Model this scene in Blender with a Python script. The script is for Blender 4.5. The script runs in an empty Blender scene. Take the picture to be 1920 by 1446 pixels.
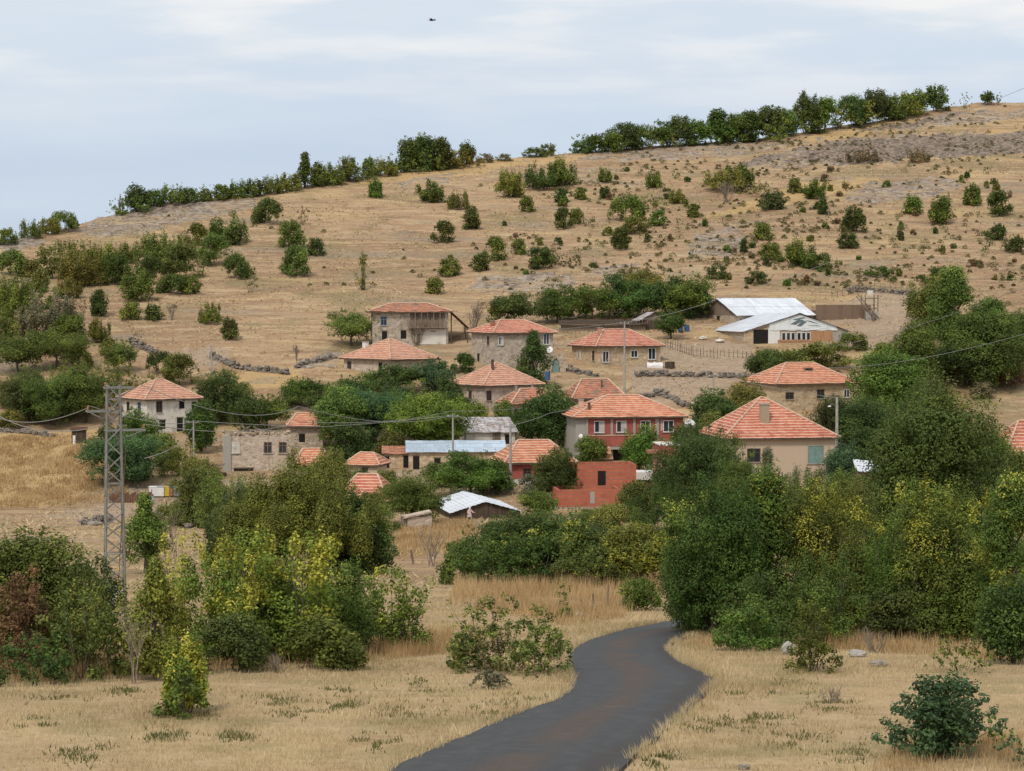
import bpy, math, random
import numpy as np
from mathutils import Vector, Matrix

S = bpy.context.scene
C = S.collection
R = math.radians

# ---------------------------------------------------------------- camera
FPX, CX, CY = 4330.0, 960.0, 723.0          # focal length in pixels of the 1920 px wide photograph
PITCH = math.atan((CY - 550.0) / FPX)
cam_d = bpy.data.cameras.new("camera")
cam_d.sensor_width = 36.0
cam_d.lens = 36.0 * FPX / 1920.0
cam_d.clip_start = 0.5
cam_d.clip_end = 6000.0
cam = bpy.data.objects.new("camera", cam_d)
cam.location = (0, 0, 0)
cam.rotation_euler = (R(90) - PITCH, 0, 0)
C.objects.link(cam)
S.camera = cam

# ---------------------------------------------------------------- sky, sun, exposure
SUN_EL, SUN_AZ = 52.0, 205.0                # azimuth clockwise from +Y (the viewing direction)
S.view_settings.view_transform = 'Standard'
S.view_settings.look = 'None'
S.view_settings.gamma = 1.0
S.view_settings.exposure = 0.70
S.cycles.max_bounces = 6
S.cycles.diffuse_bounces = 3
S.cycles.transmission_bounces = 3
S.cycles.transparent_max_bounces = 6
S.cycles.use_denoising = True

world = bpy.data.worlds.new("World")
S.world = world
world.use_nodes = True
_nt = world.node_tree
_nt.nodes.clear()
def _wn(t, **kw):
    n = _nt.nodes.new(t)
    for k, v in kw.items():
        setattr(n, k, v)
    return n
w_out = _wn('ShaderNodeOutputWorld')
w_bg = _wn('ShaderNodeBackground')
w_bg.inputs['Strength'].default_value = 0.061
w_sky = _wn('ShaderNodeTexSky', sky_type='NISHITA')
w_sky.sun_disc = False
w_sky.sun_elevation = R(SUN_EL)
w_sky.sun_rotation = R(SUN_AZ)
w_sky.altitude = 500.0
w_sky.air_density = 1.0
w_sky.dust_density = 1.5
w_tc = _wn('ShaderNodeTexCoord')
w_sep = _wn('ShaderNodeSeparateXYZ')
_nt.links.new(w_tc.outputs['Generated'], w_sep.inputs[0])
# thin high cloud: stretched noise over the sky direction
def _cloud(scale, detail, loc):
    m = _wn('ShaderNodeMapping')
    m.inputs['Scale'].default_value = scale
    m.inputs['Location'].default_value = loc
    n = _wn('ShaderNodeTexNoise')
    n.inputs['Scale'].default_value = 1.0
    n.inputs['Detail'].default_value = detail
    n.inputs['Roughness'].default_value = 0.52
    _nt.links.new(w_tc.outputs['Generated'], m.inputs[0])
    _nt.links.new(m.outputs[0], n.inputs['Vector'])
    return n.outputs['Fac']
def _mr(sock, a, b, c, d):
    n = _wn('ShaderNodeMapRange')
    n.interpolation_type = 'SMOOTHSTEP'
    _nt.links.new(sock, n.inputs[0])
    for i, v in enumerate((a, b, c, d)):
        n.inputs[i + 1].default_value = v
    return n.outputs[0]
def _mth(op, a, b):
    n = _wn('ShaderNodeMath', operation=op)
    for i, x in enumerate((a, b)):
        if isinstance(x, (int, float)):
            n.inputs[i].default_value = x
        else:
            _nt.links.new(x, n.inputs[i])
    return n.outputs[0]
def _mixc(f, a, b):
    n = _wn('ShaderNodeMix', data_type='RGBA')
    if isinstance(f, (int, float)): n.inputs[0].default_value = f
    else: _nt.links.new(f, n.inputs[0])
    for i, x in ((6, a), (7, b)):
        if isinstance(x, tuple): n.inputs[i].default_value = (*x, 1)
        else: _nt.links.new(x, n.inputs[i])
    return n.outputs[2]
c_veil = _cloud((5, 5, 34), 4, (3.1, 0.4, 1.7))
c_puff = _cloud((9, 9, 52), 6, (7.3, 2.2, 0.2))
veil = _mr(c_veil, 0.34, 0.66, 0.0, 1.0)
high = _mr(w_sep.outputs['Z'], 0.055, 0.125, 0.0, 1.0)
puff = _mth('MULTIPLY', _mr(c_puff, 0.40, 0.66, 0.0, 1.0), high)
c1 = _mixc(0.86, w_sky.outputs[0], (5.9, 6.85, 8.35))          # high haze sheet that dulls the blue
c2 = _mixc(_mth('MULTIPLY', veil, 0.50), c1, (6.9, 7.75, 8.6))
c3 = _mixc(_mth('MULTIPLY', high, 0.6), c2, (7.5, 8.25, 8.9))
c4 = _mixc(_mth('MULTIPLY', puff, 0.80), c3, (9.5, 9.35, 9.15))
_nt.links.new(c4, w_bg.inputs['Color'])
_nt.links.new(w_bg.outputs[0], w_out.inputs[0])

sun_d = bpy.data.lights.new("sun", 'SUN')
sun_d.energy = 1.5
sun_d.angle = R(10)
sun_d.color = (1.0, 0.95, 0.86)
sun = bpy.data.objects.new("sun", sun_d)
sun.rotation_euler = (R(90 - SUN_EL), 0, R(180 - SUN_AZ))
# a sun lamp shines along its local -Z; aim it from the sun's direction
_sd = Vector((math.sin(R(SUN_AZ)) * math.cos(R(SUN_EL)), math.cos(R(SUN_AZ)) * math.cos(R(SUN_EL)), math.sin(R(SUN_EL))))
sun.rotation_euler = _sd.to_track_quat('Z', 'Y').to_euler()
sun.location = _sd * 300
C.objects.link(sun)

# ---------------------------------------------------------------- pixel rays and terrain
cP, sP = math.cos(PITCH), math.sin(PITCH)
def ratio_z(v):                              # z / y along pixel row v
    t = (v - CY) / FPX
    return (-sP - t * cP) / (cP - t * sP)
def ratio_x(u, v):
    t = (v - CY) / FPX
    return ((u - CX) / FPX) / (cP - t * sP)
def P(u, v, y):
    return Vector((ratio_x(u, v) * y, y, ratio_z(v) * y))
def project(x, y, z):                        # numpy friendly
    d = y * cP - z * sP
    return CX + FPX * x / d, CY - FPX * (y * sP + z * cP) / d

CURVE = [(1446, 47), (1290, 63), (1215, 80), (1170, 100), (1100, 135), (1050, 170), (1000, 215), (970, 245), (940, 265),
         (900, 280), (850, 300), (800, 320), (750, 335), (700, 348), (650, 365), (600, 390), (550, 420), (500, 455),
         (450, 490), (400, 525), (350, 565), (300, 610), (250, 660), (200, 700), (150, 740)]
_cv = np.array([c[0] for c in CURVE], float)
_cy = np.array([c[1] for c in CURVE], float)
def depth_at(v):
    return float(np.interp(-v, -_cv, _cy))
_ky = [-60, 0, 5, 20, 36] + [c[1] for c in CURVE]
_kz = [0.6, -1.75, -2.3, -6.2, -9.3] + [ratio_z(c[0]) * c[1] for c in CURVE]
_yy = np.linspace(-60, 760, 4101)
_zz = np.interp(_yy, _ky, _kz)
def _smooth(a, n):
    k = np.hanning(n); k /= k.sum()
    p = np.pad(a, n // 2, mode='reflect', reflect_type='odd')
    return np.convolve(p, k, mode='same')[n // 2:-(n // 2)]
_zz = _smooth(_zz, 61)
SKY = [(-3000, 640), (-900, 560), (-200, 490), (0, 458), (100, 437), (160, 420), (220, 398), (300, 381), (400, 371), (500, 361), (600, 346), (700, 330),
       (800, 315), (900, 302), (960, 298), (1060, 288), (1200, 275), (1400, 262), (1500, 248), (1600, 235), (1700, 216),
       (1760, 203), (1830, 194), (1920, 190), (2200, 178), (3000, 168), (5000, 160)]
_sa = np.array([(u - CX) / FPX for u, v in SKY])
_sy = np.array([depth_at(v) for u, v in SKY])

def _hash(ix, iy, seed):
    h = (ix.astype(np.int64) * 374761393 + iy.astype(np.int64) * 668265263 + seed * 974711) & 0x7fffffff
    h = ((h ^ (h >> 13)) * 1274126177) & 0x7fffffff
    return ((h ^ (h >> 16)) & 0xffff) / 65535.0
def vnoise(x, y, seed=0):
    x = np.asarray(x, float); y = np.asarray(y, float)
    ix = np.floor(x); iy = np.floor(y)
    fx = x - ix; fy = y - iy
    fx = fx * fx * (3 - 2 * fx); fy = fy * fy * (3 - 2 * fy)
    a = _hash(ix, iy, seed); b = _hash(ix + 1, iy, seed); c = _hash(ix, iy + 1, seed); d = _hash(ix + 1, iy + 1, seed)
    return (a + (b - a) * fx) * (1 - fy) + (c + (d - c) * fx) * fy
def fbm(x, y, seed=0, o=4):
    r = 0; amp = 0.5; t = 0
    for i in range(o):
        r = r + amp * vnoise(x * 2 ** i, y * 2 ** i, seed + i); t += amp; amp *= 0.5
    return r / t

# ---- painted regions of the terrain, as polygons of ground seen at photo pixels
def in_poly(u, v, poly):
    u = np.asarray(u); v = np.asarray(v)
    inside = np.zeros(u.shape, bool)
    n = len(poly); j = n - 1
    for i in range(n):
        ui, vi = poly[i]; uj, vj = poly[j]
        cond = ((vi > v) != (vj > v)) & (u < (uj - ui) * (v - vi) / ((vj - vi) or 1e-9) + ui)
        inside ^= cond
        j = i
    return inside
SCREE = [[(150, 440), (175, 405), (330, 378), (480, 372), (470, 392), (380, 412), (260, 440), (180, 446)],
         [(0, 474), (0, 455), (60, 447), (85, 455), (40, 472)],
         [(1370, 312), (1470, 285), (1560, 262), (1700, 252), (1925, 246), (1925, 288), (1760, 297), (1640, 305), (1480, 318)],
         [(1060, 300), (1180, 280), (1400, 268), (1560, 258), (1400, 290), (1250, 302)],
         [(1590, 378), (1620, 345), (1760, 333), (1810, 340), (1760, 368), (1660, 380)],
         [(1290, 480), (1300, 440), (1390, 428), (1402, 455), (1370, 482)],
         [(870, 545), (900, 520), (1000, 512), (1085, 516), (1070, 545), (960, 552)],
         [(1100, 515), (1110, 498), (1190, 490), (1210, 510), (1170, 530)],
         [(740, 350), (800, 330), (860, 326), (830, 342)], [(1650, 245), (1780, 212), (1925, 205), (1925, 220), (1800, 235)],
         [(540, 690), (620, 655), (650, 665), (630, 690)]]
BANK = [[(1470, 304), (1560, 268), (1700, 257), (1930, 251), (1930, 288), (1760, 297), (1640, 304)], [(235, 412), (250, 392), (340, 384), (400, 382), (330, 400)],
        [(1600, 246), (1700, 228), (1780, 222), (1700, 240)], [(1380, 306), (1460, 290), (1500, 292), (1420, 312)]]
DIRT = [[(1180, 730), (1180, 640), (1420, 640), (1400, 700), (1330, 760), (1230, 760)],
        [(1500, 660), (1560, 620), (1720, 590), (1740, 620), (1640, 660)],
        [(60, 968), (130, 955), (330, 938), (340, 958), (180, 975)],
        [(700, 900), (820, 860), (860, 900), (760, 930)],
        [(1530, 615), (1540, 585), (1650, 545), (1730, 550), (1720, 600)],
        [(300, 690), (330, 655), (420, 650), (420, 690)]]
GOLD = [[(-50, 960), (-50, 815), (180, 805), (190, 900), (130, 945)],
        [(640, 350), (760, 322), (930, 305), (935, 322), (800, 340)],
        [(1380, 285), (1560, 245), (1720, 222), (1725, 238), (1560, 262)],
        [(1600, 262), (1925, 240), (1925, 248), (1700, 262)],
        [(1300, 415), (1500, 345), (1650, 330), (1650, 345), (1480, 380)],
        [(400, 740), (400, 700), (560, 690), (560, 720)], [(830, 300), (1000, 298), (1100, 290), (1090, 300), (900, 322)]]

def terrain_raw(x, y):
    x = np.asarray(x, float); y = np.asarray(y, float)
    a = x / np.maximum(y, 12.0)
    yr = np.interp(a, _sa, _sy)
    yc = np.minimum(y, yr)
    z = np.interp(yc, _yy, _zz)
    over = np.maximum(y - yr, 0.0)
    z = z - 0.10 * over - np.minimum(over, 120) ** 2 * 0.0007
    z = np.maximum(z, -25.0)
    return z
ROADC = None
def terrain(x, y):
    x = np.asarray(x, float); y = np.asarray(y, float)
    z = terrain_raw(x, y)
    far = np.clip((y - 240) / 180.0, 0, 1)
    near = 1 - np.clip((y - 40) / 80, 0, 1)
    amp = 0.10 + 0.75 * far
    z = z + amp * (fbm(x / 17.0, y / 17.0, 3, 3) - 0.5) * 2 * (0.5 + 0.5 * far)
    z = z + far * 1.1 * (fbm(x / 60.0, y / 45.0, 9, 2) - 0.5)
    # little terraces (cattle paths) across the hill face
    ph = (y + 6 * fbm(x / 40.0, y / 40.0, 21, 2)) / 7.0
    z = z + far * 0.16 * np.sin(ph * 2 * math.pi) * fbm(x / 25, y / 25, 5, 2)
    return z
def tz(x, y):
    return float(terrain(np.array([x]), np.array([y]))[0])
def G(u, v, ymax=None):
    """ground point seen at photo pixel (u, v)"""
    rx, rz = ratio_x(u, v), ratio_z(v)
    ys = np.linspace(30, 760, 1461)
    d = terrain(rx * ys, ys) - rz * ys
    k = np.argmax(d >= 0)
    if d[k] < 0:
        k = int(np.argmax(d))
        return Vector((rx * ys[k], ys[k], tz(rx * ys[k], ys[k])))
    lo, hi = ys[max(k - 1, 0)], ys[k]
    for _ in range(18):
        m = (lo + hi) / 2
        if tz(rx * m, m) - rz * m >= 0: hi = m
        else: lo = m
    return Vector((rx * hi, hi, tz(rx * hi, hi)))
def on_ground(u, y):
    x = (u - CX) / FPX * y
    return Vector((x, y, tz(x, y)))

# ---------------------------------------------------------------- object helpers
def tag(o, label=None, cat=None, group=None, kind=None):
    if label: o['label'] = label
    if cat: o['category'] = cat
    if group: o['group'] = group
    if kind: o['kind'] = kind
    return o
def empty(name, loc, rz=0.0):
    o = bpy.data.objects.new(name, None)
    o.location = loc
    o.rotation_euler = (0, 0, rz)
    o.empty_display_size = 0.3
    C.objects.link(o)
    return o
def link(name, me, parent=None):
    o = bpy.data.objects.new(name, me)
    C.objects.link(o)
    if parent is not None: o.parent = parent
    return o
def np_mesh(name, verts, faces, mats=(), attrs=None, fattrs=None, smooth=False):
    """verts (n,3), faces (m,k) numpy arrays"""
    me = bpy.data.meshes.new(name)
    n, (m, k) = len(verts), faces.shape
    me.vertices.add(n); me.vertices.foreach_set('co', np.ascontiguousarray(verts, np.float32).ravel())
    me.loops.add(m * k); me.loops.foreach_set('vertex_index', np.ascontiguousarray(faces, np.int32).ravel())
    me.polygons.add(m); me.polygons.foreach_set('loop_start', np.arange(0, m * k, k, dtype=np.int32))
    me.polygons.foreach_set('use_smooth', np.full(m, smooth))
    for nm, arr in (attrs or {}).items():
        a = me.attributes.new(nm, 'FLOAT', 'POINT'); a.data.foreach_set('value', np.ascontiguousarray(arr, np.float32))
    for nm, arr in (fattrs or {}).items():
        a = me.attributes.new(nm, 'FLOAT', 'FACE'); a.data.foreach_set('value', np.ascontiguousarray(arr, np.float32))
    me.update(calc_edges=True)
    for mt in mats: me.materials.append(mt)
    return me
class MB:
    def __init__(s):
        s.v = []; s.f = []; s.uv = []
    def poly(s, pts, uv=None):
        i = len(s.v); s.v += [tuple(p) for p in pts]
        s.f.append(tuple(range(i, i + len(pts))))
        s.uv += list(uv) if uv else [(p[0] + p[1], p[2]) for p in pts]
        return s
    def box(s, lo, hi, M=None):
        x0, y0, z0 = lo; x1, y1, z1 = hi
        q = [Vector(p) for p in ((x0, y0, z0), (x1, y0, z0), (x1, y1, z0), (x0, y1, z0), (x0, y0, z1), (x1, y0, z1), (x1, y1, z1), (x0, y1, z1))]
        w, d, h = x1 - x0, y1 - y0, z1 - z0
        for idx, a, b in (((0, 1, 5, 4), w, h), ((1, 2, 6, 5), d, h), ((2, 3, 7, 6), w, h), ((3, 0, 4, 7), d, h), ((4, 5, 6, 7), w, d), ((3, 2, 1, 0), w, d)):
            pts = [M @ q[i] if M else q[i] for i in idx]
            ox, oz = (x0 if a == w else y0), z0
            s.poly(pts, [(ox, oz), (ox + a, oz), (ox + a, oz + b), (ox, oz + b)])
        return s
    def beam(s, p0, p1, w, h=None):
        """square bar between two points"""
        p0, p1 = Vector(p0), Vector(p1)
        h = h or w
        d = p1 - p0; L = d.length
        if L < 1e-6: return s
        q = d.to_track_quat('Y', 'Z').to_matrix().to_4x4()
        q.translation = p0
        return s.box((-w / 2, 0, -h / 2), (w / 2, L, h / 2), q)
    def tube(s, p0, p1, r0, r1=None, n=6, cap=True):
        p0, p1 = Vector(p0), Vector(p1)
        r1 = r0 if r1 is None else r1
        q = (p1 - p0).to_track_quat('Z', 'Y').to_matrix()
        L = (p1 - p0).length
        a = [p0 + q @ Vector((math.cos(t) * r0, math.sin(t) * r0, 0)) for t in [2 * math.pi * k / n for k in range(n)]]
        b = [p1 + q @ Vector((math.cos(t) * r1, math.sin(t) * r1, 0)) for t in [2 * math.pi * k / n for k in range(n)]]
        for k in range(n):
            j = (k + 1) % n
            s.poly([a[k], a[j], b[j], b[k]], [(k / n, 0), ((k + 1) / n, 0), ((k + 1) / n, L), (k / n, L)])
        if cap:
            s.poly(b); s.poly(a[::-1])
        return s
    def path(s, pts, radii, n=5):
        for i in range(len(pts) - 1):
            s.tube(pts[i], pts[i + 1], radii[i], radii[i + 1], n, cap=(i == len(pts) - 2))
        return s
    def lathe(s, prof, n=10, M=None):
        """prof: (r, z) pairs"""
        rings = []
        for r, z in prof:
            ring = [Vector((r * math.cos(2 * math.pi * k / n), r * math.sin(2 * math.pi * k / n), z)) for k in range(n)]
            rings.append([M @ p for p in ring] if M else ring)
        for i in range(len(rings) - 1):
            for k in range(n):
                j = (k + 1) % n
                s.poly([rings[i][k], rings[i][j], rings[i + 1][j], rings[i + 1][k]])
        s.poly(rings[-1]); s.poly(rings[0][::-1])
        return s
    def mesh(s, name, mat, smooth=False, weld=False):
        me = bpy.data.meshes.new(name)
        me.from_pydata(s.v, [], s.f)
        ul = me.uv_layers.new(name='UVMap')
        ul.data.foreach_set('uv', np.array(s.uv, np.float32).ravel())
        me.materials.append(mat)
        if smooth:
            me.polygons.foreach_set('use_smooth', np.ones(len(me.polygons), bool))
        me.update()
        return me
    def build(s, name, mat, parent=None, smooth=False):
        return link(name, s.mesh(name, mat, smooth), parent)

# ---------------------------------------------------------------- materials
class NT:
    def __init__(s, name):
        s.m = bpy.data.materials.new(name); s.m.use_nodes = True
        s.t = s.m.node_tree; s.t.nodes.clear()
        s.out = s.n('ShaderNodeOutputMaterial')
    def n(s, t, **kw):
        x = s.t.nodes.new(t)
        for k, v in kw.items(): setattr(x, k, v)
        return x
    def put(s, sock, x):
        if isinstance(x, bpy.types.NodeSocket): s.t.links.new(x, sock)
        elif isinstance(x, tuple) and len(x) == 3 and sock.type == 'RGBA': sock.default_value = (*x, 1)
        else: sock.default_value = x
    def mix(s, f, a, b, blend='MIX'):
        x = s.n('ShaderNodeMix', data_type='RGBA', blend_type=blend)
        s.put(x.inputs[0], f); s.put(x.inputs[6], a); s.put(x.inputs[7], b)
        return x.outputs[2]
    def math(s, op, a, b=0.0, c=None):
        x = s.n('ShaderNodeMath', operation=op)
        s.put(x.inputs[0], a); s.put(x.inputs[1], b)
        if c is not None: s.put(x.inputs[2], c)
        return x.outputs[0]
    def ramp(s, f, a, b, c=0.0, d=1.0):
        x = s.n('ShaderNodeMapRange'); x.interpolation_type = 'SMOOTHSTEP'
        s.put(x.inputs[0], f)
        for i, q in enumerate((a, b, c, d)): s.put(x.inputs[i + 1], q)
        return x.outputs[0]
    def coord(s, which='Object', scale=(1, 1, 1), loc=(0, 0, 0)):
        tc = s.n('ShaderNodeTexCoord'); mp = s.n('ShaderNodeMapping')
        mp.inputs['Scale'].default_value = scale; mp.inputs['Location'].default_value = loc
        s.t.links.new(tc.outputs[which], mp.inputs[0])
        return mp.outputs[0]
    def noise(s, vec, scale, detail=3, rough=0.55, out='Fac'):
        x = s.n('ShaderNodeTexNoise'); s.put(x.inputs['Vector'], vec)
        x.inputs['Scale'].default_value = scale; x.inputs['Detail'].default_value = detail; x.inputs['Roughness'].default_value = rough
        return x.outputs[out]
    def voro(s, vec, scale, out='Distance', feature='F1'):
        x = s.n('ShaderNodeTexVoronoi', feature=feature); s.put(x.inputs['Vector'], vec); x.inputs['Scale'].default_value = scale
        return x.outputs[out]
    def attr(s, name):
        x = s.n('ShaderNodeAttribute'); x.attribute_name = name
        return x.outputs['Fac']
    def bump(s, h, strength=0.3, dist=0.05):
        x = s.n('ShaderNodeBump'); s.put(x.inputs['Height'], h)
        x.inputs['Strength'].default_value = strength; x.inputs['Distance'].default_value = dist
        return x.outputs[0]
    def principled(s, col, rough=0.8, metal=0.0, normal=None, spec=0.3):
        b = s.n('ShaderNodeBsdfPrincipled')
        s.put(b.inputs['Base Color'], col); s.put(b.inputs['Roughness'], rough); s.put(b.inputs['Metallic'], metal)
        b.inputs['Specular IOR Level'].default_value = spec
        if normal is not None: s.put(b.inputs['Normal'], normal)
        s.t.links.new(b.outputs[0], s.out.inputs[0])
        return s.m

def m_plain(name, col, rough=0.8, metal=0.0, var=0.25, scale=3.0, spec=0.3):
    k = NT(name)
    c = k.coord()
    f = k.ramp(k.noise(c, scale, 4), 0.3, 0.7)
    d = tuple(x * (1 - var) for x in col)
    return k.principled(k.mix(f, d, col), rough, metal, spec=spec)

def m_ground():
    k = NT('dry_hillside_ground')
    c = k.coord()
    big = k.noise(c, 0.018, 5, 0.6)
    mid = k.noise(c, 0.11, 5, 0.6)
    fine = k.noise(c, 1.3, 5, 0.7)
    tiny = k.noise(c, 7.0, 3, 0.7)
    st = k.noise(k.coord(scale=(0.10, 0.34, 0.34)), 1.0, 6, 0.72)
    col = k.mix(k.ramp(big, 0.36, 0.66), (0.315, 0.198, 0.118), (0.405, 0.272, 0.162))
    col = k.mix(k.math('MULTIPLY', k.ramp(mid, 0.46, 0.72), 0.7), col, (0.310, 0.180, 0.105))
    col = k.mix(k.math('MULTIPLY', k.ramp(st, 0.51, 0.60), 0.70), col, (0.495, 0.370, 0.225))
    col = k.mix(k.math('MULTIPLY', k.ramp(st, 0.47, 0.37), 0.85), col, (0.225, 0.142, 0.088))
    col = k.mix(k.math('MULTIPLY', k.ramp(k.noise(c, 0.045, 6, 0.72), 0.50, 0.62), 0.72), col, (0.215, 0.170, 0.085))
    spk = k.noise(c, 0.62, 4, 0.75)
    col = k.mix(k.math('MULTIPLY', k.ramp(spk, 0.56, 0.68), 0.6), col, (0.215, 0.140, 0.075))
    col = k.mix(k.math('MULTIPLY', k.ramp(spk, 0.42, 0.32), 0.5), col, (0.58, 0.45, 0.28))
    col = k.mix(k.math('MULTIPLY', k.attr('gold'), 0.6), col, (0.520, 0.345, 0.145))
    gp = k.noise(k.coord(scale=(0.030, 0.075, 0.075), loc=(4.0, 2.0, 0)), 1.0, 7, 0.74)
    col = k.mix(k.math('MULTIPLY', k.math('MULTIPLY', k.ramp(gp, 0.54, 0.64), k.math('SUBTRACT', 1.0, k.attr('near'))), 0.75), col, k.mix(k.ramp(fine, 0.4, 0.6), (0.17, 0.135, 0.105), (0.33, 0.275, 0.215)))
    col = k.mix(k.math('MULTIPLY', k.ramp(gp, 0.46, 0.38), 0.5), col, (0.51, 0.365, 0.185))
    # foreground pale straw
    col = k.mix(k.math('MULTIPLY', k.attr('near'), 0.65), col, (0.46, 0.335, 0.19))
    col = k.mix(k.math('MULTIPLY', k.math('MULTIPLY', k.attr('near'), k.ramp(k.noise(c, 0.33, 4), 0.52, 0.66)), 0.55), col, (0.235, 0.20, 0.09))
    col = k.mix(k.math('MULTIPLY', k.ramp(fine, 0.5, 0.72), 0.55), col, (0.210, 0.138, 0.082))
    col = k.mix(k.math('MULTIPLY', k.ramp(tiny, 0.48, 0.70), 0.3), col, (0.60, 0.47, 0.27))
    col = k.mix(k.math('MULTIPLY', k.attr('dirt'), 0.75), col, k.mix(k.ramp(fine, 0.35, 0.65), (0.30, 0.215, 0.150), (0.42, 0.33, 0.25)))
    vs = k.voro(c, 1.1, 'Color')
    sep = k.n('ShaderNodeSeparateColor'); k.t.links.new(vs, sep.inputs[0])
    rock = k.mix(sep.outputs[0], (0.105, 0.084, 0.070), (0.40, 0.345, 0.30))
    rock = k.mix(k.math('MULTIPLY', k.ramp(st, 0.52, 0.62), 0.55), rock, (0.42, 0.31, 0.17))
    sc = k.ramp(k.math('ADD', k.attr('scree'), k.math('MULTIPLY', k.math('SUBTRACT', mid, 0.5), 0.9)), 0.35, 0.6)
    sc = k.math('MULTIPLY', sc, k.ramp(k.noise(k.coord(scale=(0.16, 0.5, 0.5)), 1.0, 5, 0.7), 0.36, 0.56))
    col = k.mix(k.math('MULTIPLY', sc, 0.88), col, rock)
    bv = k.voro(k.coord(scale=(1.3, 0.7, 0.7)), 1.0, 'Color'); bs = k.n('ShaderNodeSeparateColor'); k.t.links.new(bv, bs.inputs[0])
    bank = k.mix(bs.outputs[1], (0.085, 0.062, 0.050), (0.30, 0.235, 0.185))
    bm = k.ramp(k.math('ADD', k.attr('bank'), k.math('MULTIPLY', k.math('SUBTRACT', st, 0.5), 1.4)), 0.35, 0.65)
    col = k.mix(k.math('MULTIPLY', bm, 0.85), col, bank)
    h = k.math('ADD', k.math('MULTIPLY', fine, 0.6), k.math('MULTIPLY', tiny, 0.35))
    return k.principled(k.mix(1.0, col, (0.93, 0.92, 0.91), 'MULTIPLY'), 0.95, 0, k.bump(h, 0.7, 0.3), 0.1)

def m_leaf(name, trans=0.22):
    """leaf colour comes from the object colour; its alpha says how much of the crown has turned yellow"""
    k = NT(name)
    oi = k.n('ShaderNodeObjectInfo')
    tone = k.attr('tone'); yel = k.attr('yel')
    base = oi.outputs['Color']
    dark = k.mix(1.0, base, (0.50, 0.50, 0.52), 'MULTIPLY')
    lite = k.mix(1.0, base, (2.0, 1.75, 1.35), 'MULTIPLY')  # leaf tone variation, spread widened to paint shading contrast between clumps
    col = k.mix(k.ramp(tone, 0.15, 0.6), dark, base)
    col = k.mix(k.ramp(tone, 0.62, 1.0), col, lite)
    thr = k.math('SUBTRACT', 1.0, oi.outputs['Alpha'])
    f = k.ramp(k.math('SUBTRACT', yel, thr), -0.06, 0.08)
    yc = k.mix(k.ramp(tone, 0.2, 0.9), (0.25, 0.235, 0.028), (0.60, 0.56, 0.095))
    col = k.mix(f, col, yc)
    d = k.n('ShaderNodeBsdfPrincipled'); k.put(d.inputs['Base Color'], col)
    d.inputs['Roughness'].default_value = 0.6; d.inputs['Specular IOR Level'].default_value = 0.12
    t = k.n('ShaderNodeBsdfTranslucent'); k.put(t.inputs['Color'], k.mix(0.4, col, (0.17, 0.25, 0.03)))
    mx = k.n('ShaderNodeMixShader'); mx.inputs[0].default_value = trans
    k.t.links.new(d.outputs[0], mx.inputs[1]); k.t.links.new(t.outputs[0], mx.inputs[2])
    k.t.links.new(mx.outputs[0], k.out.inputs[0])
    return k.m

def m_grass(name, a, b, g):
    k = NT(name)
    tone = k.attr('tone')
    n = k.ramp(k.noise(k.coord(), 0.30, 4, 0.6), 0.50, 0.66)
    col = k.mix(k.ramp(tone, 0.0, 1.0), a, b)
    col = k.mix(k.math('MULTIPLY', n, 0.55), col, g)
    d = k.n('ShaderNodeBsdfDiffuse'); k.put(d.inputs['Color'], col)
    t = k.n('ShaderNodeBsdfTranslucent'); k.put(t.inputs['Color'], col)
    mx = k.n('ShaderNodeMixShader'); mx.inputs[0].default_value = 0.3
    k.t.links.new(d.outputs[0], mx.inputs[1]); k.t.links.new(t.outputs[0], mx.inputs[2])
    k.t.links.new(mx.outputs[0], k.out.inputs[0])
    return k.m

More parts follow.
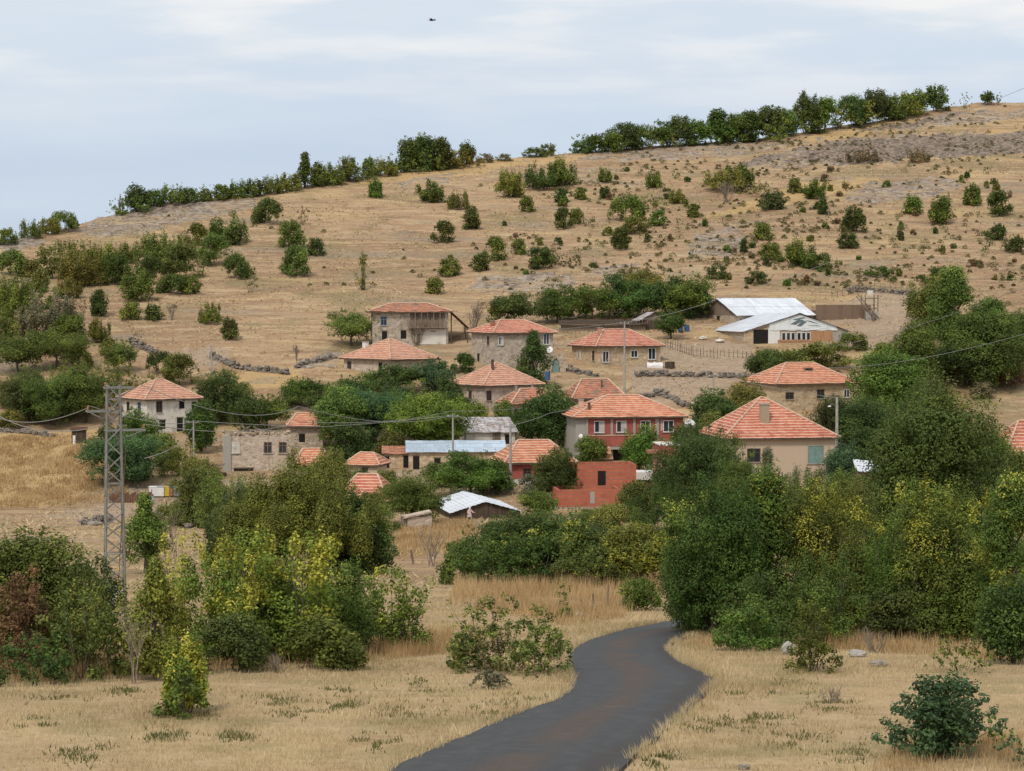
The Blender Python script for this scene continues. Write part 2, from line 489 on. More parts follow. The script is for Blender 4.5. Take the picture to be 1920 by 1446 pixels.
COURSE = 0.52
def m_tile(name, c1, c2, edge, old=0.0, wear=(0.22, 0.15, 0.11)):
    k = NT(name)
    uv = k.coord('UV')
    br = k.n('ShaderNodeTexBrick')
    k.put(br.inputs['Vector'], uv)
    br.inputs['Color1'].default_value = (0, 0, 0, 1); br.inputs['Color2'].default_value = (1, 1, 1, 1); br.inputs['Mortar'].default_value = (0.5, 0.5, 0.5, 1)
    br.inputs['Scale'].default_value = 1.0; br.inputs['Mortar Size'].default_value = 0.0
    br.inputs['Brick Width'].default_value = 0.42; br.inputs['Row Height'].default_value = COURSE
    f = k.n('ShaderNodeSeparateColor'); k.t.links.new(br.outputs['Color'], f.inputs[0])
    oc = k.coord('Object')
    col = k.mix(f.outputs[0], c1, c2)
    col = k.mix(k.math('MULTIPLY', k.ramp(k.noise(oc, 0.7, 4), 0.45, 0.7), 0.5), col, (0.62, 0.27, 0.16))
    col = k.mix(k.ramp(k.noise(oc, 0.9, 5, 0.65), 0.62 - 0.3 * old, 0.78 - 0.25 * old), col, wear)
    sx = k.n('ShaderNodeSeparateXYZ'); k.t.links.new(uv, sx.inputs[0])
    fr = k.math('FRACT', k.math('DIVIDE', sx.outputs[1], COURSE))
    en = k.noise(k.coord('UV', (0.8, 3.0, 1)), 1.6, 4, 0.7)
    e = k.math('MULTIPLY', k.ramp(fr, 0.42, 0.22), k.ramp(en, 0.34, 0.56))
    col = k.mix(k.math('MULTIPLY', e, 0.85), col, edge)
    hw = k.n('ShaderNodeTexWave'); k.put(hw.inputs['Vector'], uv); hw.inputs['Scale'].default_value = 1.2
    oi = k.n('ShaderNodeObjectInfo'); rd = oi.outputs['Random']
    col = k.mix(k.math('MULTIPLY', rd, 0.35), col, k.mix(1.0, col, (0.72, 0.78, 0.80), 'MULTIPLY'))
    big = k.noise(k.coord('Object', (0.28, 0.28, 0.28)), 1.0, 5, 0.65)
    col = k.mix(k.math('MULTIPLY', k.ramp(big, 0.50, 0.68), 0.45), col, k.mix(1.0, col, (0.55, 0.55, 0.52), 'MULTIPLY'))
    return k.principled(col, 0.85, 0, k.bump(hw.outputs['Fac'], 0.35, 0.05), 0.2)

def m_stone(name, lo, hi, mortar, scale=2.6, patch=None):
    k = NT(name)
    c = k.coord('UV', (1.0, 1.7, 1.0))
    w = k.mix(0.12, c, k.noise(c, 2.2, 2, out='Color'))
    vs = k.voro(w, scale, 'Color'); sp = k.n('ShaderNodeSeparateColor'); k.t.links.new(vs, sp.inputs[0])
    de = k.voro(w, scale, 'Distance', 'DISTANCE_TO_EDGE')
    col = k.mix(sp.outputs[0], lo, hi)
    col = k.mix(k.ramp(de, 0.09, 0.02), col, mortar)
    oc = k.coord('Object')
    col = k.mix(k.math('MULTIPLY', k.ramp(k.noise(oc, 0.55, 5, 0.6), 0.48, 0.68), 0.55), col, patch or mortar)
    st = k.noise(k.coord('Object', (1.5, 1.5, 0.12)), 1.0, 4)
    col = k.mix(k.math('MULTIPLY', k.ramp(st, 0.55, 0.72), 0.4), col, tuple(x * 0.45 for x in lo))
    return k.principled(col, 0.92, 0, k.bump(k.ramp(de, 0.0, 0.12), 0.5, 0.06), 0.15)

def m_plaster(name, col, stain, worn=0.5, under=None):
    k = NT(name)
    oc = k.coord('Object')
    st = k.noise(k.coord('Object', (1.1, 1.1, 0.16)), 1.0, 5, 0.6)
    c = k.mix(k.math('MULTIPLY', k.ramp(st, 0.47, 0.72), worn), col, stain)
    c = k.mix(k.math('MULTIPLY', k.ramp(k.noise(oc, 0.8, 5, 0.65), 0.55, 0.66), worn if under else 0), c, under or stain)
    c = k.mix(k.math('MULTIPLY', k.noise(oc, 6, 3), 0.25), c, tuple(x * 0.75 for x in col))
    return k.principled(c, 0.9, 0, k.bump(k.noise(oc, 4, 4), 0.25, 0.03), 0.15)

def m_brick(name, c1, c2, mortar, bw=0.30, bh=0.16, ms=0.014):
    k = NT(name)
    br = k.n('ShaderNodeTexBrick'); k.put(br.inputs['Vector'], k.coord('UV'))
    k.put(br.inputs['Color1'], c1); k.put(br.inputs['Color2'], c2); k.put(br.inputs['Mortar'], mortar)
    br.inputs['Scale'].default_value = 1.0; br.inputs['Mortar Size'].default_value = ms
    br.inputs['Brick Width'].default_value = bw; br.inputs['Row Height'].default_value = bh
    oc = k.coord('Object')
    col = k.mix(k.math('MULTIPLY', k.ramp(k.noise(oc, 0.9, 5), 0.5, 0.72), 0.4), br.outputs['Color'], tuple(x * 0.6 for x in c1))
    return k.principled(col, 0.9, 0, None, 0.15)

def m_metal(name, col, rust=0.2, rough=0.38, sheet=0.9, rustc=(0.20, 0.10, 0.06)):
    k = NT(name)
    br = k.n('ShaderNodeTexBrick'); k.put(br.inputs['Vector'], k.coord('UV'))
    k.put(br.inputs['Color1'], tuple(x * 0.82 for x in col)); k.put(br.inputs['Color2'], col); k.put(br.inputs['Mortar'], tuple(x * 0.5 for x in col))
    br.inputs['Scale'].default_value = 1.0; br.inputs['Mortar Size'].default_value = 0.012
    br.inputs['Brick Width'].default_value = sheet; br.inputs['Row Height'].default_value = 2.1
    st = k.noise(k.coord('UV', (2.4, 0.5, 1)), 1.0, 5, 0.65)
    c = k.mix(k.math('MULTIPLY', k.ramp(st, 0.64 - 0.3 * rust, 0.74 - 0.2 * rust), 0.8), br.outputs['Color'], rustc)
    wv = k.n('ShaderNodeTexWave'); k.put(wv.inputs['Vector'], k.coord('UV')); wv.inputs['Scale'].default_value = 3.0
    return k.principled(c, rough, 0.12, k.bump(wv.outputs['Fac'], 0.35, 0.03), 0.4)

def m_wood(name, a, b):
    k = NT(name)
    n = k.noise(k.coord('Object', (9, 9, 0.5)), 1.0, 4)
    return k.principled(k.mix(k.ramp(n, 0.3, 0.7), a, b), 0.85, 0, None, 0.15)

def m_asphalt():
    k = NT('worn_asphalt')
    c = k.coord()
    uv = k.coord('UV')
    sx = k.n('ShaderNodeSeparateXYZ'); k.t.links.new(uv, sx.inputs[0])   # x across 0..1, y along in metres
    f = k.noise(c, 2.2, 5, 0.7)
    col = k.mix(k.ramp(f, 0.3, 0.7), (0.038, 0.038, 0.039), (0.074, 0.073, 0.073))
    wob = k.math('MULTIPLY', k.math('SUBTRACT', k.noise(k.coord('UV', (1.0, 0.10, 1)), 1.0, 3), 0.5), 0.5)
    x = k.math('ADD', sx.outputs[0], wob)
    b1 = k.ramp(k.math('ABSOLUTE', k.math('SUBTRACT', x, 0.50)), 0.20, 0.05)
    mud = k.math('MULTIPLY', b1, k.ramp(k.noise(c, 0.35, 4), 0.30, 0.55))
    col = k.mix(k.math('MULTIPLY', mud, 0.85), col, (0.080, 0.057, 0.044))
    b2 = k.ramp(k.math('ABSOLUTE', k.math('SUBTRACT', x, 0.93)), 0.14, 0.02)
    col = k.mix(k.math('MULTIPLY', b2, 0.5), col, (0.046, 0.034, 0.027))
    col = k.mix(k.math('MULTIPLY', k.ramp(k.noise(c, 26, 2), 0.64, 0.74), 0.5), col, (0.10, 0.096, 0.09))
    sc = k.noise(k.coord('UV', (0.9, 2.6, 1)), 1.5, 5, 0.75)
    col = k.mix(k.math('MULTIPLY', k.ramp(sc, 0.665, 0.72), 0.7), col, (0.20, 0.18, 0.155))
    return k.principled(col, k.ramp(f, 0.3, 0.7, 0.62, 0.85), 0, k.bump(k.noise(c, 14, 4), 0.35, 0.02), 0.18)

M = {}
M['ground'] = m_ground()
M['asphalt'] = m_asphalt()
M['leaf'] = m_leaf('leaf_surface')
M['bark'] = m_wood('bark_brown', (0.075, 0.055, 0.04), (0.15, 0.12, 0.09))
M['twig'] = m_wood('twig_grey_brown', (0.17, 0.13, 0.10), (0.28, 0.23, 0.18))
M['straw'] = m_grass('dry_straw', (0.36, 0.262, 0.137), (0.70, 0.57, 0.345), (0.27, 0.235, 0.11))
M['straw2'] = m_grass('tall_dry_straw', (0.33, 0.205, 0.095), (0.60, 0.43, 0.23), (0.33, 0.22, 0.10))
M['weed'] = m_grass('weed_green', (0.085, 0.095, 0.032), (0.17, 0.175, 0.06), (0.20, 0.17, 0.06))
M['scrub'] = m_grass('low_scrub_green', (0.085, 0.090, 0.036), (0.22, 0.185, 0.085), (0.25, 0.165, 0.085))
M['tile'] = m_tile('red_roof_tile', (0.39, 0.104, 0.064), (0.52, 0.165, 0.102), (0.76, 0.53, 0.40))
M['tile_orange'] = m_tile('orange_roof_tile', (0.43, 0.135, 0.072), (0.55, 0.205, 0.112), (0.76, 0.53, 0.38))
M['tile_pale'] = m_tile('weathered_pink_tile', (0.42, 0.170, 0.105), (0.54, 0.26, 0.17), (0.72, 0.52, 0.39), 0.25, (0.34, 0.22, 0.15))
M['tile_old'] = m_tile('old_mossy_tile', (0.32, 0.10, 0.06), (0.46, 0.17, 0.10), (0.56, 0.34, 0.23), 0.5, (0.17, 0.12, 0.09))
M['ridge'] = m_plaster('ridge_mortar', (0.58, 0.40, 0.29), (0.42, 0.2, 0.12), 0.7)
M['stone'] = m_stone('field_stone', (0.28, 0.205, 0.145), (0.55, 0.445, 0.335), (0.46, 0.385, 0.30), 2.4)
M['stone_grey'] = m_stone('grey_field_stone', (0.28, 0.225, 0.175), (0.56, 0.475, 0.38), (0.43, 0.365, 0.295), 2.2, (0.46, 0.38, 0.29))
M['stone_yellow'] = m_stone('sandy_field_stone', (0.36, 0.25, 0.15), (0.60, 0.47, 0.31), (0.50, 0.40, 0.28), 2.2, (0.54, 0.38, 0.21))
M['stone_pink'] = m_stone('pink_grey_stone', (0.36, 0.275, 0.21), (0.58, 0.47, 0.375), (0.52, 0.43, 0.345), 2.0)
M['white_wash'] = m_plaster('flaking_whitewash', (0.66, 0.62, 0.55), (0.42, 0.36, 0.29), 0.7, (0.33, 0.275, 0.21))
M['cream'] = m_plaster('cream_plaster', (0.53, 0.41, 0.30), (0.44, 0.33, 0.235), 0.35)
M['grey_plaster'] = m_plaster('grey_cement', (0.36, 0.335, 0.29), (0.25, 0.225, 0.19), 0.5)
M['mud_plaster'] = m_plaster('mud_plaster', (0.40, 0.305, 0.215), (0.30, 0.21, 0.14), 0.6, (0.27, 0.20, 0.15))
M['brick'] = m_brick('red_brick', (0.36, 0.075, 0.060), (0.43, 0.105, 0.078), (0.27, 0.13, 0.105), 0.5, 0.3, 0.035)
M['hollow_brick'] = m_brick('hollow_clay_block', (0.40, 0.105, 0.062), (0.48, 0.145, 0.080), (0.30, 0.15, 0.105), 0.62, 0.40, 0.05)
M['brick_old'] = m_brick('old_orange_brick', (0.40, 0.19, 0.10), (0.48, 0.25, 0.14), (0.42, 0.32, 0.24), 0.9, 0.4, 0.03)
M['metal'] = m_metal('galvanised_sheet', (0.74, 0.76, 0.80), 0.10)
M['metal_blue'] = m_metal('pale_blue_sheet', (0.58, 0.67, 0.76), 0.15)
M['metal_rusty'] = m_metal('patched_sheet', (0.60, 0.57, 0.57), 0.62, 0.5, 0.9, (0.27, 0.17, 0.13))
M['steel'] = m_plain('galvanised_steel', (0.27, 0.26, 0.235), 0.55, 0.3, 0.3)
M['concrete'] = m_plain('grey_concrete', (0.40, 0.37, 0.33), 0.9, 0, 0.3, 2.0)
M['wood'] = m_wood('old_grey_wood', (0.13, 0.095, 0.07), (0.27, 0.21, 0.16))
M['wood_dark'] = m_wood('dark_wood', (0.055, 0.04, 0.03), (0.12, 0.085, 0.06))
M['plank'] = m_wood('orange_plank', (0.36, 0.19, 0.10), (0.50, 0.29, 0.16))
M['white'] = m_plain('white_paint', (0.74, 0.72, 0.69), 0.5, 0, 0.1)
M['white_sheet'] = m_plaster('white_plastic_sheet', (0.72, 0.74, 0.74), (0.30, 0.40, 0.40), 0.6)
M['brown_paint'] = m_plain('brown_paint', (0.10, 0.06, 0.042), 0.6)
M['blue_paint'] = m_plain('blue_paint', (0.16, 0.24, 0.36), 0.5)
M['glass'] = m_plain('window_glass', (0.035, 0.04, 0.045), 0.08, 0, 0.3, 1.0, 0.6)
M['dark'] = m_plain('near_black', (0.018, 0.015, 0.013), 0.95)  # near-black; on openings it paints the shade of an interior
M['teal'] = m_plain('faded_teal_paint', (0.20, 0.30, 0.27), 0.6)
M['curtain'] = m_plain('pale_curtain', (0.55, 0.50, 0.46), 0.9)
M['blue'] = m_plain('blue_plastic', (0.045, 0.12, 0.26), 0.45)
M['yellow'] = m_plain('yellow_plastic', (0.62, 0.44, 0.05), 0.5)
M['red'] = m_plain('red_painted_concrete', (0.42, 0.085, 0.085), 0.75)
M['pink'] = m_plaster('pink_plaster', (0.50, 0.27, 0.20), (0.40, 0.24, 0.18), 0.4)
M['rock'] = m_stone('weathered_rock', (0.15, 0.125, 0.10), (0.31, 0.265, 0.22), (0.12, 0.10, 0.085), 1.5)
M['rust'] = m_plain('rusty_brown', (0.16, 0.08, 0.05), 0.85, 0, 0.4)
M['grey_plastic'] = m_plain('grey_plastic', (0.36, 0.38, 0.40), 0.5)
M['skin'] = m_plain('skin', (0.42, 0.25, 0.18), 0.6, 0, 0.1)
M['pink_cloth'] = m_plain('pale_pink_cloth', (0.70, 0.52, 0.53), 0.9, 0, 0.15)
M['white_cloth'] = m_plain('white_cloth', (0.74, 0.70, 0.68), 0.9, 0, 0.15)
M['dark_cloth'] = m_plain('dark_cloth', (0.06, 0.05, 0.06), 0.9)
M['feather'] = m_plain('dark_feathers', (0.05, 0.045, 0.04), 0.8)
M['wire'] = m_plain('wire_grey', (0.30, 0.29, 0.27), 0.5, 0.2)
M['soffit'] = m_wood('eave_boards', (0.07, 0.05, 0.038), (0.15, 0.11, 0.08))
M['dung'] = m_plaster('earth_wall', (0.20, 0.135, 0.095), (0.13, 0.085, 0.06), 0.6)
M['tarp_dark'] = m_plain('grey_green_tarp', (0.16, 0.20, 0.21), 0.5)
M['clay'] = m_plain('clay_red', (0.36, 0.16, 0.10), 0.85, 0, 0.3)
# ---------------------------------------------------------------- ground sheet
def smooth_mask(u, v, polys, wob=10.0):
    m = np.zeros(u.shape)
    du = wob * 1.6 * (fbm(u / 26.0, v / 11.0, 31, 3) - 0.5) * 2
    dv = wob * 0.8 * (fbm(u / 26.0, v / 11.0, 57, 3) - 0.5) * 2
    for p in polys:
        m = np.maximum(m, in_poly(u + du, v + dv, p).astype(float))
    return m
def build_ground():
    a = np.concatenate([-np.geomspace(1.6, 0.275, 22), np.linspace(-0.27, 0.27, 440), np.geomspace(0.275, 1.6, 22)])
    y = np.concatenate([np.linspace(-60, 34, 24), np.arange(36, 130, 0.5), np.arange(130, 300, 1.2), np.arange(300, 760, 1.4), np.geomspace(765, 4200, 22)])
    A, Y = np.meshgrid(a, y)
    X = A * np.maximum(Y, 12.0)
    Z = terrain(X, Y)
    u, v = project(X, np.maximum(Y, 5), Z)
    front = Y > 20
    scree = np.where(front, smooth_mask(u, v, SCREE), 0)
    Z = Z + scree * 0.9 * (fbm(X / 2.6, Y / 2.6, 77, 3) - 0.45)
    dirt = np.where(front, smooth_mask(u, v, DIRT), 0)
    gold = np.where(front, smooth_mask(u, v, GOLD), 0)
    near = 1 - np.clip((Y - 85) / 70, 0, 1)
    bank = np.where(front, smooth_mask(u, v, BANK), 0)
    Z = Z + bank * 0.8 * (fbm(X / 1.8, Y / 3.0, 43, 3) - 0.3)
    nr, nc = A.shape
    idx = np.arange(nr * nc).reshape(nr, nc)
    F = np.stack([idx[:-1, :-1], idx[:-1, 1:], idx[1:, 1:], idx[1:, :-1]], -1).reshape(-1, 4)
    V = np.stack([X, Y, Z], -1).reshape(-1, 3)
    me = np_mesh('ground', V, F, [M['ground']], dict(scree=scree.ravel(), dirt=dirt.ravel(), gold=gold.ravel(), near=near.ravel(), bank=bank.ravel()), smooth=True)
    o = link('ground', me)
    tag(o, 'dry straw coloured hillside and fields around the village', 'ground', kind='structure')
build_ground()

# ---------------------------------------------------------------- road
ROAD_L = [(-420, 1900), (700, 1475), (735, 1446), (850, 1395), (960, 1348), (1040, 1318), (1066, 1300), (1072, 1275), (1062, 1245), (1068, 1225), (1100, 1205), (1170, 1184), (1240, 1170), (1290, 1163), (1360, 1157), (1430, 1152)]
ROAD_R = [(900, 1900), (1130, 1475), (1165, 1446), (1215, 1405), (1290, 1335), (1335, 1292), (1340, 1283), (1318, 1265), (1275, 1245), (1254, 1225), (1259, 1212), (1284, 1200), (1330, 1190), (1400, 1181), (1480, 1174)]
def _edge(pts):
    q = []
    for i, (u, v) in enumerate(pts):
        if i == 0:
            continue
        p = G(u, v); q.append((p.x, p.y))
    d = np.array(q[0]) - np.array(q[2])
    d = d / np.linalg.norm(d)
    q = [tuple(np.array(q[0]) + d * 40)] + [tuple(np.array(q[0]) + d * 14)] + q
    q = np.array(q)
    # resample smoothly
    s = np.concatenate([[0], np.cumsum(np.linalg.norm(np.diff(q, axis=0), axis=1))])
    t = np.linspace(0, s[-1], 700)
    p = np.stack([np.interp(t, s, q[:, 0]), np.interp(t, s, q[:, 1])], -1)
    k = np.hanning(15); k /= k.sum()
    pp = np.pad(p, ((7, 7), (0, 0)), mode='reflect', reflect_type='odd')
    p = np.stack([np.convolve(pp[:, i], k, 'valid') for i in (0, 1)], -1)
    return p
def _resample(p, n, anchors):
    s = np.concatenate([[0], np.cumsum(np.linalg.norm(np.diff(p, axis=0), axis=1))])
    t = np.linspace(0, s[-1], n)
    return np.stack([np.interp(t, s, p[:, 0]), np.interp(t, s, p[:, 1])], -1)
_le, _re = _edge(ROAD_L), _edge(ROAD_R)
# pair the two edges by walking both together (nearest-advance)
def _pair(l, r, n=360):
    i = j = 0; prs = [(0, 0)]
    while i < len(l) - 1 or j < len(r) - 1:
        c = []
        if i < len(l) - 1: c.append((np.linalg.norm(l[i + 1] - r[j]), i + 1, j))
        if j < len(r) - 1: c.append((np.linalg.norm(l[i] - r[j + 1]), i, j + 1))
        if i < len(l) - 1 and j < len(r) - 1: c.append((np.linalg.norm(l[i + 1] - r[j + 1]) * 0.999, i + 1, j + 1))
        _, i, j = min(c); prs.append((i, j))
    prs = np.array(prs, float)
    t = np.linspace(0, len(prs) - 1, n)
    fi = np.interp(t, np.arange(len(prs)), _smooth(prs[:, 0], 21)); fj = np.interp(t, np.arange(len(prs)), _smooth(prs[:, 1], 21))
    fi = np.clip(fi, 0, len(l) - 1); fj = np.clip(fj, 0, len(r) - 1)
    L = np.stack([np.interp(fi, np.arange(len(l)), l[:, k]) for k in (0, 1)], -1)
    Rr = np.stack([np.interp(fj, np.arange(len(r)), r[:, k]) for k in (0, 1)], -1)
    return L, Rr
RL, RR = _pair(_le, _re)
def build_road():
    n = len(RL); m = 12
    rng = np.random.default_rng(4)
    jl = (fbm(np.arange(n) / 3.0, np.zeros(n), 5, 3) - 0.5) * 0.10
    jr = (fbm(np.arange(n) / 3.0, np.ones(n) * 9, 6, 3) - 0.5) * 0.16
    d = RR - RL; d = d / np.linalg.norm(d, axis=1)[:, None]
    l = RL + d * jl[:, None]; r = RR + d * jr[:, None]
    mid = (l + r) / 2
    s = np.concatenate([[0], np.cumsum(np.linalg.norm(np.diff(mid, axis=0), axis=1))])
    zl = terrain(l[:, 0], l[:, 1]); zr = terrain(r[:, 0], r[:, 1])
    V = []; UV = []
    for k in range(m + 1):
        t = k / m
        p = l * (1 - t) + r * t
        z = np.maximum(terrain(p[:, 0], p[:, 1]), zl * (1 - t) + zr * t) + 0.09 + 0.05 * math.sin(math.pi * t)
        V.append(np.stack([p[:, 0], p[:, 1], z], -1)); UV.append(np.stack([np.full(n, t), s], -1))
    V = [V[0] + np.array([0, 0, -0.5])] + V + [V[-1] + np.array([0, 0, -0.5])]
    UV = [UV[0]] + UV + [UV[-1]]
    V = np.stack(V, 1); UV = np.stack(UV, 1)
    w = V.shape[1]
    idx = np.arange(n * w).reshape(n, w)
    F = np.stack([idx[:-1, :-1], idx[:-1, 1:], idx[1:, 1:], idx[1:, :-1]], -1).reshape(-1, 4)
    me = np_mesh('road', V.reshape(-1, 3), F, [M['asphalt']], smooth=False)
    ul = me.uv_layers.new(name='UVMap')
    ul.data.foreach_set('uv', UV.reshape(-1, 2)[F.ravel()].astype(np.float32).ravel())
    tag(link('road', me), 'narrow dark grey asphalt road winding down to the village', 'road', kind='structure')
build_road()
_rp = np.concatenate([RL, RR[::-1]])
ROAD_POLY = [tuple(p) for p in _rp]
def on_road(x, y, grow=0.0):
    m = in_poly(x, y, ROAD_POLY)
    if grow > 0:
        for dx, dy in ((grow, 0), (-grow, 0), (0, grow), (0, -grow)):
            m |= in_poly(x + dx, y + dy, ROAD_POLY)
    return m

# ---------------------------------------------------------------- grass and low scrub (nobody could count it)
def blades(name, x, y, h, w, mat, label, cat, seed, lean=0.5, lift=0.0):
    rng = np.random.default_rng(seed)
    n = len(x)
    z = terrain(x, y) + lift
    ang = rng.uniform(0, 2 * np.pi, n)
    l = lean * h * rng.uniform(0.2, 1.2, n); la = rng.uniform(0, 2 * np.pi, n)
    dx, dy = np.cos(ang) * w * 0.5, np.sin(ang) * w * 0.5
    V = np.empty((n, 3, 3))
    V[:, 0] = np.stack([x - dx, y - dy, z - 0.03], -1)
    V[:, 1] = np.stack([x + dx, y + dy, z - 0.03], -1)
    V[:, 2] = np.stack([x + np.cos(la) * l, y + np.sin(la) * l, z + h], -1)
    F = np.arange(n * 3).reshape(n, 3)
    patch = fbm(x / 2.3, y / 3.5, seed + 40, 3)
    tone = np.clip(rng.uniform(0, 1, n) * 0.65 + (patch - 0.3) * 0.9, 0, 1)
    me = np_mesh(name, V.reshape(-1, 3), F, [mat], fattrs=dict(tone=tone))
    return tag(link(name, me), label, cat, kind='stuff')
def scatter_px(n, poly, seed):
    """random ground points under a polygon of the photograph"""
    rng = np.random.default_rng(seed)
    us = [p[0] for p in poly]; vs = [p[1] for p in poly]
    u = rng.uniform(min(us), max(us), n * 2); v = rng.uniform(min(vs), max(vs), n * 2)
    k = in_poly(u, v, poly); u, v = u[k][:n], v[k][:n]
    y = np.interp(-v, -_cv, _cy)
    return (u - CX) / FPX * y, y
def build_grass():
    rng = np.random.default_rng(11)
    n = 470000
    y = np.exp(rng.uniform(math.log(40), math.log(128), n)); a = rng.uniform(-0.255, 0.255, n)
    x = a * y
    k = ~on_road(x, y, 0.12)
    x, y = x[k], y[k]
    big = fbm(x / 5.0, y / 7.0, 81, 3); fine = fbm(x / 0.8, y / 1.1, 82, 3)
    keep = rng.uniform(0, 1, len(x)) < np.clip((fine - 0.22) * 2.4, 0.05, 1)
    x, y, big = x[keep], y[keep], big[keep]
    h = (0.05 + 0.17 * np.clip(big - 0.25, 0, 1)) * rng.uniform(0.5, 1.6, len(x))
    h *= np.clip(y / 60, 1, 1.6)
    w = np.maximum(0.016, 0.00030 * y)
    blades('dry_grass', x, y, h, w, M['straw'], 'short dry straw grass covering the fields beside the road', 'grass', 1, 0.9)
    r2 = np.random.default_rng(91)
    ex = []
    for e, o_ in ((RL, RR), (RR, RL)):
        i = r2.integers(0, len(e) - 1, 15000); t = r2.uniform(0, 1, 15000)[:, None]
        p = e[i] * (1 - t) + e[i + 1] * t
        d = e[i] - o_[i]; d = d / np.linalg.norm(d, axis=1)[:, None]
        ex.append(p + d * (r2.exponential(0.22, 15000) - 0.10)[:, None])
    ex = np.concatenate(ex); ex = ex[(ex[:, 1] > 40)]
    cl = fbm(ex[:, 0] / 0.7, ex[:, 1] / 0.9, 14, 2); ex = ex[cl > 0.40]
    blades('verge_grass', ex[:, 0], ex[:, 1], r2.uniform(0.08, 0.30, len(ex)), np.maximum(0.02, 0.0003 * ex[:, 1]), M['straw'], 'ragged dry grass verge along both edges of the asphalt road', 'grass', 6, 0.7, 0.04)
    # taller dry stalks along field edges
    T = [[(840, 1140), (860, 1085), (1000, 1060), (1250, 1065), (1255, 1120), (1160, 1165), (1060, 1175)],
         [(-20, 1285), (-20, 1230), (240, 1235), (260, 1275)], [(360, 1265), (420, 1225), (640, 1195), (850, 1190), (840, 1230), (560, 1262)],
         [(700, 1055), (720, 985), (880, 975), (900, 1000), (850, 1040)], [(1270, 1215), (1500, 1180), (1900, 1170), (1925, 1250), (1500, 1215)],
         [(-20, 958), (-20, 820), (170, 815), (240, 900), (235, 942)], [(1640, 1446), (1700, 1405), (1925, 1390), (1925, 1446)]]
    xs, ys, hs = [], [], []
    for i, (p, cnt, hh) in enumerate(zip(T, (22000, 9000, 12000, 14000, 9000, 26000, 5000), (0.75, 0.55, 0.5, 0.5, 0.5, 0.45, 0.28))):
        x, y = scatter_px(cnt, p, 60 + i)
        c = fbm(x / 1.6, y / 3.0, 90 + i, 3)
        kk = (~on_road(x, y, 0.3)) & (np.random.default_rng(i).uniform(0, 1, len(x)) < np.clip((c - 0.3) * 3, 0.1, 1))
        xs.append(x[kk]); ys.append(y[kk]); hs.append(hh * np.random.default_rng(i + 5).uniform(0.35, 1.25, kk.sum()))
    x, y, h = map(np.concatenate, (xs, ys, hs))
    blades('tall_grass', x, y, h, np.maximum(0.02, 0.00034 * y), M['straw2'], 'tall dry brown grass stalks along the field edges', 'grass', 2, 0.35)
    # fields and hillside tufts
    n = 150000
    y = rng.uniform(125, 740, n) ; a = rng.uniform(-0.25, 0.25, n); x = a * y
    c = fbm(x / 5.0, y / 9.0, 15, 4)
    kk = rng.uniform(0, 1, n) < np.clip((c - 0.34) * 3.2, 0.04, 1)
    x, y = x[kk], y[kk]
    h = rng.uniform(0.10, 0.32, len(x))
    blades('hillside_grass', x, y, h, np.maximum(0.14, 0.0009 * y), M['straw'], 'tufts of dry golden grass over the hillside', 'grass', 3, 3.0)
    # small green weeds in the near field
    xs, ys = [], []
    W = [(640, 1330, 40), (440, 1390, 40), (940, 1340, 70), (150, 1420, 60), (230, 1300, 30), (780, 1300, 60), (1560, 1330, 50), (1430, 1360, 60),
         (1340, 1375, 60), (620, 1300, 40), (560, 1345, 50), (100, 1320, 60), (300, 1390, 40), (700, 1400, 40), (60, 1370, 40), (1500, 1400, 60), (1240, 1430, 40), (880, 1410, 40), (1480, 1290, 60),
         (520, 1320, 60), (760, 1345, 70), (1000, 1310, 50), (340, 1350, 60), (1600, 1420, 60), (1390, 1300, 40)]
    for i, (u, v, rad) in enumerate(W):
        cnt = 420
        r2 = np.random.default_rng(200 + i)
        uu = u + r2.normal(0, rad * 0.55, cnt); vv = v + r2.normal(0, rad * 0.16, cnt)
        yy = np.interp(-vv, -_cv, _cy); ys.append(yy); xs.append((uu - CX) / FPX * yy)
    x, y = np.concatenate(xs), np.concatenate(ys)
    k = ~on_road(x, y, 0.15); x, y = x[k], y[k]
    k = fbm(x / 0.5, y / 0.7, 7, 2) > 0.50; x, y = x[k], y[k]
    blades('weeds', x, y, rng.uniform(0.04, 0.14, len(x)), np.full(len(x), 0.045), M['weed'], 'low green weeds sprouting among the dry field grass', 'weeds', 4, 0.9)
    # low thorny scrub dotted over the hill, as leafy clumps
    n = 5200
    y = rng.uniform(400, 700, n); a = rng.uniform(-0.24, 0.25, n); x = a * y
    z = terrain(x, y); u, v = project(x, y, z)
    pr = 0.05 + 0.95 * np.clip((u - 900) / 300, 0, 1) * (v < 545)
    c = fbm(x / 22, y / 22, 71, 3)
    yr = np.interp(a, _sa, _sy)
    k = (rng.uniform(0, 1, n) < pr * np.clip((c - 0.34) * 4, 0.04, 1)) & (y < yr - 4)
    x, y, z = x[k], y[k], z[k]
    cnt = 60; N = len(x)
    r = rng.uniform(0.22, 0.75, N) * np.where(rng.uniform(0, 1, N) < 0.12, 1.7, 1.0)
    th = rng.uniform(0, 2 * np.pi, (N, cnt)); cz = rng.uniform(0, 1, (N, cnt)); rr = np.sqrt(1 - cz ** 2) * np.sqrt(rng.uniform(0.0, 1.2, (N, cnt)))
    Pc = np.stack([x[:, None] + np.cos(th) * rr * r[:, None] * 1.2, y[:, None] + np.sin(th) * rr * r[:, None] * 1.2, z[:, None] + cz * r[:, None] * 1.2], -1).reshape(-1, 3)
    tone = np.repeat(rng.uniform(0, 1, N), cnt) * 0.7 + rng.uniform(0, 0.3, N * cnt)
    V, F = leaf_quads(Pc, np.full(len(Pc), 0.30), rng, up=-0.3)
    me = np_mesh('scrub_vegetation', V, F, [M['scrub']], fattrs=dict(tone=tone))
    tag(link('scrub_vegetation', me), 'small thorny scrub tufts dotted over the dry hill', 'scrub', kind='stuff')
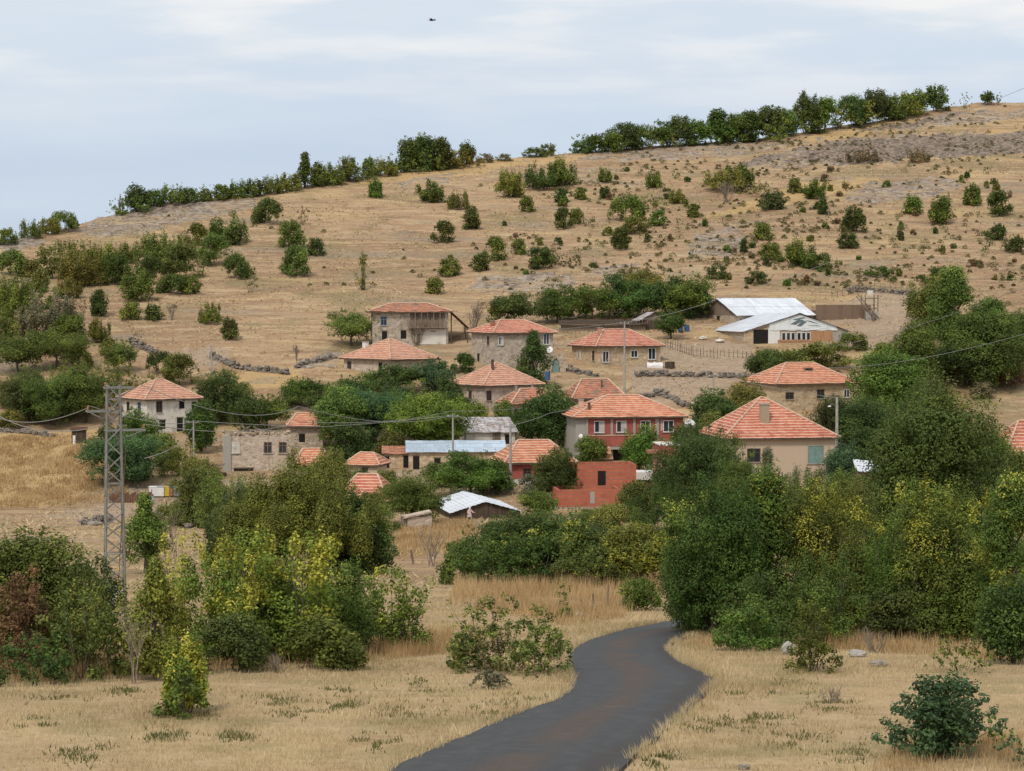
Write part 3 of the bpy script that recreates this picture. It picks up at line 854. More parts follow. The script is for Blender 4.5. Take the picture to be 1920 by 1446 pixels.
def leaf_quads(Pc, size, rng, up=0.4, out=None, w=0.6):
    n = len(Pc)
    nr = rng.normal(0, 1, (n, 3)); nr[:, 2] = np.abs(nr[:, 2]) + up
    if out is not None: nr += out * 1.3
    nr /= np.linalg.norm(nr, axis=1)[:, None]
    t = rng.normal(0, 1, (n, 3)); t -= nr * (t * nr).sum(1)[:, None]
    t /= np.linalg.norm(t, axis=1)[:, None] + 1e-9
    b = np.cross(nr, t)
    L = (size * rng.uniform(0.65, 1.35, n))[:, None] * 0.5
    V = np.stack([Pc - t * L, Pc + b * L * w - nr * L * 0.15, Pc + t * L, Pc - b * L * w - nr * L * 0.15], 1).reshape(-1, 3)
    return V, np.arange(n * 4).reshape(n, 4)
build_grass()
# ---------------------------------------------------------------- trees and bushes
_proto = {}
ORNG = random.Random(77)
def clumps_for(kind, aspect, rng):
    """clump centres / radii in a box 1 high and `aspect` wide standing on the origin"""
    out = []
    A = aspect * 0.5
    def add(x, y, z, rx, rz, wgt=1.0):
        out.append((x, y, z, rx, rx, rz, wgt))
    if kind in ('round', 'dense'):
        zc, rz0 = (0.55, 0.45) if kind == 'round' else (0.49, 0.51)
        for i in range(44 if kind == 'dense' else 36):
            d = rng.normal(0, 1, 3); d /= np.linalg.norm(d)
            rr = rng.uniform(0.35, 0.92)
            cr = rng.uniform(0.10, 0.19)
            add(d[0] * rr * A, d[1] * rr * A, zc + d[2] * rr * rz0 * (0.9 if d[2] > 0 else 0.8), cr * (0.6 + 0.5 * aspect), cr * 0.8, 1)
        for i in range(42):
            d = rng.normal(0, 1, 3); d /= np.linalg.norm(d)
            q = rng.uniform(0.92, 1.10)
            add(d[0] * A * q, d[1] * A * q, max(0.06, zc + d[2] * rz0 * q * 0.95), rng.uniform(0.025, 0.055), rng.uniform(0.03, 0.06), 0.35)
    elif kind == 'bush':
        for i in range(34):
            th = rng.uniform(0, 6.283); z = rng.uniform(0.08, 0.84)
            R0 = A * math.sqrt(max(0.05, 1 - (z * 1.02) ** 2)) * rng.uniform(0.25, 0.92)
            cr = rng.uniform(0.10, 0.18)
            add(math.cos(th) * R0, math.sin(th) * R0, z, cr * (0.5 + 0.5 * aspect), cr, 1)
        for i in range(26):
            th = rng.uniform(0, 6.283); R0 = A * rng.uniform(0.2, 1.0)
            z = math.sqrt(max(0.02, 1 - (R0 / A) ** 2)) * rng.uniform(0.85, 1.0)
            add(math.cos(th) * R0, math.sin(th) * R0, z, rng.uniform(0.025, 0.05), rng.uniform(0.05, 0.11), 0.35)
    elif kind == 'upright':
        for i in range(30):
            th = rng.uniform(0, 6.283); R0 = A * math.sqrt(rng.uniform(0, 1)) * 0.85
            top = rng.uniform(0.55, 1.0) * (1 - 0.35 * (R0 / A) ** 2)
            hz = rng.uniform(0.14, 0.26)
            add(math.cos(th) * R0, math.sin(th) * R0, max(0.12, top - hz), rng.uniform(0.05, 0.10), hz, 0.7)
        for i in range(16):
            th = rng.uniform(0, 6.283); R0 = A * math.sqrt(rng.uniform(0, 1)) * 0.8
            add(math.cos(th) * R0, math.sin(th) * R0, rng.uniform(0.1, 0.4), 0.14 * (0.5 + 0.5 * aspect), 0.14, 1)
    elif kind == 'willow':
        for i in range(110):
            th = rng.uniform(0, 6.283); R0 = A * math.sqrt(rng.uniform(0, 1))
            top = (1 - 0.45 * (R0 / A) ** 2) * rng.uniform(0.45, 1.0)
            hz = rng.uniform(0.10, 0.19)
            add(math.cos(th) * R0 * 0.95, math.sin(th) * R0 * 0.95, max(0.12, top - hz * 0.8), rng.uniform(0.05, 0.10), hz, 1.4)
    elif kind == 'cone':
        for i in range(40):
            z = rng.uniform(0.03, 0.95); th = rng.uniform(0, 6.283)
            R0 = A * (1.0 - z) ** 0.75 * rng.uniform(0.4, 0.95)
            add(math.cos(th) * R0, math.sin(th) * R0, z, 0.10 * (1.2 - z) * (0.5 + aspect * 0.5), 0.09, 0.8)
    elif kind == 'tall':
        for i in range(60):
            z = rng.beta(1.5, 1.2) * 0.92 + 0.04; th = rng.uniform(0, 6.283)
            prof = math.sin(min(1.0, z * 1.1 + 0.12) * math.pi) ** 0.6
            R0 = A * prof * rng.uniform(0.15, 1.0)
            cr = rng.uniform(0.055, 0.12)
            add(math.cos(th) * R0, math.sin(th) * R0, z, cr * (0.5 + 0.5 * aspect) * 1.2, cr * 0.8, 1)
    elif kind == 'thicket':
        for i in range(38):
            x = rng.uniform(-A, A) * 0.92; y = rng.uniform(-A, A) * 0.5
            topz = 0.55 + 0.45 * (fbm(np.array([x * 5 / max(aspect, .5)]), np.array([y * 3]), int(rng.integers(99)), 2)[0])
            z = rng.uniform(0.08, 0.88) * topz
            cr = rng.uniform(0.08, 0.15)
            add(x, y, z, cr, cr * 0.9, 1)
        for i in range(26):
            x = rng.uniform(-A, A) * 0.95; y = rng.uniform(-A, A) * 0.4
            z = rng.uniform(0.72, 1.0)
            add(x, y, z, 0.05, rng.uniform(0.06, 0.11), 0.35)
        for i in range(40):
            x = rng.uniform(-A, A) * 1.05; y = -A * rng.uniform(0.35, 0.6)
            add(x, y, rng.uniform(0.08, 0.85), rng.uniform(0.03, 0.06), rng.uniform(0.03, 0.07), 0.4)
    elif kind == 'sparse':
        for i in range(24):
            th = rng.uniform(0, 6.283); z = rng.uniform(0.1, 0.95); R0 = A * rng.uniform(0.1, 0.95)
            add(math.cos(th) * R0, math.sin(th) * R0, z, 0.06, 0.08, 0.22)
    elif kind == 'scrag':
        for i in range(95):
            th = rng.uniform(0, 6.283); z = rng.uniform(0.04, 0.92)
            R0 = A * math.sqrt(max(0.06, 1 - (z * 0.95) ** 2)) * math.sqrt(rng.uniform(0.05, 1.1))
            add(math.cos(th) * R0, math.sin(th) * R0, z * rng.uniform(0.7, 1.0), rng.uniform(0.03, 0.075), rng.uniform(0.04, 0.085), 0.45)
    elif kind == 'arch':
        for i in range(70):
            th = rng.uniform(0, 6.283); z = rng.uniform(0.08, 0.88)
            R0 = A * math.sqrt(max(0.05, 1 - z ** 2)) * rng.uniform(0.1, 0.8)
            cr = rng.uniform(0.09, 0.15)
            add(math.cos(th) * R0, math.sin(th) * R0, z, cr, cr * 0.8, 1)
        for i in range(16):                       # drooping branch ends
            th = rng.uniform(0, 6.283)
            for q in range(4):
                t = 0.6 + 0.14 * q
                add(math.cos(th) * A * t, math.sin(th) * A * t, max(0.08, 0.72 - 0.9 * (t - 0.5) ** 1.5 - 0.35 * (t - .6)), 0.055, 0.045, 0.3)
    return out
def crown_mesh(kind, aspect, leaf, rng, name='crown'):
    cl = clumps_for(kind, aspect, rng)
    Cn = np.array([c[:3] for c in cl]); Rd = np.array([c[3:6] for c in cl]); W = np.array([c[6] for c in cl])
    surf = (Rd[:, 0] * Rd[:, 2]) * 12.0 * np.sqrt(W)
    cover = {'sparse': 0.75, 'willow': 0.9, 'upright': 0.95, 'thicket': 0.85}.get(kind, 1.0)
    cnt = np.maximum(4, (surf * cover / (0.30 * leaf * leaf) * 0.62)).astype(int)
    tot = cnt.sum()
    ci = np.repeat(np.arange(len(cl)), cnt)
    d = rng.normal(0, 1, (tot, 3)); d /= np.linalg.norm(d, axis=1)[:, None]
    rr = np.where(rng.uniform(0, 1, tot) < 0.75, rng.uniform(0.72, 1.08, tot), rng.uniform(0.2, 1.25, tot))
    # lumpy clump surfaces so that they do not read as balls
    lump = 1 + 0.35 * np.sin(d[:, 0] * 5 + ci) * np.sin(d[:, 1] * 4 + ci * 2.1) + 0.2 * np.sin(d[:, 2] * 7 + ci * 1.3)
    Pc = Cn[ci] + d * (rr * lump)[:, None] * Rd[ci]
    Pc[:, 2] = np.where(Pc[:, 2] < 0.02, rng.uniform(0.02, 0.12, tot), Pc[:, 2])
    V, F = leaf_quads(Pc, np.full(tot, leaf), rng, up=0.35, out=d)
    ct = rng.uniform(0, 1, len(cl)); cy = rng.uniform(0, 1, len(cl))
    tone = np.clip(0.55 * ct[ci] + 0.45 * rng.uniform(0, 1, tot), 0, 1)
    zn = np.clip(Pc[:, 2], 0, 1)
    yel = np.clip(0.62 * cy[ci] + 0.26 * zn + 0.14 * rng.uniform(0, 1, tot) - 0.02, 0, 1)
    return np_mesh(name, V, F, [M['leaf']], fattrs=dict(tone=tone, yel=yel)), cl
def wood_mesh(kind, aspect, cl, rng, lod):
    b = MB()
    n = 6 if lod < 0.05 else 4
    pts = [Vector(c[:3]) for c in cl]
    pick = sorted(range(len(pts)), key=lambda i: rng.random())[: (14 if lod < 0.05 else 6)]
    def limb(p0, p1, r0, r1):
        m = (p0 + p1) / 2 + Vector(rng.normal(0, 0.02, 3)) + Vector((0, 0, 0.03))
        b.path([p0, m, p1], [r0, (r0 + r1) / 2, r1], n)
    if kind in ('round', 'dense', 'tall', 'cone'):
        th = {'round': 0.50, 'dense': 0.40, 'tall': 0.72, 'cone': 0.8}[kind]
        ax = [Vector((0, 0, -0.06)), Vector((rng.normal(0, .015), rng.normal(0, .015), th * 0.35)), Vector((rng.normal(0, .03), rng.normal(0, .03), th * 0.7)), Vector((rng.normal(0, .04), rng.normal(0, .04), th))]
        b.path(ax, [0.034, 0.026, 0.019, 0.010], n + 2)
        for i in pick:
            t = rng.uniform(0.35, 0.95); s = t * 3; k = min(2, int(s)); p0 = ax[k].lerp(ax[k + 1], s - k)
            limb(p0, pts[i], 0.013 * (1.2 - t * 0.6), 0.003)
    else:
        for i in pick:
            r = Vector((pts[i].x * 0.2 + rng.normal(0, 0.02), pts[i].y * 0.2 + rng.normal(0, 0.02), -0.04))
            if kind == 'thicket': r.x = pts[i].x * 0.75
            limb(r, pts[i], 0.011 if kind == 'willow' else 0.008, 0.002)
    return b.mesh('trunk', M['bark'])
def proto(kind, w, h, y, var):
    aspect = w / h
    ab = min((0.35, 0.5, 0.7, 1.0, 1.4, 2.0, 2.8), key=lambda q: abs(math.log(q / aspect)))
    px = y / 2309.0
    leaf = max(0.10 if y < 130 else 0.14, px * 1.65) / h
    lb = min((0.012, 0.016, 0.021, 0.028, 0.038, 0.05, 0.068, 0.09, 0.12, 0.16), key=lambda q: abs(math.log(q / leaf)))
    key = (kind, ab, lb, var)
    if key not in _proto:
        rng = np.random.default_rng(int(sum(ord(c) * (i + 7) for i, c in enumerate(str(key))) % 99991))
        cm, cl = crown_mesh(kind, ab, lb, rng)
        _proto[key] = (cm, wood_mesh(kind, ab, cl, rng, lb), ab)
    return _proto[key]
TONES = {k: tuple(x * 1.42 for x in v) for k, v in {'dark': (0.040, 0.066, 0.018), 'mid': (0.060, 0.098, 0.021), 'bright': (0.070, 0.114, 0.024), 'olive': (0.084, 0.104, 0.026),
         'yellow': (0.096, 0.132, 0.024), 'grey': (0.092, 0.108, 0.062), 'blue': (0.040, 0.078, 0.032), 'rust': (0.105, 0.070, 0.036), 'pale': (0.12, 0.128, 0.055), 'brown': (0.10, 0.072, 0.042)}.items()}
def plant(kind, u, vb, wpx, hpx, tone, label, name='tree', cat='tree', group=None, yel=0.0, y=None, dy=0.0, lit=1.25, warm=1.16):
    """a tree or bush whose foot stands at ground pixel (u, vb), wpx x hpx pixels large"""
    if y is None:
        p = G(u, vb)
    else:
        p = on_ground(u, y)
    if dy: p = on_ground(u, p.y + dy)
    s = p.y / FPX
    w, h = wpx * s, hpx * s
    if y is not None:                       # foot hidden: stretch so the top is where it shows
        top = ratio_z(vb - hpx) * p.y
        h = max(0.5, top - p.z)
    cm, wm, ab = proto(kind, w, h, p.y, ORNG.randrange(2))
    o = empty(name, p, ORNG.uniform(-0.5, 0.5) + (math.pi if ORNG.random() < 0.5 else 0))
    k = w / (ab * h)
    o.scale = (h * k, h * k, h)
    tag(o, label, cat, group)
    c = link('crown' if cat == 'tree' else 'foliage', cm, o)
    t = TONES[tone]; j = [ORNG.uniform(0.88, 1.14) for _ in range(3)]
    jj = ORNG.uniform(0.88, 1.14) * lit
    c.color = (t[0] * j[0] * jj * warm, t[1] * j[1] * jj, t[2] * j[2] * jj, min(1, max(0, yel)))
    link('trunk' if cat == 'tree' else 'stems', wm, o)
    return o
ORD = ['first', 'second', 'third', 'fourth', 'fifth', 'sixth', 'seventh', 'eighth', 'ninth', 'tenth', 'eleventh', 'twelfth', 'thirteenth', 'fourteenth', 'fifteenth', 'sixteenth',
       'seventeenth', 'eighteenth', 'nineteenth', 'twentieth', 'twenty-first', 'twenty-second', 'twenty-third', 'twenty-fourth', 'twenty-fifth', 'twenty-sixth']
# ---------------------------------------------------------------- buildings
HR = random.Random(5)
def roof_slope(b, b0, b1, t0, t1, n=None, jit=0.03, step=0.05, course=COURSE, seg=0.9):
    """one roof slope laid in stepped courses; bottom edge b0-b1, top edge t0-t1"""
    b0, b1, t0, t1 = map(Vector, (b0, b1, t0, t1))
    nrm = (b1 - b0).cross((t0 + t1) / 2 - (b0 + b1) / 2).normalized()
    if nrm.z < 0: nrm = -nrm
    L = ((t0 + t1) / 2 - (b0 + b1) / 2).length
    n = n or max(2, round(L / course))
    e = (b1 - b0).length
    m = max(2, round(e / seg))
    d0 = (b1 - b0).normalized()
    sag = {}
    def pt(i, k, up):
        t = i / n
        p = (b0.lerp(t0, t)).lerp(b1.lerp(t1, t), k / m)
        if (i, k) not in sag: sag[(i, k)] = HR.uniform(-jit, jit)
        return p + nrm * (up + sag[(i, k)])
    for i in range(n):
        for k in range(m):
            p = [pt(i, k, step), pt(i, k + 1, step), pt(i + 1, k + 1, 0.0), pt(i + 1, k, 0.0)]
            v0 = i * course; v1 = (i + 1) * course - 0.001
            uv = [((q - b0).dot(d0), v) for q, v in zip(p, (v0 + .001, v0 + .001, v1, v1))]
            b.poly(p, uv)
            lo = [pt(i, k, -0.02), pt(i, k + 1, -0.02), p[1], p[0]]
            b.poly(lo, [(uv[0][0], v0 + .01), (uv[1][0], v0 + .01), (uv[1][0], v0 + .05), (uv[0][0], v0 + .05)])
def window(parent, c, r, n, w, h, frame='white', pane='glass', bars=1, sill=True, cross=False):
    up = Vector((0, 0, 1)); c = Vector(c)
    Mx = Matrix((( r.x, -n.x, 0, c.x), (r.y, -n.y, 0, c.y), (0, 0, 1, c.z), (0, 0, 0, 1)))   # local: x along wall, y into wall, z up
    b = MB(); t = 0.09
    b.box((-w / 2, -0.06, -h / 2), (-w / 2 + t, 0.02, h / 2), Mx).box((w / 2 - t, -0.06, -h / 2), (w / 2, 0.02, h / 2), Mx)
    b.box((-w / 2 + t, -0.06, h / 2 - t), (w / 2 - t, 0.02, h / 2), Mx).box((-w / 2 + t, -0.06, -h / 2), (w / 2 - t, 0.02, -h / 2 + t), Mx)
    for i in range(bars):
        x = -w / 2 + w * (i + 1) / (bars + 1)
        b.box((x - t * 0.4, -0.05, -h / 2 + t), (x + t * 0.4, 0.018, h / 2 - t), Mx)
    if cross:
        b.box((-w / 2 + t, -0.045, h * 0.16), (w / 2 - t, 0.016, h * 0.16 + t * 0.7), Mx)
    f = b.build('window', M[frame], parent)
    MB().box((-w / 2 + t * 0.5, -0.022, -h / 2 + t * 0.5), (w / 2 - t * 0.5, 0.012, h / 2 - t * 0.5), Mx).build('pane', M[pane], f)
    if sill:
        MB().box((-w / 2 - 0.1, -0.13, -h / 2 - 0.09), (w / 2 + 0.1, 0.02, -h / 2 - 0.003), Mx).build('sill', M['concrete'], f)
    return f
def door(parent, c, r, n, w, h, mat='wood', name='door'):
    c = Vector(c)
    Mx = Matrix(((r.x, -n.x, 0, c.x), (r.y, -n.y, 0, c.y), (0, 0, 1, c.z), (0, 0, 0, 1)))
    b = MB()
    k = max(2, round(w / 0.25))
    for i in range(k):
        x0 = -w / 2 + w * i / k
        b.box((x0 + 0.008, -0.05 - 0.008 * (i % 2), -h / 2), (x0 + w / k - 0.008, 0.02, h / 2), Mx)
    d = b.build(name, M[mat], parent)
    MB().box((w * 0.32, -0.12, -0.05), (w * 0.32 + 0.10, -0.05, 0.03), Mx).build('handle', M['steel'], d)
    return d
def opening(parent, c, r, n, w, h, name='opening'):
    c = Vector(c)
    Mx = Matrix(((r.x, -n.x, 0, c.x), (r.y, -n.y, 0, c.y), (0, 0, 1, c.z), (0, 0, 0, 1)))
    f = MB().box((-w / 2 - .08, -0.05, h / 2), (w / 2 + .08, 0.02, h / 2 + 0.14), Mx).build(name, M['wood'], parent)
    MB().box((-w / 2, -0.012, -h / 2), (w / 2, 0.012, h / 2 - 0.003), Mx).build('interior_shade', M['dark'], f)  # flat dark sheet painting the shade of an opening; wall is not cut
    return f
def chimney(parent, x, y, z0, z1, w=0.5, d=None, mat='ridge', cap=True):
    d = d or w
    b = MB().box((x - w / 2, y - d / 2, z0), (x + w / 2, y + d / 2, z1))
    c = b.build('chimney', M[mat], parent)
    if cap:
        MB().box((x - w / 2 - .07, y - d / 2 - .07, z1 + 0.003), (x + w / 2 + .07, y + d / 2 + .07, z1 + 0.1)).build('chimney_cap', M['concrete'], c)
    return c
def house(name, label, uc, ve, vb, lpx, rpx, th, rise, ridge=0.3, wall='stone', roof='tile', wins=(), chims=(), over=0.55, cat='house', kind='hip', D=None,
          y=None, group=None, front=None, caps=True, rshift=0.0, jit=0.03, ridge_y=0.0, sink=2.0):
    """uc, ve, vb: pixel column of the near left corner, eave row, base row; lpx / rpx: pixel widths of the two visible faces; th: turn in degrees"""
    y = y or depth_at(vb)
    s = y / FPX; t = R(th)
    W = rpx * s / math.cos(t)
    D = D or (lpx * s / math.sin(t))
    h = (vb - ve) * s
    e = P(uc, ve, y)
    org = Vector((e.x, e.y, e.z - h)) - Matrix.Rotation(t, 3, 'Z') @ Vector((-W / 2, -D / 2, 0))
    o = empty(name, org, t)
    tag(o, label, cat, group)
    o['W'] = W
    b = MB()
    x0, x1, y0, y1 = -W / 2, W / 2, -D / 2, D / 2
    b.poly([(x0, y0, -sink), (x1, y0, -sink), (x1, y0, h), (x0, y0, h)], [(0, 0), (W, 0), (W, h + sink), (0, h + sink)]) if not front else None
    b.poly([(x0, y1, -sink), (x0, y0, -sink), (x0, y0, h), (x0, y1, h)], [(0, 0), (D, 0), (D, h + sink), (0, h + sink)])
    b.poly([(x1, y0, -sink), (x1, y1, -sink), (x1, y1, h), (x1, y0, h)], [(0, 0), (D, 0), (D, h + sink), (0, h + sink)])
    b.poly([(x1, y1, -sink), (x0, y1, -sink), (x0, y1, h), (x1, y1, h)], [(0, 0), (W, 0), (W, h + sink), (0, h + sink)])
    rise *= s
    zr = h + 0.06
    if kind == 'gable_front':              # ridge runs away from the front; gables front and back
        for yy, q in ((y0, 1), (y1, -1)):
            pts = [(x0, yy, h), (x1, yy, h), (rshift * W, yy, h + rise - 0.05)]
            b.poly(pts[::q], [(p[0], p[2]) for p in pts[::q]])
    elif kind == 'gable':
        for xx, q in ((x0, -1), (x1, 1)):
            pts = [(xx, y0, h), (xx, y1, h), (xx, 0, h + rise - 0.05)]
            b.poly(pts[::q], [(p[1], p[2]) for p in pts[::q]])
    wo = b.build('wall', M[wall], o)
    if front:
        MB().poly([(x0, y0, -sink), (x1, y0, -sink), (x1, y0, h), (x0, y0, h)], [(0, 0), (W, 0), (W, h + sink), (0, h + sink)]).build('front_wall', M[front], o)
    X0, X1, Y0, Y1 = x0 - over, x1 + over, y0 - over, y1 + over
    rb = MB(); cp = []
    if kind == 'hip':
        rl = ridge * W
        ra, rc = Vector((-rl / 2 + rshift * W, ridge_y * D, zr + rise)), Vector((rl / 2 + rshift * W, ridge_y * D, zr + rise))
        c = [Vector((X0, Y0, zr)), Vector((X1, Y0, zr)), Vector((X1, Y1, zr)), Vector((X0, Y1, zr))]
        roof_slope(rb, c[0], c[1], ra, rc, jit=jit); roof_slope(rb, c[3], c[0], ra, ra, jit=jit)
        roof_slope(rb, c[1], c[2], rc, rc, jit=jit); roof_slope(rb, c[2], c[3], rc, ra, jit=jit)
        cp = [(c[0], ra), (c[3], ra), (c[1], rc), (c[2], rc), (ra, rc)]
    elif kind == 'gable':
        k = over / (D / 2) * rise
        ra, rc = Vector((X0, 0, zr + rise)), Vector((X1, 0, zr + rise))
        roof_slope(rb, (X0, Y0, zr - k), (X1, Y0, zr - k), ra, rc, jit=jit); roof_slope(rb, (X1, Y1, zr - k), (X0, Y1, zr - k), rc, ra, jit=jit)
        cp = [(ra, rc)]
    elif kind == 'gable_front':
        rx = rshift * W
        kl = over / (rx - x0) * rise; kr = over / (x1 - rx) * rise
        ra, rc = Vector((rx, Y0, zr + rise)), Vector((rx, Y1, zr + rise))
        roof_slope(rb, (X0, Y1, zr - kl), (X0, Y0, zr - kl), rc, ra, jit=jit); roof_slope(rb, (X1, Y0, zr - kr), (X1, Y1, zr - kr), ra, rc, jit=jit)
        cp = [(ra, rc)]
    elif kind == 'shed':                   # one slope falling towards the front
        roof_slope(rb, (X0, Y0, zr), (X1, Y0, zr), (X0, Y1, zr + rise), (X1, Y1, zr + rise), jit=jit)
    ro = rb.build('roof', M[roof], o)
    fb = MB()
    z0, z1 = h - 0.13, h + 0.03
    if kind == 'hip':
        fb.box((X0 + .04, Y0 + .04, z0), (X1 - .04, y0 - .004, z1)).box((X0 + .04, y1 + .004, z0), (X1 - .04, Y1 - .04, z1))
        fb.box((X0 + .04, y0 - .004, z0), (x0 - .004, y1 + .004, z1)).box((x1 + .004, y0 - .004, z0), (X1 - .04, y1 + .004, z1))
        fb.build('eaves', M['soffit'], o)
    if caps and cp and roof.startswith('tile'):
        cb = MB()
        for a, q in cp:
            if (Vector(a) - Vector(q)).length < 0.2: continue
            k = max(3, int((Vector(a) - Vector(q)).length / 0.9))
            for i in range(k):
                p0 = Vector(a).lerp(Vector(q), i / k); p1 = Vector(a).lerp(Vector(q), (i + 0.97) / k)
                cb.tube(p0 + Vector((0, 0, 0.05 + HR.uniform(0, .03))), p1 + Vector((0, 0, 0.05)), 0.13, 0.11, 6)
        cb.build('ridge_tile', M['ridge'], ro)
    def face(fc, tt):
        if fc == 'F': return Vector((x0 + tt * W, y0, 0)), Vector((1, 0, 0)), Vector((0, -1, 0))
        if fc == 'L': return Vector((x0, y1 - tt * D, 0)), Vector((0, -1, 0)), Vector((-1, 0, 0))
        return Vector((x1, y0 + tt * D, 0)), Vector((0, 1, 0)), Vector((1, 0, 0))
    for w in wins:
        fc, tt, zc, ww, hh, st = w[:6]
        c, r, n = face(fc, tt); c.z = zc * h
        if st == 'hole': opening(o, c, r, n, ww, hh)
        elif st == 'door': door(o, c, r, n, ww, hh)
        elif st == 'teal': window(o, c, r, n, ww, hh, 'teal', 'teal', 1, True)
        elif st == 'brown': window(o, c, r, n, ww, hh, 'brown_paint', 'glass', 1, True, True)
        elif st == 'blue': window(o, c, r, n, ww, hh, 'blue_paint', 'glass', 1, True, True)
        elif st == 'curtain':
            f = window(o, c, r, n, ww, hh, 'white', 'glass', 1, True)
            q = c + r * (ww * 0.24) + n * 0.028
            rr = r * (ww * 0.17); up = Vector((0, 0, hh * 0.42))
            MB().poly([q - rr - up, q + rr - up, q + rr + up, q - rr + up]).build('curtain', M['curtain'], f)
        else: window(o, c, r, n, ww, hh, 'white', 'glass', 1, True)
    def roof_z(x, yy):
        if kind != 'hip': return h + rise * 0.5
        rl = ridge * W / 2
        fx = (abs(x - rshift * W) - rl) / max(0.1, X1 - rl); fy = abs(yy) / (Y1)
        return zr + rise * (1 - max(0, fx, fy))
    for ch in chims:                       # x, y as fractions of the half size, height px above the roof, width, material
        cx, cy_, up, cw, cm = ch
        X, Y = cx * W / 2, cy_ * D / 2
        z = roof_z(X, Y)
        chimney(ro, X, Y, z - 0.3, z + up * s, cw, None, cm)
    return o, dict(W=W, D=D, h=h, s=s, y=y, rise=rise)

# --- white house behind the pylon
hA, gA = house('village_house', 'two-storey whitewashed stone house with flaking walls, standing behind the lattice pylon', 275, 750, 818, 63, 88, 35, 34, 0.16, 'white_wash', 'tile_pale',
      [('L', .28, .78, .8, 1.2, 'brown'), ('L', .72, .78, .9, 1.35, 'blue'), ('F', .24, .80, .9, 1.5, 'brown'), ('F', .68, .84, .8, 1.1, 'hole'), ('F', .92, .78, .7, 1.3, 'brown'),
       ('F', .30, .30, .9, 1.2, 'hole'), ('F', .64, .28, .9, 1.9, 'hole')], [(.55, .5, 10, .45, 'pink')])
# --- upper old house with the gallery
hB, gB = house('village_house', 'old stone house with open wooden gallery and sagging roof, topmost of the village houses', 698, 585, 646, 12, 142, 5, 15, 0.5, 'stone_grey', 'tile_old',
      [('F', .15, .72, 1.0, 1.4, 'blue'), ('F', .16, .25, .8, 1.6, 'hole'), ('F', .41, .30, .9, 1.3, 'hole'), ('F', .80, .30, .7, .9, 'hole'), ('F', .62, .18, .8, 1.4, 'door')], [], over=0.7, D=8.5, jit=0.07)
def _gallery():
    W, h = gB['W'], gB['h']; D = gB['D']
    b = MB()
    xa, xb, yf = -W * 0.02, W * 0.47, -D / 2
    b.box((xa, yf - 0.9, h * 0.50), (xb, yf - 0.01, h * 0.54))
    for i in range(7):
        x = xa + (xb - xa) * i / 6
        b.box((x - .06, yf - .88, h * .54), (x + .06, yf - .76, h * .98))
    b.box((xa, yf - .86, h * .70), (xb, yf - .80, h * .735))
    for i in range(32):
        x = xa + (xb - xa) * (i + .5) / 32
        b.box((x - .07, yf - .85, h * .545), (x + .06, yf - .815, h * .70))
    g = b.build('gallery', M['wood'], hB)
    MB().box((xa + W * .14, yf - .05, .0), (xb, yf - .012, h * .47)).build('whitewashed_patch', M['white_wash'], hB)
    MB().box((xa + .2, yf - .02, h * .56), (xb - .2, yf - .008, h * .96)).build('boarding', M['wood'], hB)
    # lean-to on the right
    b = MB()
    x1 = W / 2
    b.poly([(x1 + .6, -D / 2 + .2, h + .0), (x1 + 3.4, -D / 2 + .2, h - 2.6), (x1 + 3.4, D / 2, h - 2.6), (x1 + .6, D / 2, h)])
    b.poly([(x1 + .6, -D / 2 + .2, h - .1), (x1 + .6, D / 2, h - .1), (x1 + 3.4, D / 2, h - 2.7), (x1 + 3.4, -D / 2 + .2, h - 2.7)])
    b.build('lean_to_roof', M['tile_old'], hB)
    b = MB()
    for yy in (-D / 2 + .4, 0, D / 2 - .3):
        MB().beam((x1 + 3.1, yy, -1), (x1 + 3.1, yy, h - 2.5), .16).build('lean_to_post', M['wood_dark'], hB)
    b.beam((x1 + .5, -D / 2 + .3, -1), (x1 + .5, -D / 2 + .3, h), .2)
    b.build('dark_boarding_frame', M['wood_dark'], hB)
    MB().box((x1 + .01, -D / 2 + .6, -1), (x1 + .05, D / 2 - .6, h - .3)).build('dark_boarding', M['wood_dark'], hB)
_gallery()
# --- low house with the long roof
hC, gC = house('village_house', 'single-storey stone house with wide pyramid tile roof and small white chimney', 733, 675, 717, 96, 82, 42, 37, 0.04, 'stone_pink', 'tile_pale',
      [('L', .12, .58, .9, 1.9, 'brown'), ('L', .78, .60, .9, 1.6, 'hole')], [(-.5, .55, 12, .7, 'white')])
# --- tall stone house in the middle of the top row
hD, gD = house('village_house', 'two-storey grey stone house with trapezoid orange roof, behind the arched stone wall', 928, 625, 697, 46, 110, 22, 23, 0.42, 'stone_grey', 'tile',
      [('L', .72, .80, .8, 1.3, 'brown'), ('F', .10, .80, .8, 1.3, 'curtain'), ('F', .88, .84, 1.0, 1.7, 'white'), ('L', .30, .28, .9, 1.8, 'hole')], [(-.75, -.2, 10, .55, 'clay')])
# --- sandy house right of it
hE, gE = house('village_house', 'single-storey sandy stone house with three white-framed windows', 1120, 650, 693, 45, 122, 24, 30, 0.40, 'stone_yellow', 'tile',
      [('F', .13, .55, 1.1, 1.7, 'white'), ('F', .58, .66, 1.2, 1.1, 'white'), ('F', .86, .66, 1.3, 1.8, 'white'), ('L', .3, .6, .9, 1.4, 'curtain'), ('L', .85, .6, .7, 1.5, 'brown')], [(-.62, -.25, 13, .55, 'pink')])
# --- house below the tall one
hF, gF = house('village_house', 'small stone house with broad pyramid roof and thin stove pipe, below the tall stone house', 908, 724, 772, 60, 106, 32, 40, 0.05, 'stone_pink', 'tile_pale',
      [('L', .55, .62, .8, 1.2, 'brown'), ('F', .08, .62, .8, 1.4, 'brown'), ('F', .72, .7, .8, 1.0, 'brown')], [(-.35, -.35, 20, .3, 'rust')])
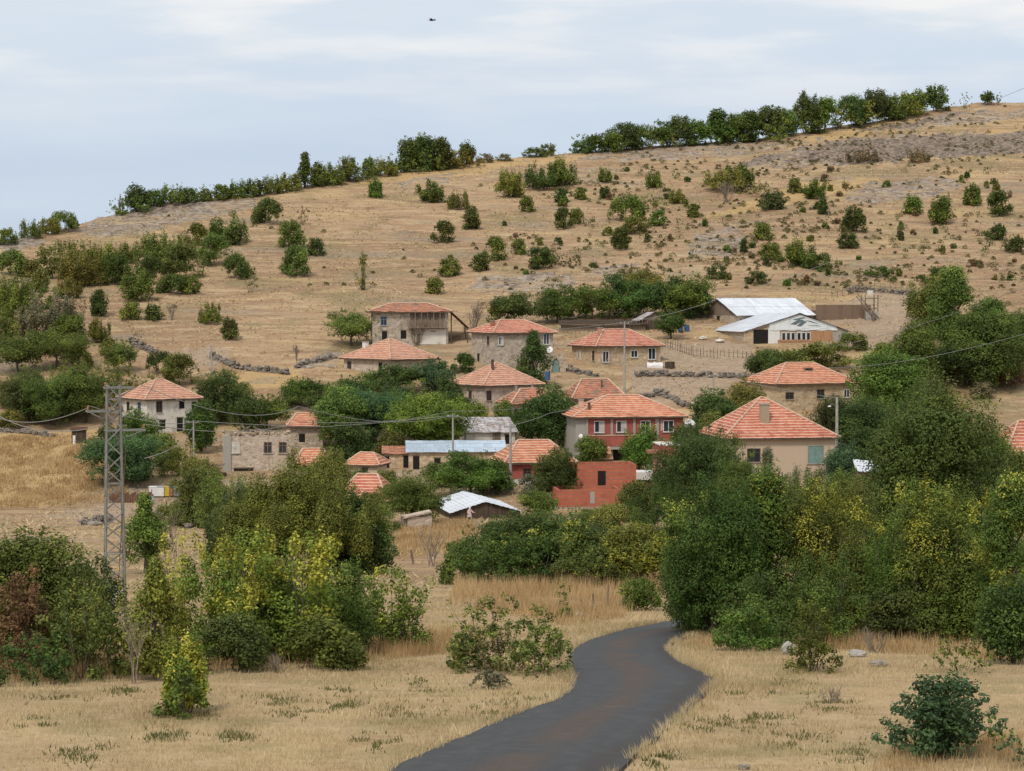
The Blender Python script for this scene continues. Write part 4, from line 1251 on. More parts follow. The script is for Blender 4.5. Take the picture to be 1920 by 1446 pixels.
# --- brown house front of the metal lean-to
hG, gG = house('village_house', 'small rough stone house with rusty red roof, above the patched metal lean-to', 962, 758, 800, 24, 95, 20, 26, 0.45, 'stone_grey', 'tile_old',
      [('L', .35, .55, .7, 1.7, 'brown'), ('F', .06, .55, .7, 1.7, 'brown')], [(-.6, .1, 10, .25, 'concrete'), (.1, .3, 14, .25, 'concrete')], jit=0.06)
hG2, gG2 = house('village_house', 'old house with dark red tiled roof rising just behind the red-brick house', 1078, 748, 800, 10, 92, 8, 34, 0.55, 'stone', 'tile_old', [], [(.2, -.5, 14, .2, 'rust')], D=7.5, y=318, jit=0.05)
# --- red brick house
hH, gH = house('village_house', 'large two-storey red-brick house with balcony and wide orange tile roof', 1080, 783, 868, 18, 204, 9, 37, 0.30, 'grey_plaster', 'tile_orange',
      [('F', .215, .79, 1.3, 1.5, 'curtain'), ('F', .42, .79, 1.3, 1.5, 'curtain'), ('F', .645, .79, 1.3, 1.5, 'white'), ('F', .86, .79, 1.4, 1.5, 'white'),
       ('F', .66, .25, 1.2, 1.3, 'white'), ('F', .10, .28, .9, 1.6, 'brown')], [(-.78, .05, 14, .6, 'ridge'), (-.72, -.7, 12, .3, 'rust')], D=9.0)
def _brickface():
    W, D, h = gH['W'], gH['D'], gH['h']
    yf = -D / 2
    MB().box((-W / 2 + W * .09, yf - .012, h * .36), (W / 2 - .02, yf - .004, h * .97)).build('brick_face', M['brick'], hH)
    MB().box((W * .12, yf - .010, -1), (W / 2 - .02, yf - .003, h * .33)).build('lower_brick_face', M['brick'], hH)
    b = MB()
    xa, xb = -W * .40, W * .08
    b.box((xa, yf - 1.3, h * .36), (xb, yf - 1.16, h * .60)).box((xa, yf - 1.16, h * .36), (xa + .14, yf - .02, h * .60)).box((xb - .14, yf - 1.16, h * .36), (xb, yf - .02, h * .60))
    bal = b.build('balcony', M['brick'], hH)
    MB().box((xa - .08, yf - 1.36, h * .30), (xb + .08, yf - .014, h * .357)).build('balcony_slab', M['concrete'], bal)
    MB().box((xa - .04, yf - 1.36, h * .603), (xb + .04, yf - 1.12, h * .622)).build('balcony_coping', M['ridge'], bal)
    b = MB()
    for t in (.09, .32, .53, .54 + .21):
        x = -W / 2 + t * W
        MB().box((x, yf - .11, -1), (x + .3, yf - .016, h * .97)).build('concrete_post', M['grey_plaster'], hH)
    b = MB()                                            # unfinished white patches between the windows
    for i in range(9):
        x = -W / 2 + W * .735 + (i % 2) * .12
        b.box((x, yf - .03, h * .70 + i * .17), (x + .32, yf - .014, h * .70 + i * .17 + .12))
    for i in range(9):
        x = -W / 2 + W * .785 + (i % 2) * .1
        b.box((x, yf - .03, h * .70 + i * .17), (x + .26, yf - .014, h * .70 + i * .17 + .12))
    b.build('plaster_patch', M['white_wash'], hH)
    MB().box((xa + .3, yf - .04, -1), (xb - .2, yf - .018, h * .29)).build('balcony_shade', M['dark'], hH)  # dark sheet on the wall, painting the shade under the balcony
    MB().box((W * .28, yf - 1.2, h * .36), (W * .46, yf - .016, h * .40)).build('canopy', M['concrete'], hH)
_brickface()
# --- cream house front right
hI, gI = house('village_house', 'cream plastered house with steep pyramid roof and tall square chimney on its slope', 1362, 823, 935, 26, 209, 9, 72, 0.03, 'cream', 'tile',
      [('F', .82, .72, 1.9, 2.1, 'teal'), ('F', .25, .72, 1.6, 1.6, 'brown')], [(-.22, -.62, 30, 1.0, 'mud_plaster')], y=272, D=11.5, rshift=-0.06)
# --- house right of centre with vent on roof
hJ, gJ = house('village_house', 'brown stone house with small dark roof vent, right of the red-brick house', 1457, 721, 778, 48, 154, 22, 37, 0.36, 'stone_yellow', 'tile_orange',
      [('L', .35, .6, .7, 1.7, 'brown'), ('F', .16, .62, 1.3, 1.0, 'brown'), ('F', .56, .66, 1.2, 1.3, 'brown'), ('F', .90, .66, 1.0, 1.2, 'white')], [])
def _vent():
    W, D, h, ri = gJ['W'], gJ['D'], gJ['h'], gJ['rise']
    b = MB().box((W * .03 - .7, -D * .22, h + ri * .45), (W * .03 + .7, -D * .06, h + ri * .80))
    v = b.build('roof_vent', M['clay'], hJ)
    MB().box((W * .03 - .55, -D * .22 - .03, h + ri * .50), (W * .03 + .55, -D * .22 - .004, h + ri * .75)).build('interior_shade', M['dark'], v)  # dark sheet on the vent front, inner shade put into its colour
_vent()
hK, gK = house('village_house', 'house with steep red tile roof cut by the picture edge, behind the tall dark tree', 1884, 872, 935, 10, 170, 6, 76, 0.35, 'mud_plaster', 'tile', [('F', .2, .6, 1.0, 1.3, 'brown')], [], y=240, D=10)
# --- stone houses lower in the village
hM, gM = house('village_house', 'narrow stone house with small orange roof, next to the roofless ruin', 545, 800, 848, 4, 60, 6, 22, 0.6, 'stone', 'tile_orange', [('F', .35, .55, .8, 1.1, 'hole')], [], y=303, D=5.5)
hN, gN = house('village_shed', 'low outbuilding with orange tile roof half hidden behind the dark willow', 556, 874, 905, 4, 62, 6, 28, 0.6, 'stone', 'tile_orange', [], [], cat='shed', y=281, D=6, over=.4)
hO, gO = house('village_shed', 'small cream outbuilding with orange tile roof left of the metal-roofed stone barn', 650, 872, 905, 3, 58, -12, 20, 0.45, 'cream', 'tile_orange', [('F', .6, .5, .7, 1.4, 'hole')], [], cat='shed', y=280, D=4.5, over=.4)
hP, gP = house('village_house', 'low house with weathered tile roof and white fascia, behind the dark willow', 632, 940, 985, 8, 90, -10, 46, 0.42, 'mud_plaster', 'tile', [('F', .4, .5, .9, 1.1, 'brown')], [], y=256, D=6.5)
MB().box((-gP['W'] / 2 - .4, -gP['D'] / 2 - .66, gP['h'] - .75), (gP['W'] / 2 + .5, -gP['D'] / 2 - .58, gP['h'] - .15)).build('fascia', M['white'], hP)
hQ, gQ = house('stone_barn', 'long low stone barn with pale blue sheet-metal roof in two lengths', 766, 849, 884, 6, 180, 3, 17, 0.3, 'stone_yellow', 'metal_blue',
      [('F', .08, .45, .8, 1.7, 'hole'), ('F', .64, .45, 1.5, 1.8, 'door'), ('F', .30, .55, .8, .7, 'hole')], [], cat='barn', kind='shed', D=5, y=287, over=.35)
hQ2, gQ2 = house('village_shed', 'flat stub of stone shed with collapsed roof touching the long metal-roofed barn', 720, 852, 884, 4, 46, 3, 10, 0.3, 'stone_yellow', 'tile_old', [('F', .12, .5, .6, 1.6, 'hole'), ('F', .9, .5, .7, 1.7, 'hole')], [], cat='shed', kind='shed', D=4.5, y=288, over=.3, jit=.09)
hR, gR = house('lean_to_shed', 'lean-to with tilted patched grey metal roof, between rough stone house and long barn', 874, 812, 838, 4, 92, 10, 24, 0.3, 'white_wash', 'metal_rusty',
      [('F', .62, .5, 1.1, 1.7, 'door'), ('F', .86, .5, .9, 1.2, 'hole')], [], cat='shed', kind='shed', D=6, y=301, over=.4, jit=.06)
hS, gS = house('village_house', 'low red-brick house with clean orange hip roof and white base wall, beside the concrete pole', 952, 869, 908, 20, 122, 12, 38, 0.48, 'brick', 'tile_orange', [('F', .30, .5, 1.0, 1.2, 'brown')], [], y=276, D=7.5)
MB().box((-gS['W'] / 2 - .06, -gS['D'] / 2 - .06, -1.5), (gS['W'] / 2 + .06, -gS['D'] / 2 - .004, .55)).build('base_wall', M['white_wash'], hS)
# --- open shed with white gable roof, in front
hT, gT = house('open_shed', 'open timber shed with wide pale metal gable roof, beside the person in pink', 848, 962, 976, 2, 128, 11, 19, 0, 'wood_dark', 'metal', [], [], cat='shed', kind='gable_front', D=13, y=241, over=.3, rshift=-0.02, jit=.02)
MB().box((-gT['W'] / 2 + .3, -gT['D'] / 2 - .02, -1.2), (gT['W'] / 2 - .3, -gT['D'] / 2 - .005, .1)).build('stone_plinth', M['stone'], hT)
# --- farm sheds with metal roofs, upper right
hW1, gW1 = house('farm_shed', 'long farm shed with bright galvanised roof, rear one of the joined pair on the slope', 1383, 592, 612, 34, 150, 27, 0, 0, 'stone', 'metal', [('L', .5, .5, .9, 1.5, 'hole')], [], cat='shed', kind='hip', y=384, D=12, over=.1, caps=False)
for _c in list(hW1.children):
    if _c.name.startswith(('roof', 'eaves')): bpy.data.objects.remove(_c)
def _rear_roof():
    W, D, h, s = gW1['W'], gW1['D'], gW1['h'], gW1['s']
    b = MB(); r = 2.9
    roof_slope(b, (-W / 2 - .5, -D / 2 - .5, h), (W / 2 + .5, -D / 2 - .5, h), (-W / 2 - .5, 0, h + r), (W / 2 + .5, 0, h + r), n=2, jit=.02, course=3.2)
    roof_slope(b, (W / 2 + .5, D / 2 + .5, h), (-W / 2 - .5, D / 2 + .5, h), (W / 2 + .5, 0, h + r), (-W / 2 - .5, 0, h + r), n=2, jit=.02, course=3.2)
    b.build('roof', M['metal'], hW1)
    for x in (-W / 2, W / 2):
        MB().poly([(x, -D / 2, h), (x, D / 2, h), (x, 0, h + r - .05)]).build('gable_wall', M['wood'], hW1)
_rear_roof()
hW2, gW2 = house('farm_shed', 'farm shed with low galvanised gable roof, white sheeted gable and row of windows', 1395, 622, 647, 24, 202, 13, 34, 0, 'stone', 'metal', [], [], cat='shed', kind='gable_front', y=367, D=16, over=.35, jit=.02, rshift=0.03, sink=3)
def _farm_front():
    W, D, h, s, ri = gW2['W'], gW2['D'], gW2['h'], gW2['s'], gW2['rise']
    yf = -D / 2
    x = lambda t: -W / 2 + t * W
    MB().box((x(.09), yf - .03, -2), (x(.23), yf - .01, h * 1.15)).build('opening', M['dark'], hW2)  # flat dark sheet, doorway shade put into its colour
    MB().box((x(.23), yf - .06, -2), (x(.34), yf - .012, h * 1.25)).build('white_panel', M['white'], hW2)
    g = MB()
    z0 = h * 1.12
    n = 14; pts = []
    for i in range(n + 1):
        t = .24 + (.90 - .24) * i / n
        pts.append((x(t), yf - .08 - .05 * (i % 2), z0 - (.12 if i % 3 else 0)))
    top = [(x(.88), yf - .07, h + ri * .30), (x(.53), yf - .07, h + ri * .93), (x(.24), yf - .07, h + ri * .42)]
    g.poly(pts + top)
    gs = g.build('gable_sheet', M['white_sheet'], hW2)
    for t0, z0_, t1, z1_, w_ in ((.44, .40, .52, .62, .05), (.50, .30, .56, .55, .04), (.58, .62, .66, .42, .05), (.46, .66, .56, .74, .03), (.60, .34, .70, .28, .04)):
        zz = lambda q: h + ri * q
        MB().poly([(x(t0), yf - .10, zz(z0_)), (x(t0 + w_), yf - .10, zz(z0_) - .1), (x(t1 + w_), yf - .10, zz(z1_)), (x(t1), yf - .10, zz(z1_) + .15)]).build('sheet_patch', M['tarp_dark'], gs)
    wb = MB(); pb = []
    for i in range(6):
        t = .36 + .045 * i + (.012 if i > 2 else 0)
        window(hW2, (x(t + .018), yf - .02, h * .62), Vector((1, 0, 0)), Vector((0, -1, 0)), W * .040, h * .62, 'white', 'glass', 0, False)
    b = MB()
    for i in range(8):
        b.box((x(.32), yf - .10, -.5 + i * .17), (x(.63), yf - .03, -.5 + i * .17 + .12))
    b.build('plank_stack', M['plank'], hW2)
    b = MB(); k = 16
    for i in range(k):
        t0 = .64 + (.85 - .64) * i / k
        b.box((x(t0), yf - .06 - .015 * (i % 2), -2), (x(t0) + W * .0125, yf - .012, h * 1.08))
    b.build('plank_wall', M['plank'], hW2)
    MB().box((x(.855), yf - .05, -2), (x(1.0), yf - .01, h * .98)).build('board_panel', M['concrete'], hW2)
    MB().box((x(0) - .01, yf - .04, -2), (x(.085), yf - .008, h * .95)).build('stone_pier', M['stone_yellow'], hW2)
_farm_front()
# --- unfinished hollow-brick building
def _unfinished():
    y = 257; s = y / FPX
    p = P(1042, 945, y)
    o = empty('unfinished_house', p, R(6)); tag(o, 'unfinished roofless building of orange hollow bricks in two stepped blocks', 'building')
    def shell(x0, x1, y0, y1, z0, z1, name, t=.22):
        b = MB()
        for lo, hi in (((x0, y0, z0), (x1, y0 + t, z1)), ((x0, y1 - t, z0), (x1, y1, z1)), ((x0, y0 + t, z0), (x0 + t, y1 - t, z1)), ((x1 - t, y0 + t, z0), (x1, y1 - t, z1))):
            b.box(lo, hi)
        return b.build(name, M['hollow_brick'], o)
    lo = shell(0, 7.0, -2.0, 3.2, -.2, 1.75, 'lower_wall')
    hi = shell(2.9, 9.6, 3.3, 8.0, -.2, 4.1, 'upper_wall')
    MB().box((-.25, -2.25, -1.4), (7.2, 3.3, -.205)).build('foundation', M['concrete'], o)
    MB().box((2.8, 3.35, -1.4), (9.8, 8.2, -.21)).build('foundation', M['concrete'], o)
    MB().box((5.2, 3.26, 1.2), (6.1, 3.295, 3.4)).build('opening', M['dark'], o)  # dark sheet on the wall face, painting the shade inside
    MB().box((3.6, -2.03, .2), (4.1, -2.004, 1.5)).build('opening', M['grey_plaster'], o)
    MB().box((0.02, -1.75, .9), (6.9, 3.1, 1.0)).build('floor_slab', M['clay'], o)
    b = MB()
    for i in range(8):
        b.box((2.95 + i * .82, 3.32, 4.103), (2.95 + i * .82 + .4, 3.5, 4.35 if i % 3 else 4.103 + .13))
    b.build('top_course', M['hollow_brick'], hi)
_unfinished()
# --- pillar with red canopy in front of the red-brick house
def _gatehouse():
    y = 262; s = y / FPX
    p = P(1226, 950, y)
    o = empty('porch_house', p, R(4)); tag(o, 'narrow pink plastered porch building with a flat red concrete canopy', 'building')
    H = (950 - 852) * s
    MB().box((0, 0, -1), (.95, .9, H)).build('pillar', M['pink'], o)
    MB().box((.95, .25, -1), (4.6, 4.5, H - .01)).build('wall', M['pink'], o)
    c = MB().box((.55, -.9, H + .003), (5.4, 5, H + 1.05)).build('canopy', M['red'], o)
    MB().box((.5, -.95, H + 1.053), (5.45, 5.05, H + 1.15)).build('canopy_coping', M['white_wash'], c)
    MB().box((-.75, -.7, H + .15), (.54, 1.2, H + .5)).build('side_canopy', M['clay'], o)
    window(o, (1.75, .25, H * .62), Vector((1, 0, 0)), Vector((0, -1, 0)), .9, 1.6, 'white', 'glass', 1, True)
    window(o, (3.3, .25, H * .62), Vector((1, 0, 0)), Vector((0, -1, 0)), .9, 1.6, 'white', 'glass', 1, True)
    o2 = empty('small_hut', P(1200, 948, 268), R(4)); tag(o2, 'low brown hut with a flat white roof edge left of the pink porch building', 'shed')
    MB().box((-.6, 0, -1.5), (1.9, 3, 3.0)).build('wall', M['rust'], o2)
    MB().box((-.8, -.3, 3.003), (2.0, 3.2, 3.9)).build('roof', M['white'], o2)
_gatehouse()
# --- roofless ruin
def _ruin():
    y = 286; s = y / FPX
    p = P(418, 890, y)
    o = empty('ruined_house', p, R(6)); tag(o, 'roofless ruined house of grey stone topped with rubble and broken beams', 'ruin')
    W, D, h = 127 * s, 7.5, 74 * s
    def rag(x0, x1, y0, y1, horizontal):
        b = MB(); n = 26
        for i in range(n):
            t0, t1 = i / n, (i + 1) / n
            zt = h + .35 * (fbm(np.array([i * .35 + x0]), np.array([y0 + 3.]), 4, 3)[0] - .6) * 2
            if horizontal: b.box((x0 + (x1 - x0) * t0, y0, -3), (x0 + (x1 - x0) * t1 - .001, y1, zt))
            else: b.box((x0, y0 + (y1 - y0) * t0, -3), (x1, y0 + (y1 - y0) * t1 - .001, zt))
        return b
    rag(0, W, 0, .6, True).build('front_wall', M['stone_pink'], o)
    rag(0, W, D - .6, D, True).build('rear_wall', M['stone_grey'], o)
    rag(-.0, .6, .601, D - .601, False).build('side_wall', M['grey_plaster'], o)
    rag(W - .6, W, .601, D - .601, False).build('side_wall', M['stone_grey'], o)
    MB().box((.1, -.13, -3), (1.0, -.003, h * .98)).build('corner_pillar', M['grey_plaster'], o)
    window(o, (W * .19, 0, h * .68), Vector((1, 0, 0)), Vector((0, -1, 0)), 1.0, 1.35, 'white_wash' , 'white_wash', 2, True, True)
    window(o, (W * .66, 0, h * .68), Vector((1, 0, 0)), Vector((0, -1, 0)), 1.0, 1.4, 'wood', 'glass', 1, True, True)
    window(o, (W * .88, 0, h * .68), Vector((1, 0, 0)), Vector((0, -1, 0)), 1.0, 1.4, 'wood', 'glass', 1, True, True)
    opening(o, (W * .16 + 1.2, 0, -.2), Vector((1, 0, 0)), Vector((0, -1, 0)), 2.4, 1.9)
    b = MB(); r = random.Random(3)
    for i in range(150):
        x, yy = r.uniform(.1, W - .1), r.uniform(0.05, D * .6); q = r.uniform(.10, .28)
        z = h - .15 + r.uniform(0, .35)
        Mx = Matrix.Translation((x, yy, z)) @ Matrix.Rotation(r.uniform(0, 3), 4, Vector((r.random(), r.random(), r.random())).normalized())
        b.box((-q, -q * .7, -q * .5), (q, q * .7, q * .5), Mx)
    b.build('rubble', M['mud_plaster'], o)
    b = MB()
    for x0, z0, x1, z1 in ((.22, .1, .40, 1.0), (.30, .9, .46, .3), (.35, .5, .62, .55), (.45, .9, .60, .2), (.50, .6, .72, .4), (.1, .2, .3, .25), (.62, .3, .9, .5), (.28, 1.1, .36, .3)):
        b.tube((x0 * W, r.uniform(.5, 3), h + z0), (x1 * W, r.uniform(.5, 3), h + z1), .09, .06, 5)
    b.build('broken_beam', M['twig'], o)
    # collapsed plank lean-to at its left foot
    q = empty('collapsed_shed', P(392, 900, 281), R(-14)); tag(q, 'collapsed plank shed leaning against the left corner of the ruin', 'shed')
    b = MB()
    for i in range(9):
        b.box((-1.9 + i * .02, -.8 + i * .32, .6 + i * .13), (1.6, -.52 + i * .32, .68 + i * .13), Matrix.Rotation(R(-9 + i % 3), 4, 'Y'))
    b.build('plank_roof', M['wood'], q)
    b = MB()
    for x in (-1.6, 0, 1.4):
        b.beam((x, -.6, -1.5), (x, -.6, .9), .14)
    b.box((-.2, -.5, -1.5), (1.5, 2, .8))
    b.build('wall', M['wood_dark'], q)
_ruin()
# --- scrap shed with wrinkled sheet roof, right
def _scrap():
    y = 243
    o = empty('lean_to_shed', P(1640, 900, y), R(-4)); tag(o, 'low shed under a wrinkled silver sheet roof, between the cream house and tall dark tree', 'shed')
    b = MB()
    roof_slope(b, (-2.0, -1.2, .95), (2.0, -1.2, .95), (-2.1, 2.6, 1.9), (1.9, 2.6, 1.9), n=4, jit=.10, course=1, seg=.5)
    b.build('roof', M['metal'], o)
    b = MB()
    for x in (-1.9, 0, 1.9):
        MB().beam((x, -1.1, -2), (x, -1.1, .95), .12).build('post', M['wood'], o); MB().beam((x, 2.5, -2), (x, 2.5, 1.85), .12).build('post', M['wood'], o)
    MB().box((-1.8, 2.3, -2), (1.8, 2.4, 1.7)).build('rear_boarding', M['wood_dark'], o)
    r = random.Random(8)
    w = empty('woodpile', P(1636, 905, 242), 0); tag(w, 'stack of split firewood under the wrinkled silver sheet roof', 'woodpile')
    b = MB()
    for i in range(14):
        for k in range(7):
            q = r.uniform(.08, .12)
            b.tube((-1.7 + i * .25, -.3 + r.uniform(-.05, .05), -.1 + k * .16), (-1.7 + i * .25, .5, -.1 + k * .16), q, q, 6)
    b.build('log', M['rust'], w)
_scrap()
# --- small shed and corral among the upper trees
def _upper():
    o = empty('small_hut', G(1228, 618), R(12)); tag(o, 'small ramshackle hut with a pale gable roof beneath the trees left of the farm sheds', 'shed')
    MB().box((-2.4, 0, -1), (2.4, 4, 1.5)).build('wall', M['wood_dark'], o)
    b = MB()
    roof_slope(b, (-2.9, 4.3, 1.4), (-2.9, -.4, 1.4), (0, 4.3, 2.9), (0, -.4, 2.9), jit=.05); roof_slope(b, (2.9, -.4, 1.4), (2.9, 4.3, 1.4), (0, -.4, 2.9), (0, 4.3, 2.9), jit=.05)
    b.build('roof', M['metal_rusty'], o)
    MB().poly([(-2.4, -.003, 1.5), (2.4, -.003, 1.5), (0, -.003, 2.75)]).build('gable', M['wood'], o)
    b = MB(); r = random.Random(2)
    for i in range(7):
        b.tube((-4.5 + i * .5, -.8, -.5), (-4.3 + i * .5 + r.uniform(-.4, .4), -.3, 1.6 + r.uniform(-.4, .5)), .05, .04, 4)
    b.build('leaning_pole', M['twig'], o)
    # long low dark animal shelter under the trees
    q = empty('animal_shelter', G(1120, 620), R(3)); tag(q, 'long low dark animal shelter under the dense row of trees', 'shed')
    MB().box((-6, 0, -1), (8, .2, .9)).build('wall', M['wood'], q)
    b = MB(); roof_slope(b, (-6.3, -.5, .95), (8.3, -.5, .95), (-6.3, 3, 1.7), (8.3, 3, 1.7), jit=.06); b.build('roof', M['wood_dark'], q)
    # corral
    c = empty('corral', G(1592, 604), R(4)); tag(c, 'brown earth-walled animal pen with wooden posts behind the farm sheds', 'pen')
    s = c.location.y / FPX
    b = MB()
    b.box((-5.2, 2.2, -1.5), (4.2, 2.5, 2.9)).box((-5.2, 6, -1.5), (4.2, 6.35, 1.9)).box((-5.2, 0, -1.5), (-4.9, 5.99, 1.1)).box((4.0, 0, -1.5), (4.3, 5.99, 1.5))
    b.build('wall', M['dung'], c)
    b = MB()
    for i in range(9):
        MB().tube((-5 + i * 1.15, 6.7, -1), (-5 + i * 1.15 + .05, 6.7, 2.6 + .2 * (i % 3)), .08, .06, 5).build('post', M['twig'], c)
    for i in range(5):
        MB().tube((4.4, 1 + i * 1.3, -1), (4.45, 1 + i * 1.3, 2.4), .08, .06, 5).build('post', M['twig'], c)
    b = MB()
    for z in (1.9, 2.4):
        b.tube((-5, 6.7, z), (4.3, 6.7, z + .1), .05, .05, 5)
    b.build('rail', M['twig'], c)
    t = empty('wooden_loft', G(1634, 600), R(8)); tag(t, 'tall timber frame platform with ladder at the right end of the animal pen', 'platform')
    b = MB()
    for x in (-1.1, 1.1):
        for yy in (0, 2.2):
            b.beam((x, yy, -1), (x, yy, 4.2), .16)
    b.beam((-1.1, 0, 1.9), (1.1, 0, 1.9), .14).beam((-1.1, 0, 3.6), (1.1, 0, 3.6), .14).beam((1.1, 0, 3.6), (1.1, 2.2, 3.6), .14)
    b.build('frame', M['wood'], t)
    b = MB(); b.beam((-2.8, -.4, 4.0), (.8, -.4, .0), .14).beam((-2.5, -.2, 4.4), (1.1, -.2, .4), .14)
    for i in range(8): b.beam((-2.6 + i * .45, -.45, 3.9 - i * .49), (-2.3 + i * .45, -.1, 4.1 - i * .49), .07)
    b.build('ladder', M['twig'], t)
    MB().box((-1.0, -.1, -.6), (1.2, .05, 1.4)).build('board', M['concrete'], t)
    MB().box((-.5, .3, 4.2), (.3, 1.2, 5.0)).build('white_box', M['white_wash'], t)
    # hut in the field on the left
    f = empty('field_hut', G(148, 832), R(8)); tag(f, 'tiny dark plank hut at the top edge of the golden field', 'hut')
    b = MB()
    for i in range(7): b.box((-.95 + i * .27, 0, -.4), (-.95 + i * .27 + .25, 1.4, 1.75))
    b.build('wall', M['wood_dark'], f)
    b = MB(); roof_slope(b, (-1.15, -.25, 1.8), (1.15, -.25, 1.8), (-1.15, 1.6, 2.15), (1.15, 1.6, 2.15), jit=.03); b.build('roof', M['rust'], f)
    MB().box((-.8, -.12, -.3), (-.45, -.01, 1.1)).build('white_board', M['white'], f)
    # stone store with slab roof near the person
    g = empty('stone_store', G(787, 990) + Vector((0, 0, .35)), R(10)); tag(g, 'low ruined stone store with a tilted concrete slab, beside the dry plot', 'store')
    MB().box((-1.2, 0, -1), (1.2, 1.4, .75)).build('wall', M['stone_pink'], g)
    Mx = Matrix.Rotation(R(-11), 4, 'Y')
    MB().box((-1.45, -.2, .88), (1.35, 1.6, 1.04), Mx).build('slab', M['stone_pink'], g)
    MB().box((-1.8, .1, -1), (-1.35, .6, .8)).build('pier', M['wood'], g)
_upper()

# --- stone walls: dry laid, irregular stones
def stone_wall(label, pts, hgt, thick=.6, seed=1, mat='rock', y=None, name='stone_wall', density=1.0):
    r = random.Random(seed)
    gp = [G(u, v) for u, v in pts]
    b = MB()
    for a, c in zip(gp[:-1], gp[1:]):
        L = (c - a).length; n = int(L / .42 * density)
        for i in range(n):
            t = (i + r.random()) / n
            p = a.lerp(c, t); p.z = tz(p.x, p.y)
            z = -0.1
            top = hgt * r.uniform(.25, .95)
            while z < top:
                q = r.uniform(.14, .30)
                Mx = Matrix.Translation((p.x + r.uniform(-.1, .1), p.y + r.uniform(-thick / 2, thick / 2), p.z + z + q * .5)) @ Matrix.Rotation(r.uniform(-.5, .5), 4, 'Z') @ Matrix.Rotation(r.uniform(-.3, .3), 4, 'X')
                b.box((-q * 1.3, -q, -q * .6), (q * 1.3, q, q * .6), Mx)
                z += q * 1.05
    o = b.build(name, M[mat])
    return tag(o, label, 'wall')
stone_wall('long broken dry-stone wall crossing the slope above the dark green trees', [(398, 672), (440, 690), (490, 697), (540, 702)], .9, .8, 1)
stone_wall('short tumbled dry-stone wall above the white house', [(243, 645), (268, 655), (292, 664)], 1.1, 1.0, 2)
stone_wall('dry-stone wall on the hill behind the animal pen', [(1590, 546), (1640, 548), (1690, 552), (1735, 556)], 1.0, .8, 3)
stone_wall('grey stone wall in front of the sandy house', [(1050, 692), (1085, 700), (1120, 706)], .7, .7, 4)
stone_wall('low rubble wall along the dirt track right of the sandy house', [(1190, 705), (1260, 704), (1340, 706), (1400, 708)], .7, 1.4, 5)
stone_wall('rubble retaining wall below the red roofs beside the concrete pole', [(1190, 752), (1240, 740), (1290, 765)], .8, 1.6, 6)
stone_wall('loose stone wall below the grey bare tree beside the topmost house', [(555, 690), (590, 680), (630, 672)], .8, 1.0, 7)
stone_wall('low stone wall at the far end of the golden field', [(-20, 808), (40, 812), (100, 820)], .5, .6, 8)
stone_wall('rubble heap of pale stones beside the path below the lattice pylon', [(150, 985), (180, 982), (205, 980)], .9, 2.0, 9)
stone_wall('pale rubble in the yard below the roofless ruin', [(300, 960), (330, 975), (360, 990)], .5, 3.0, 10)
def _arch():
    o = empty('stone_wall', P(1000, 697, 347), R(8)); tag(o, 'arched grey stone garden wall at the foot of the tall stone house', 'wall')
    b = MB(); s = 347 / FPX; n = 40
    for i in range(n):
        x0 = i / n * 62 * s; xm = x0 / s
        if 34 < xm < 50:
            k = abs(xm - 42) / 8; zb = 2.0 * math.sqrt(max(0, 1 - k * k))
        else: zb = -1.5
        b.box((x0, 0, zb), (x0 + 62 * s / n + .0, .6, 2.6 + .25 * math.sin(i * .8)))
    b.build('masonry', M['stone'], o)
    MB().box((35 * s, .2, -1), (50 * s, .3, 2.0)).build('gate', M['teal'], o)
_arch()
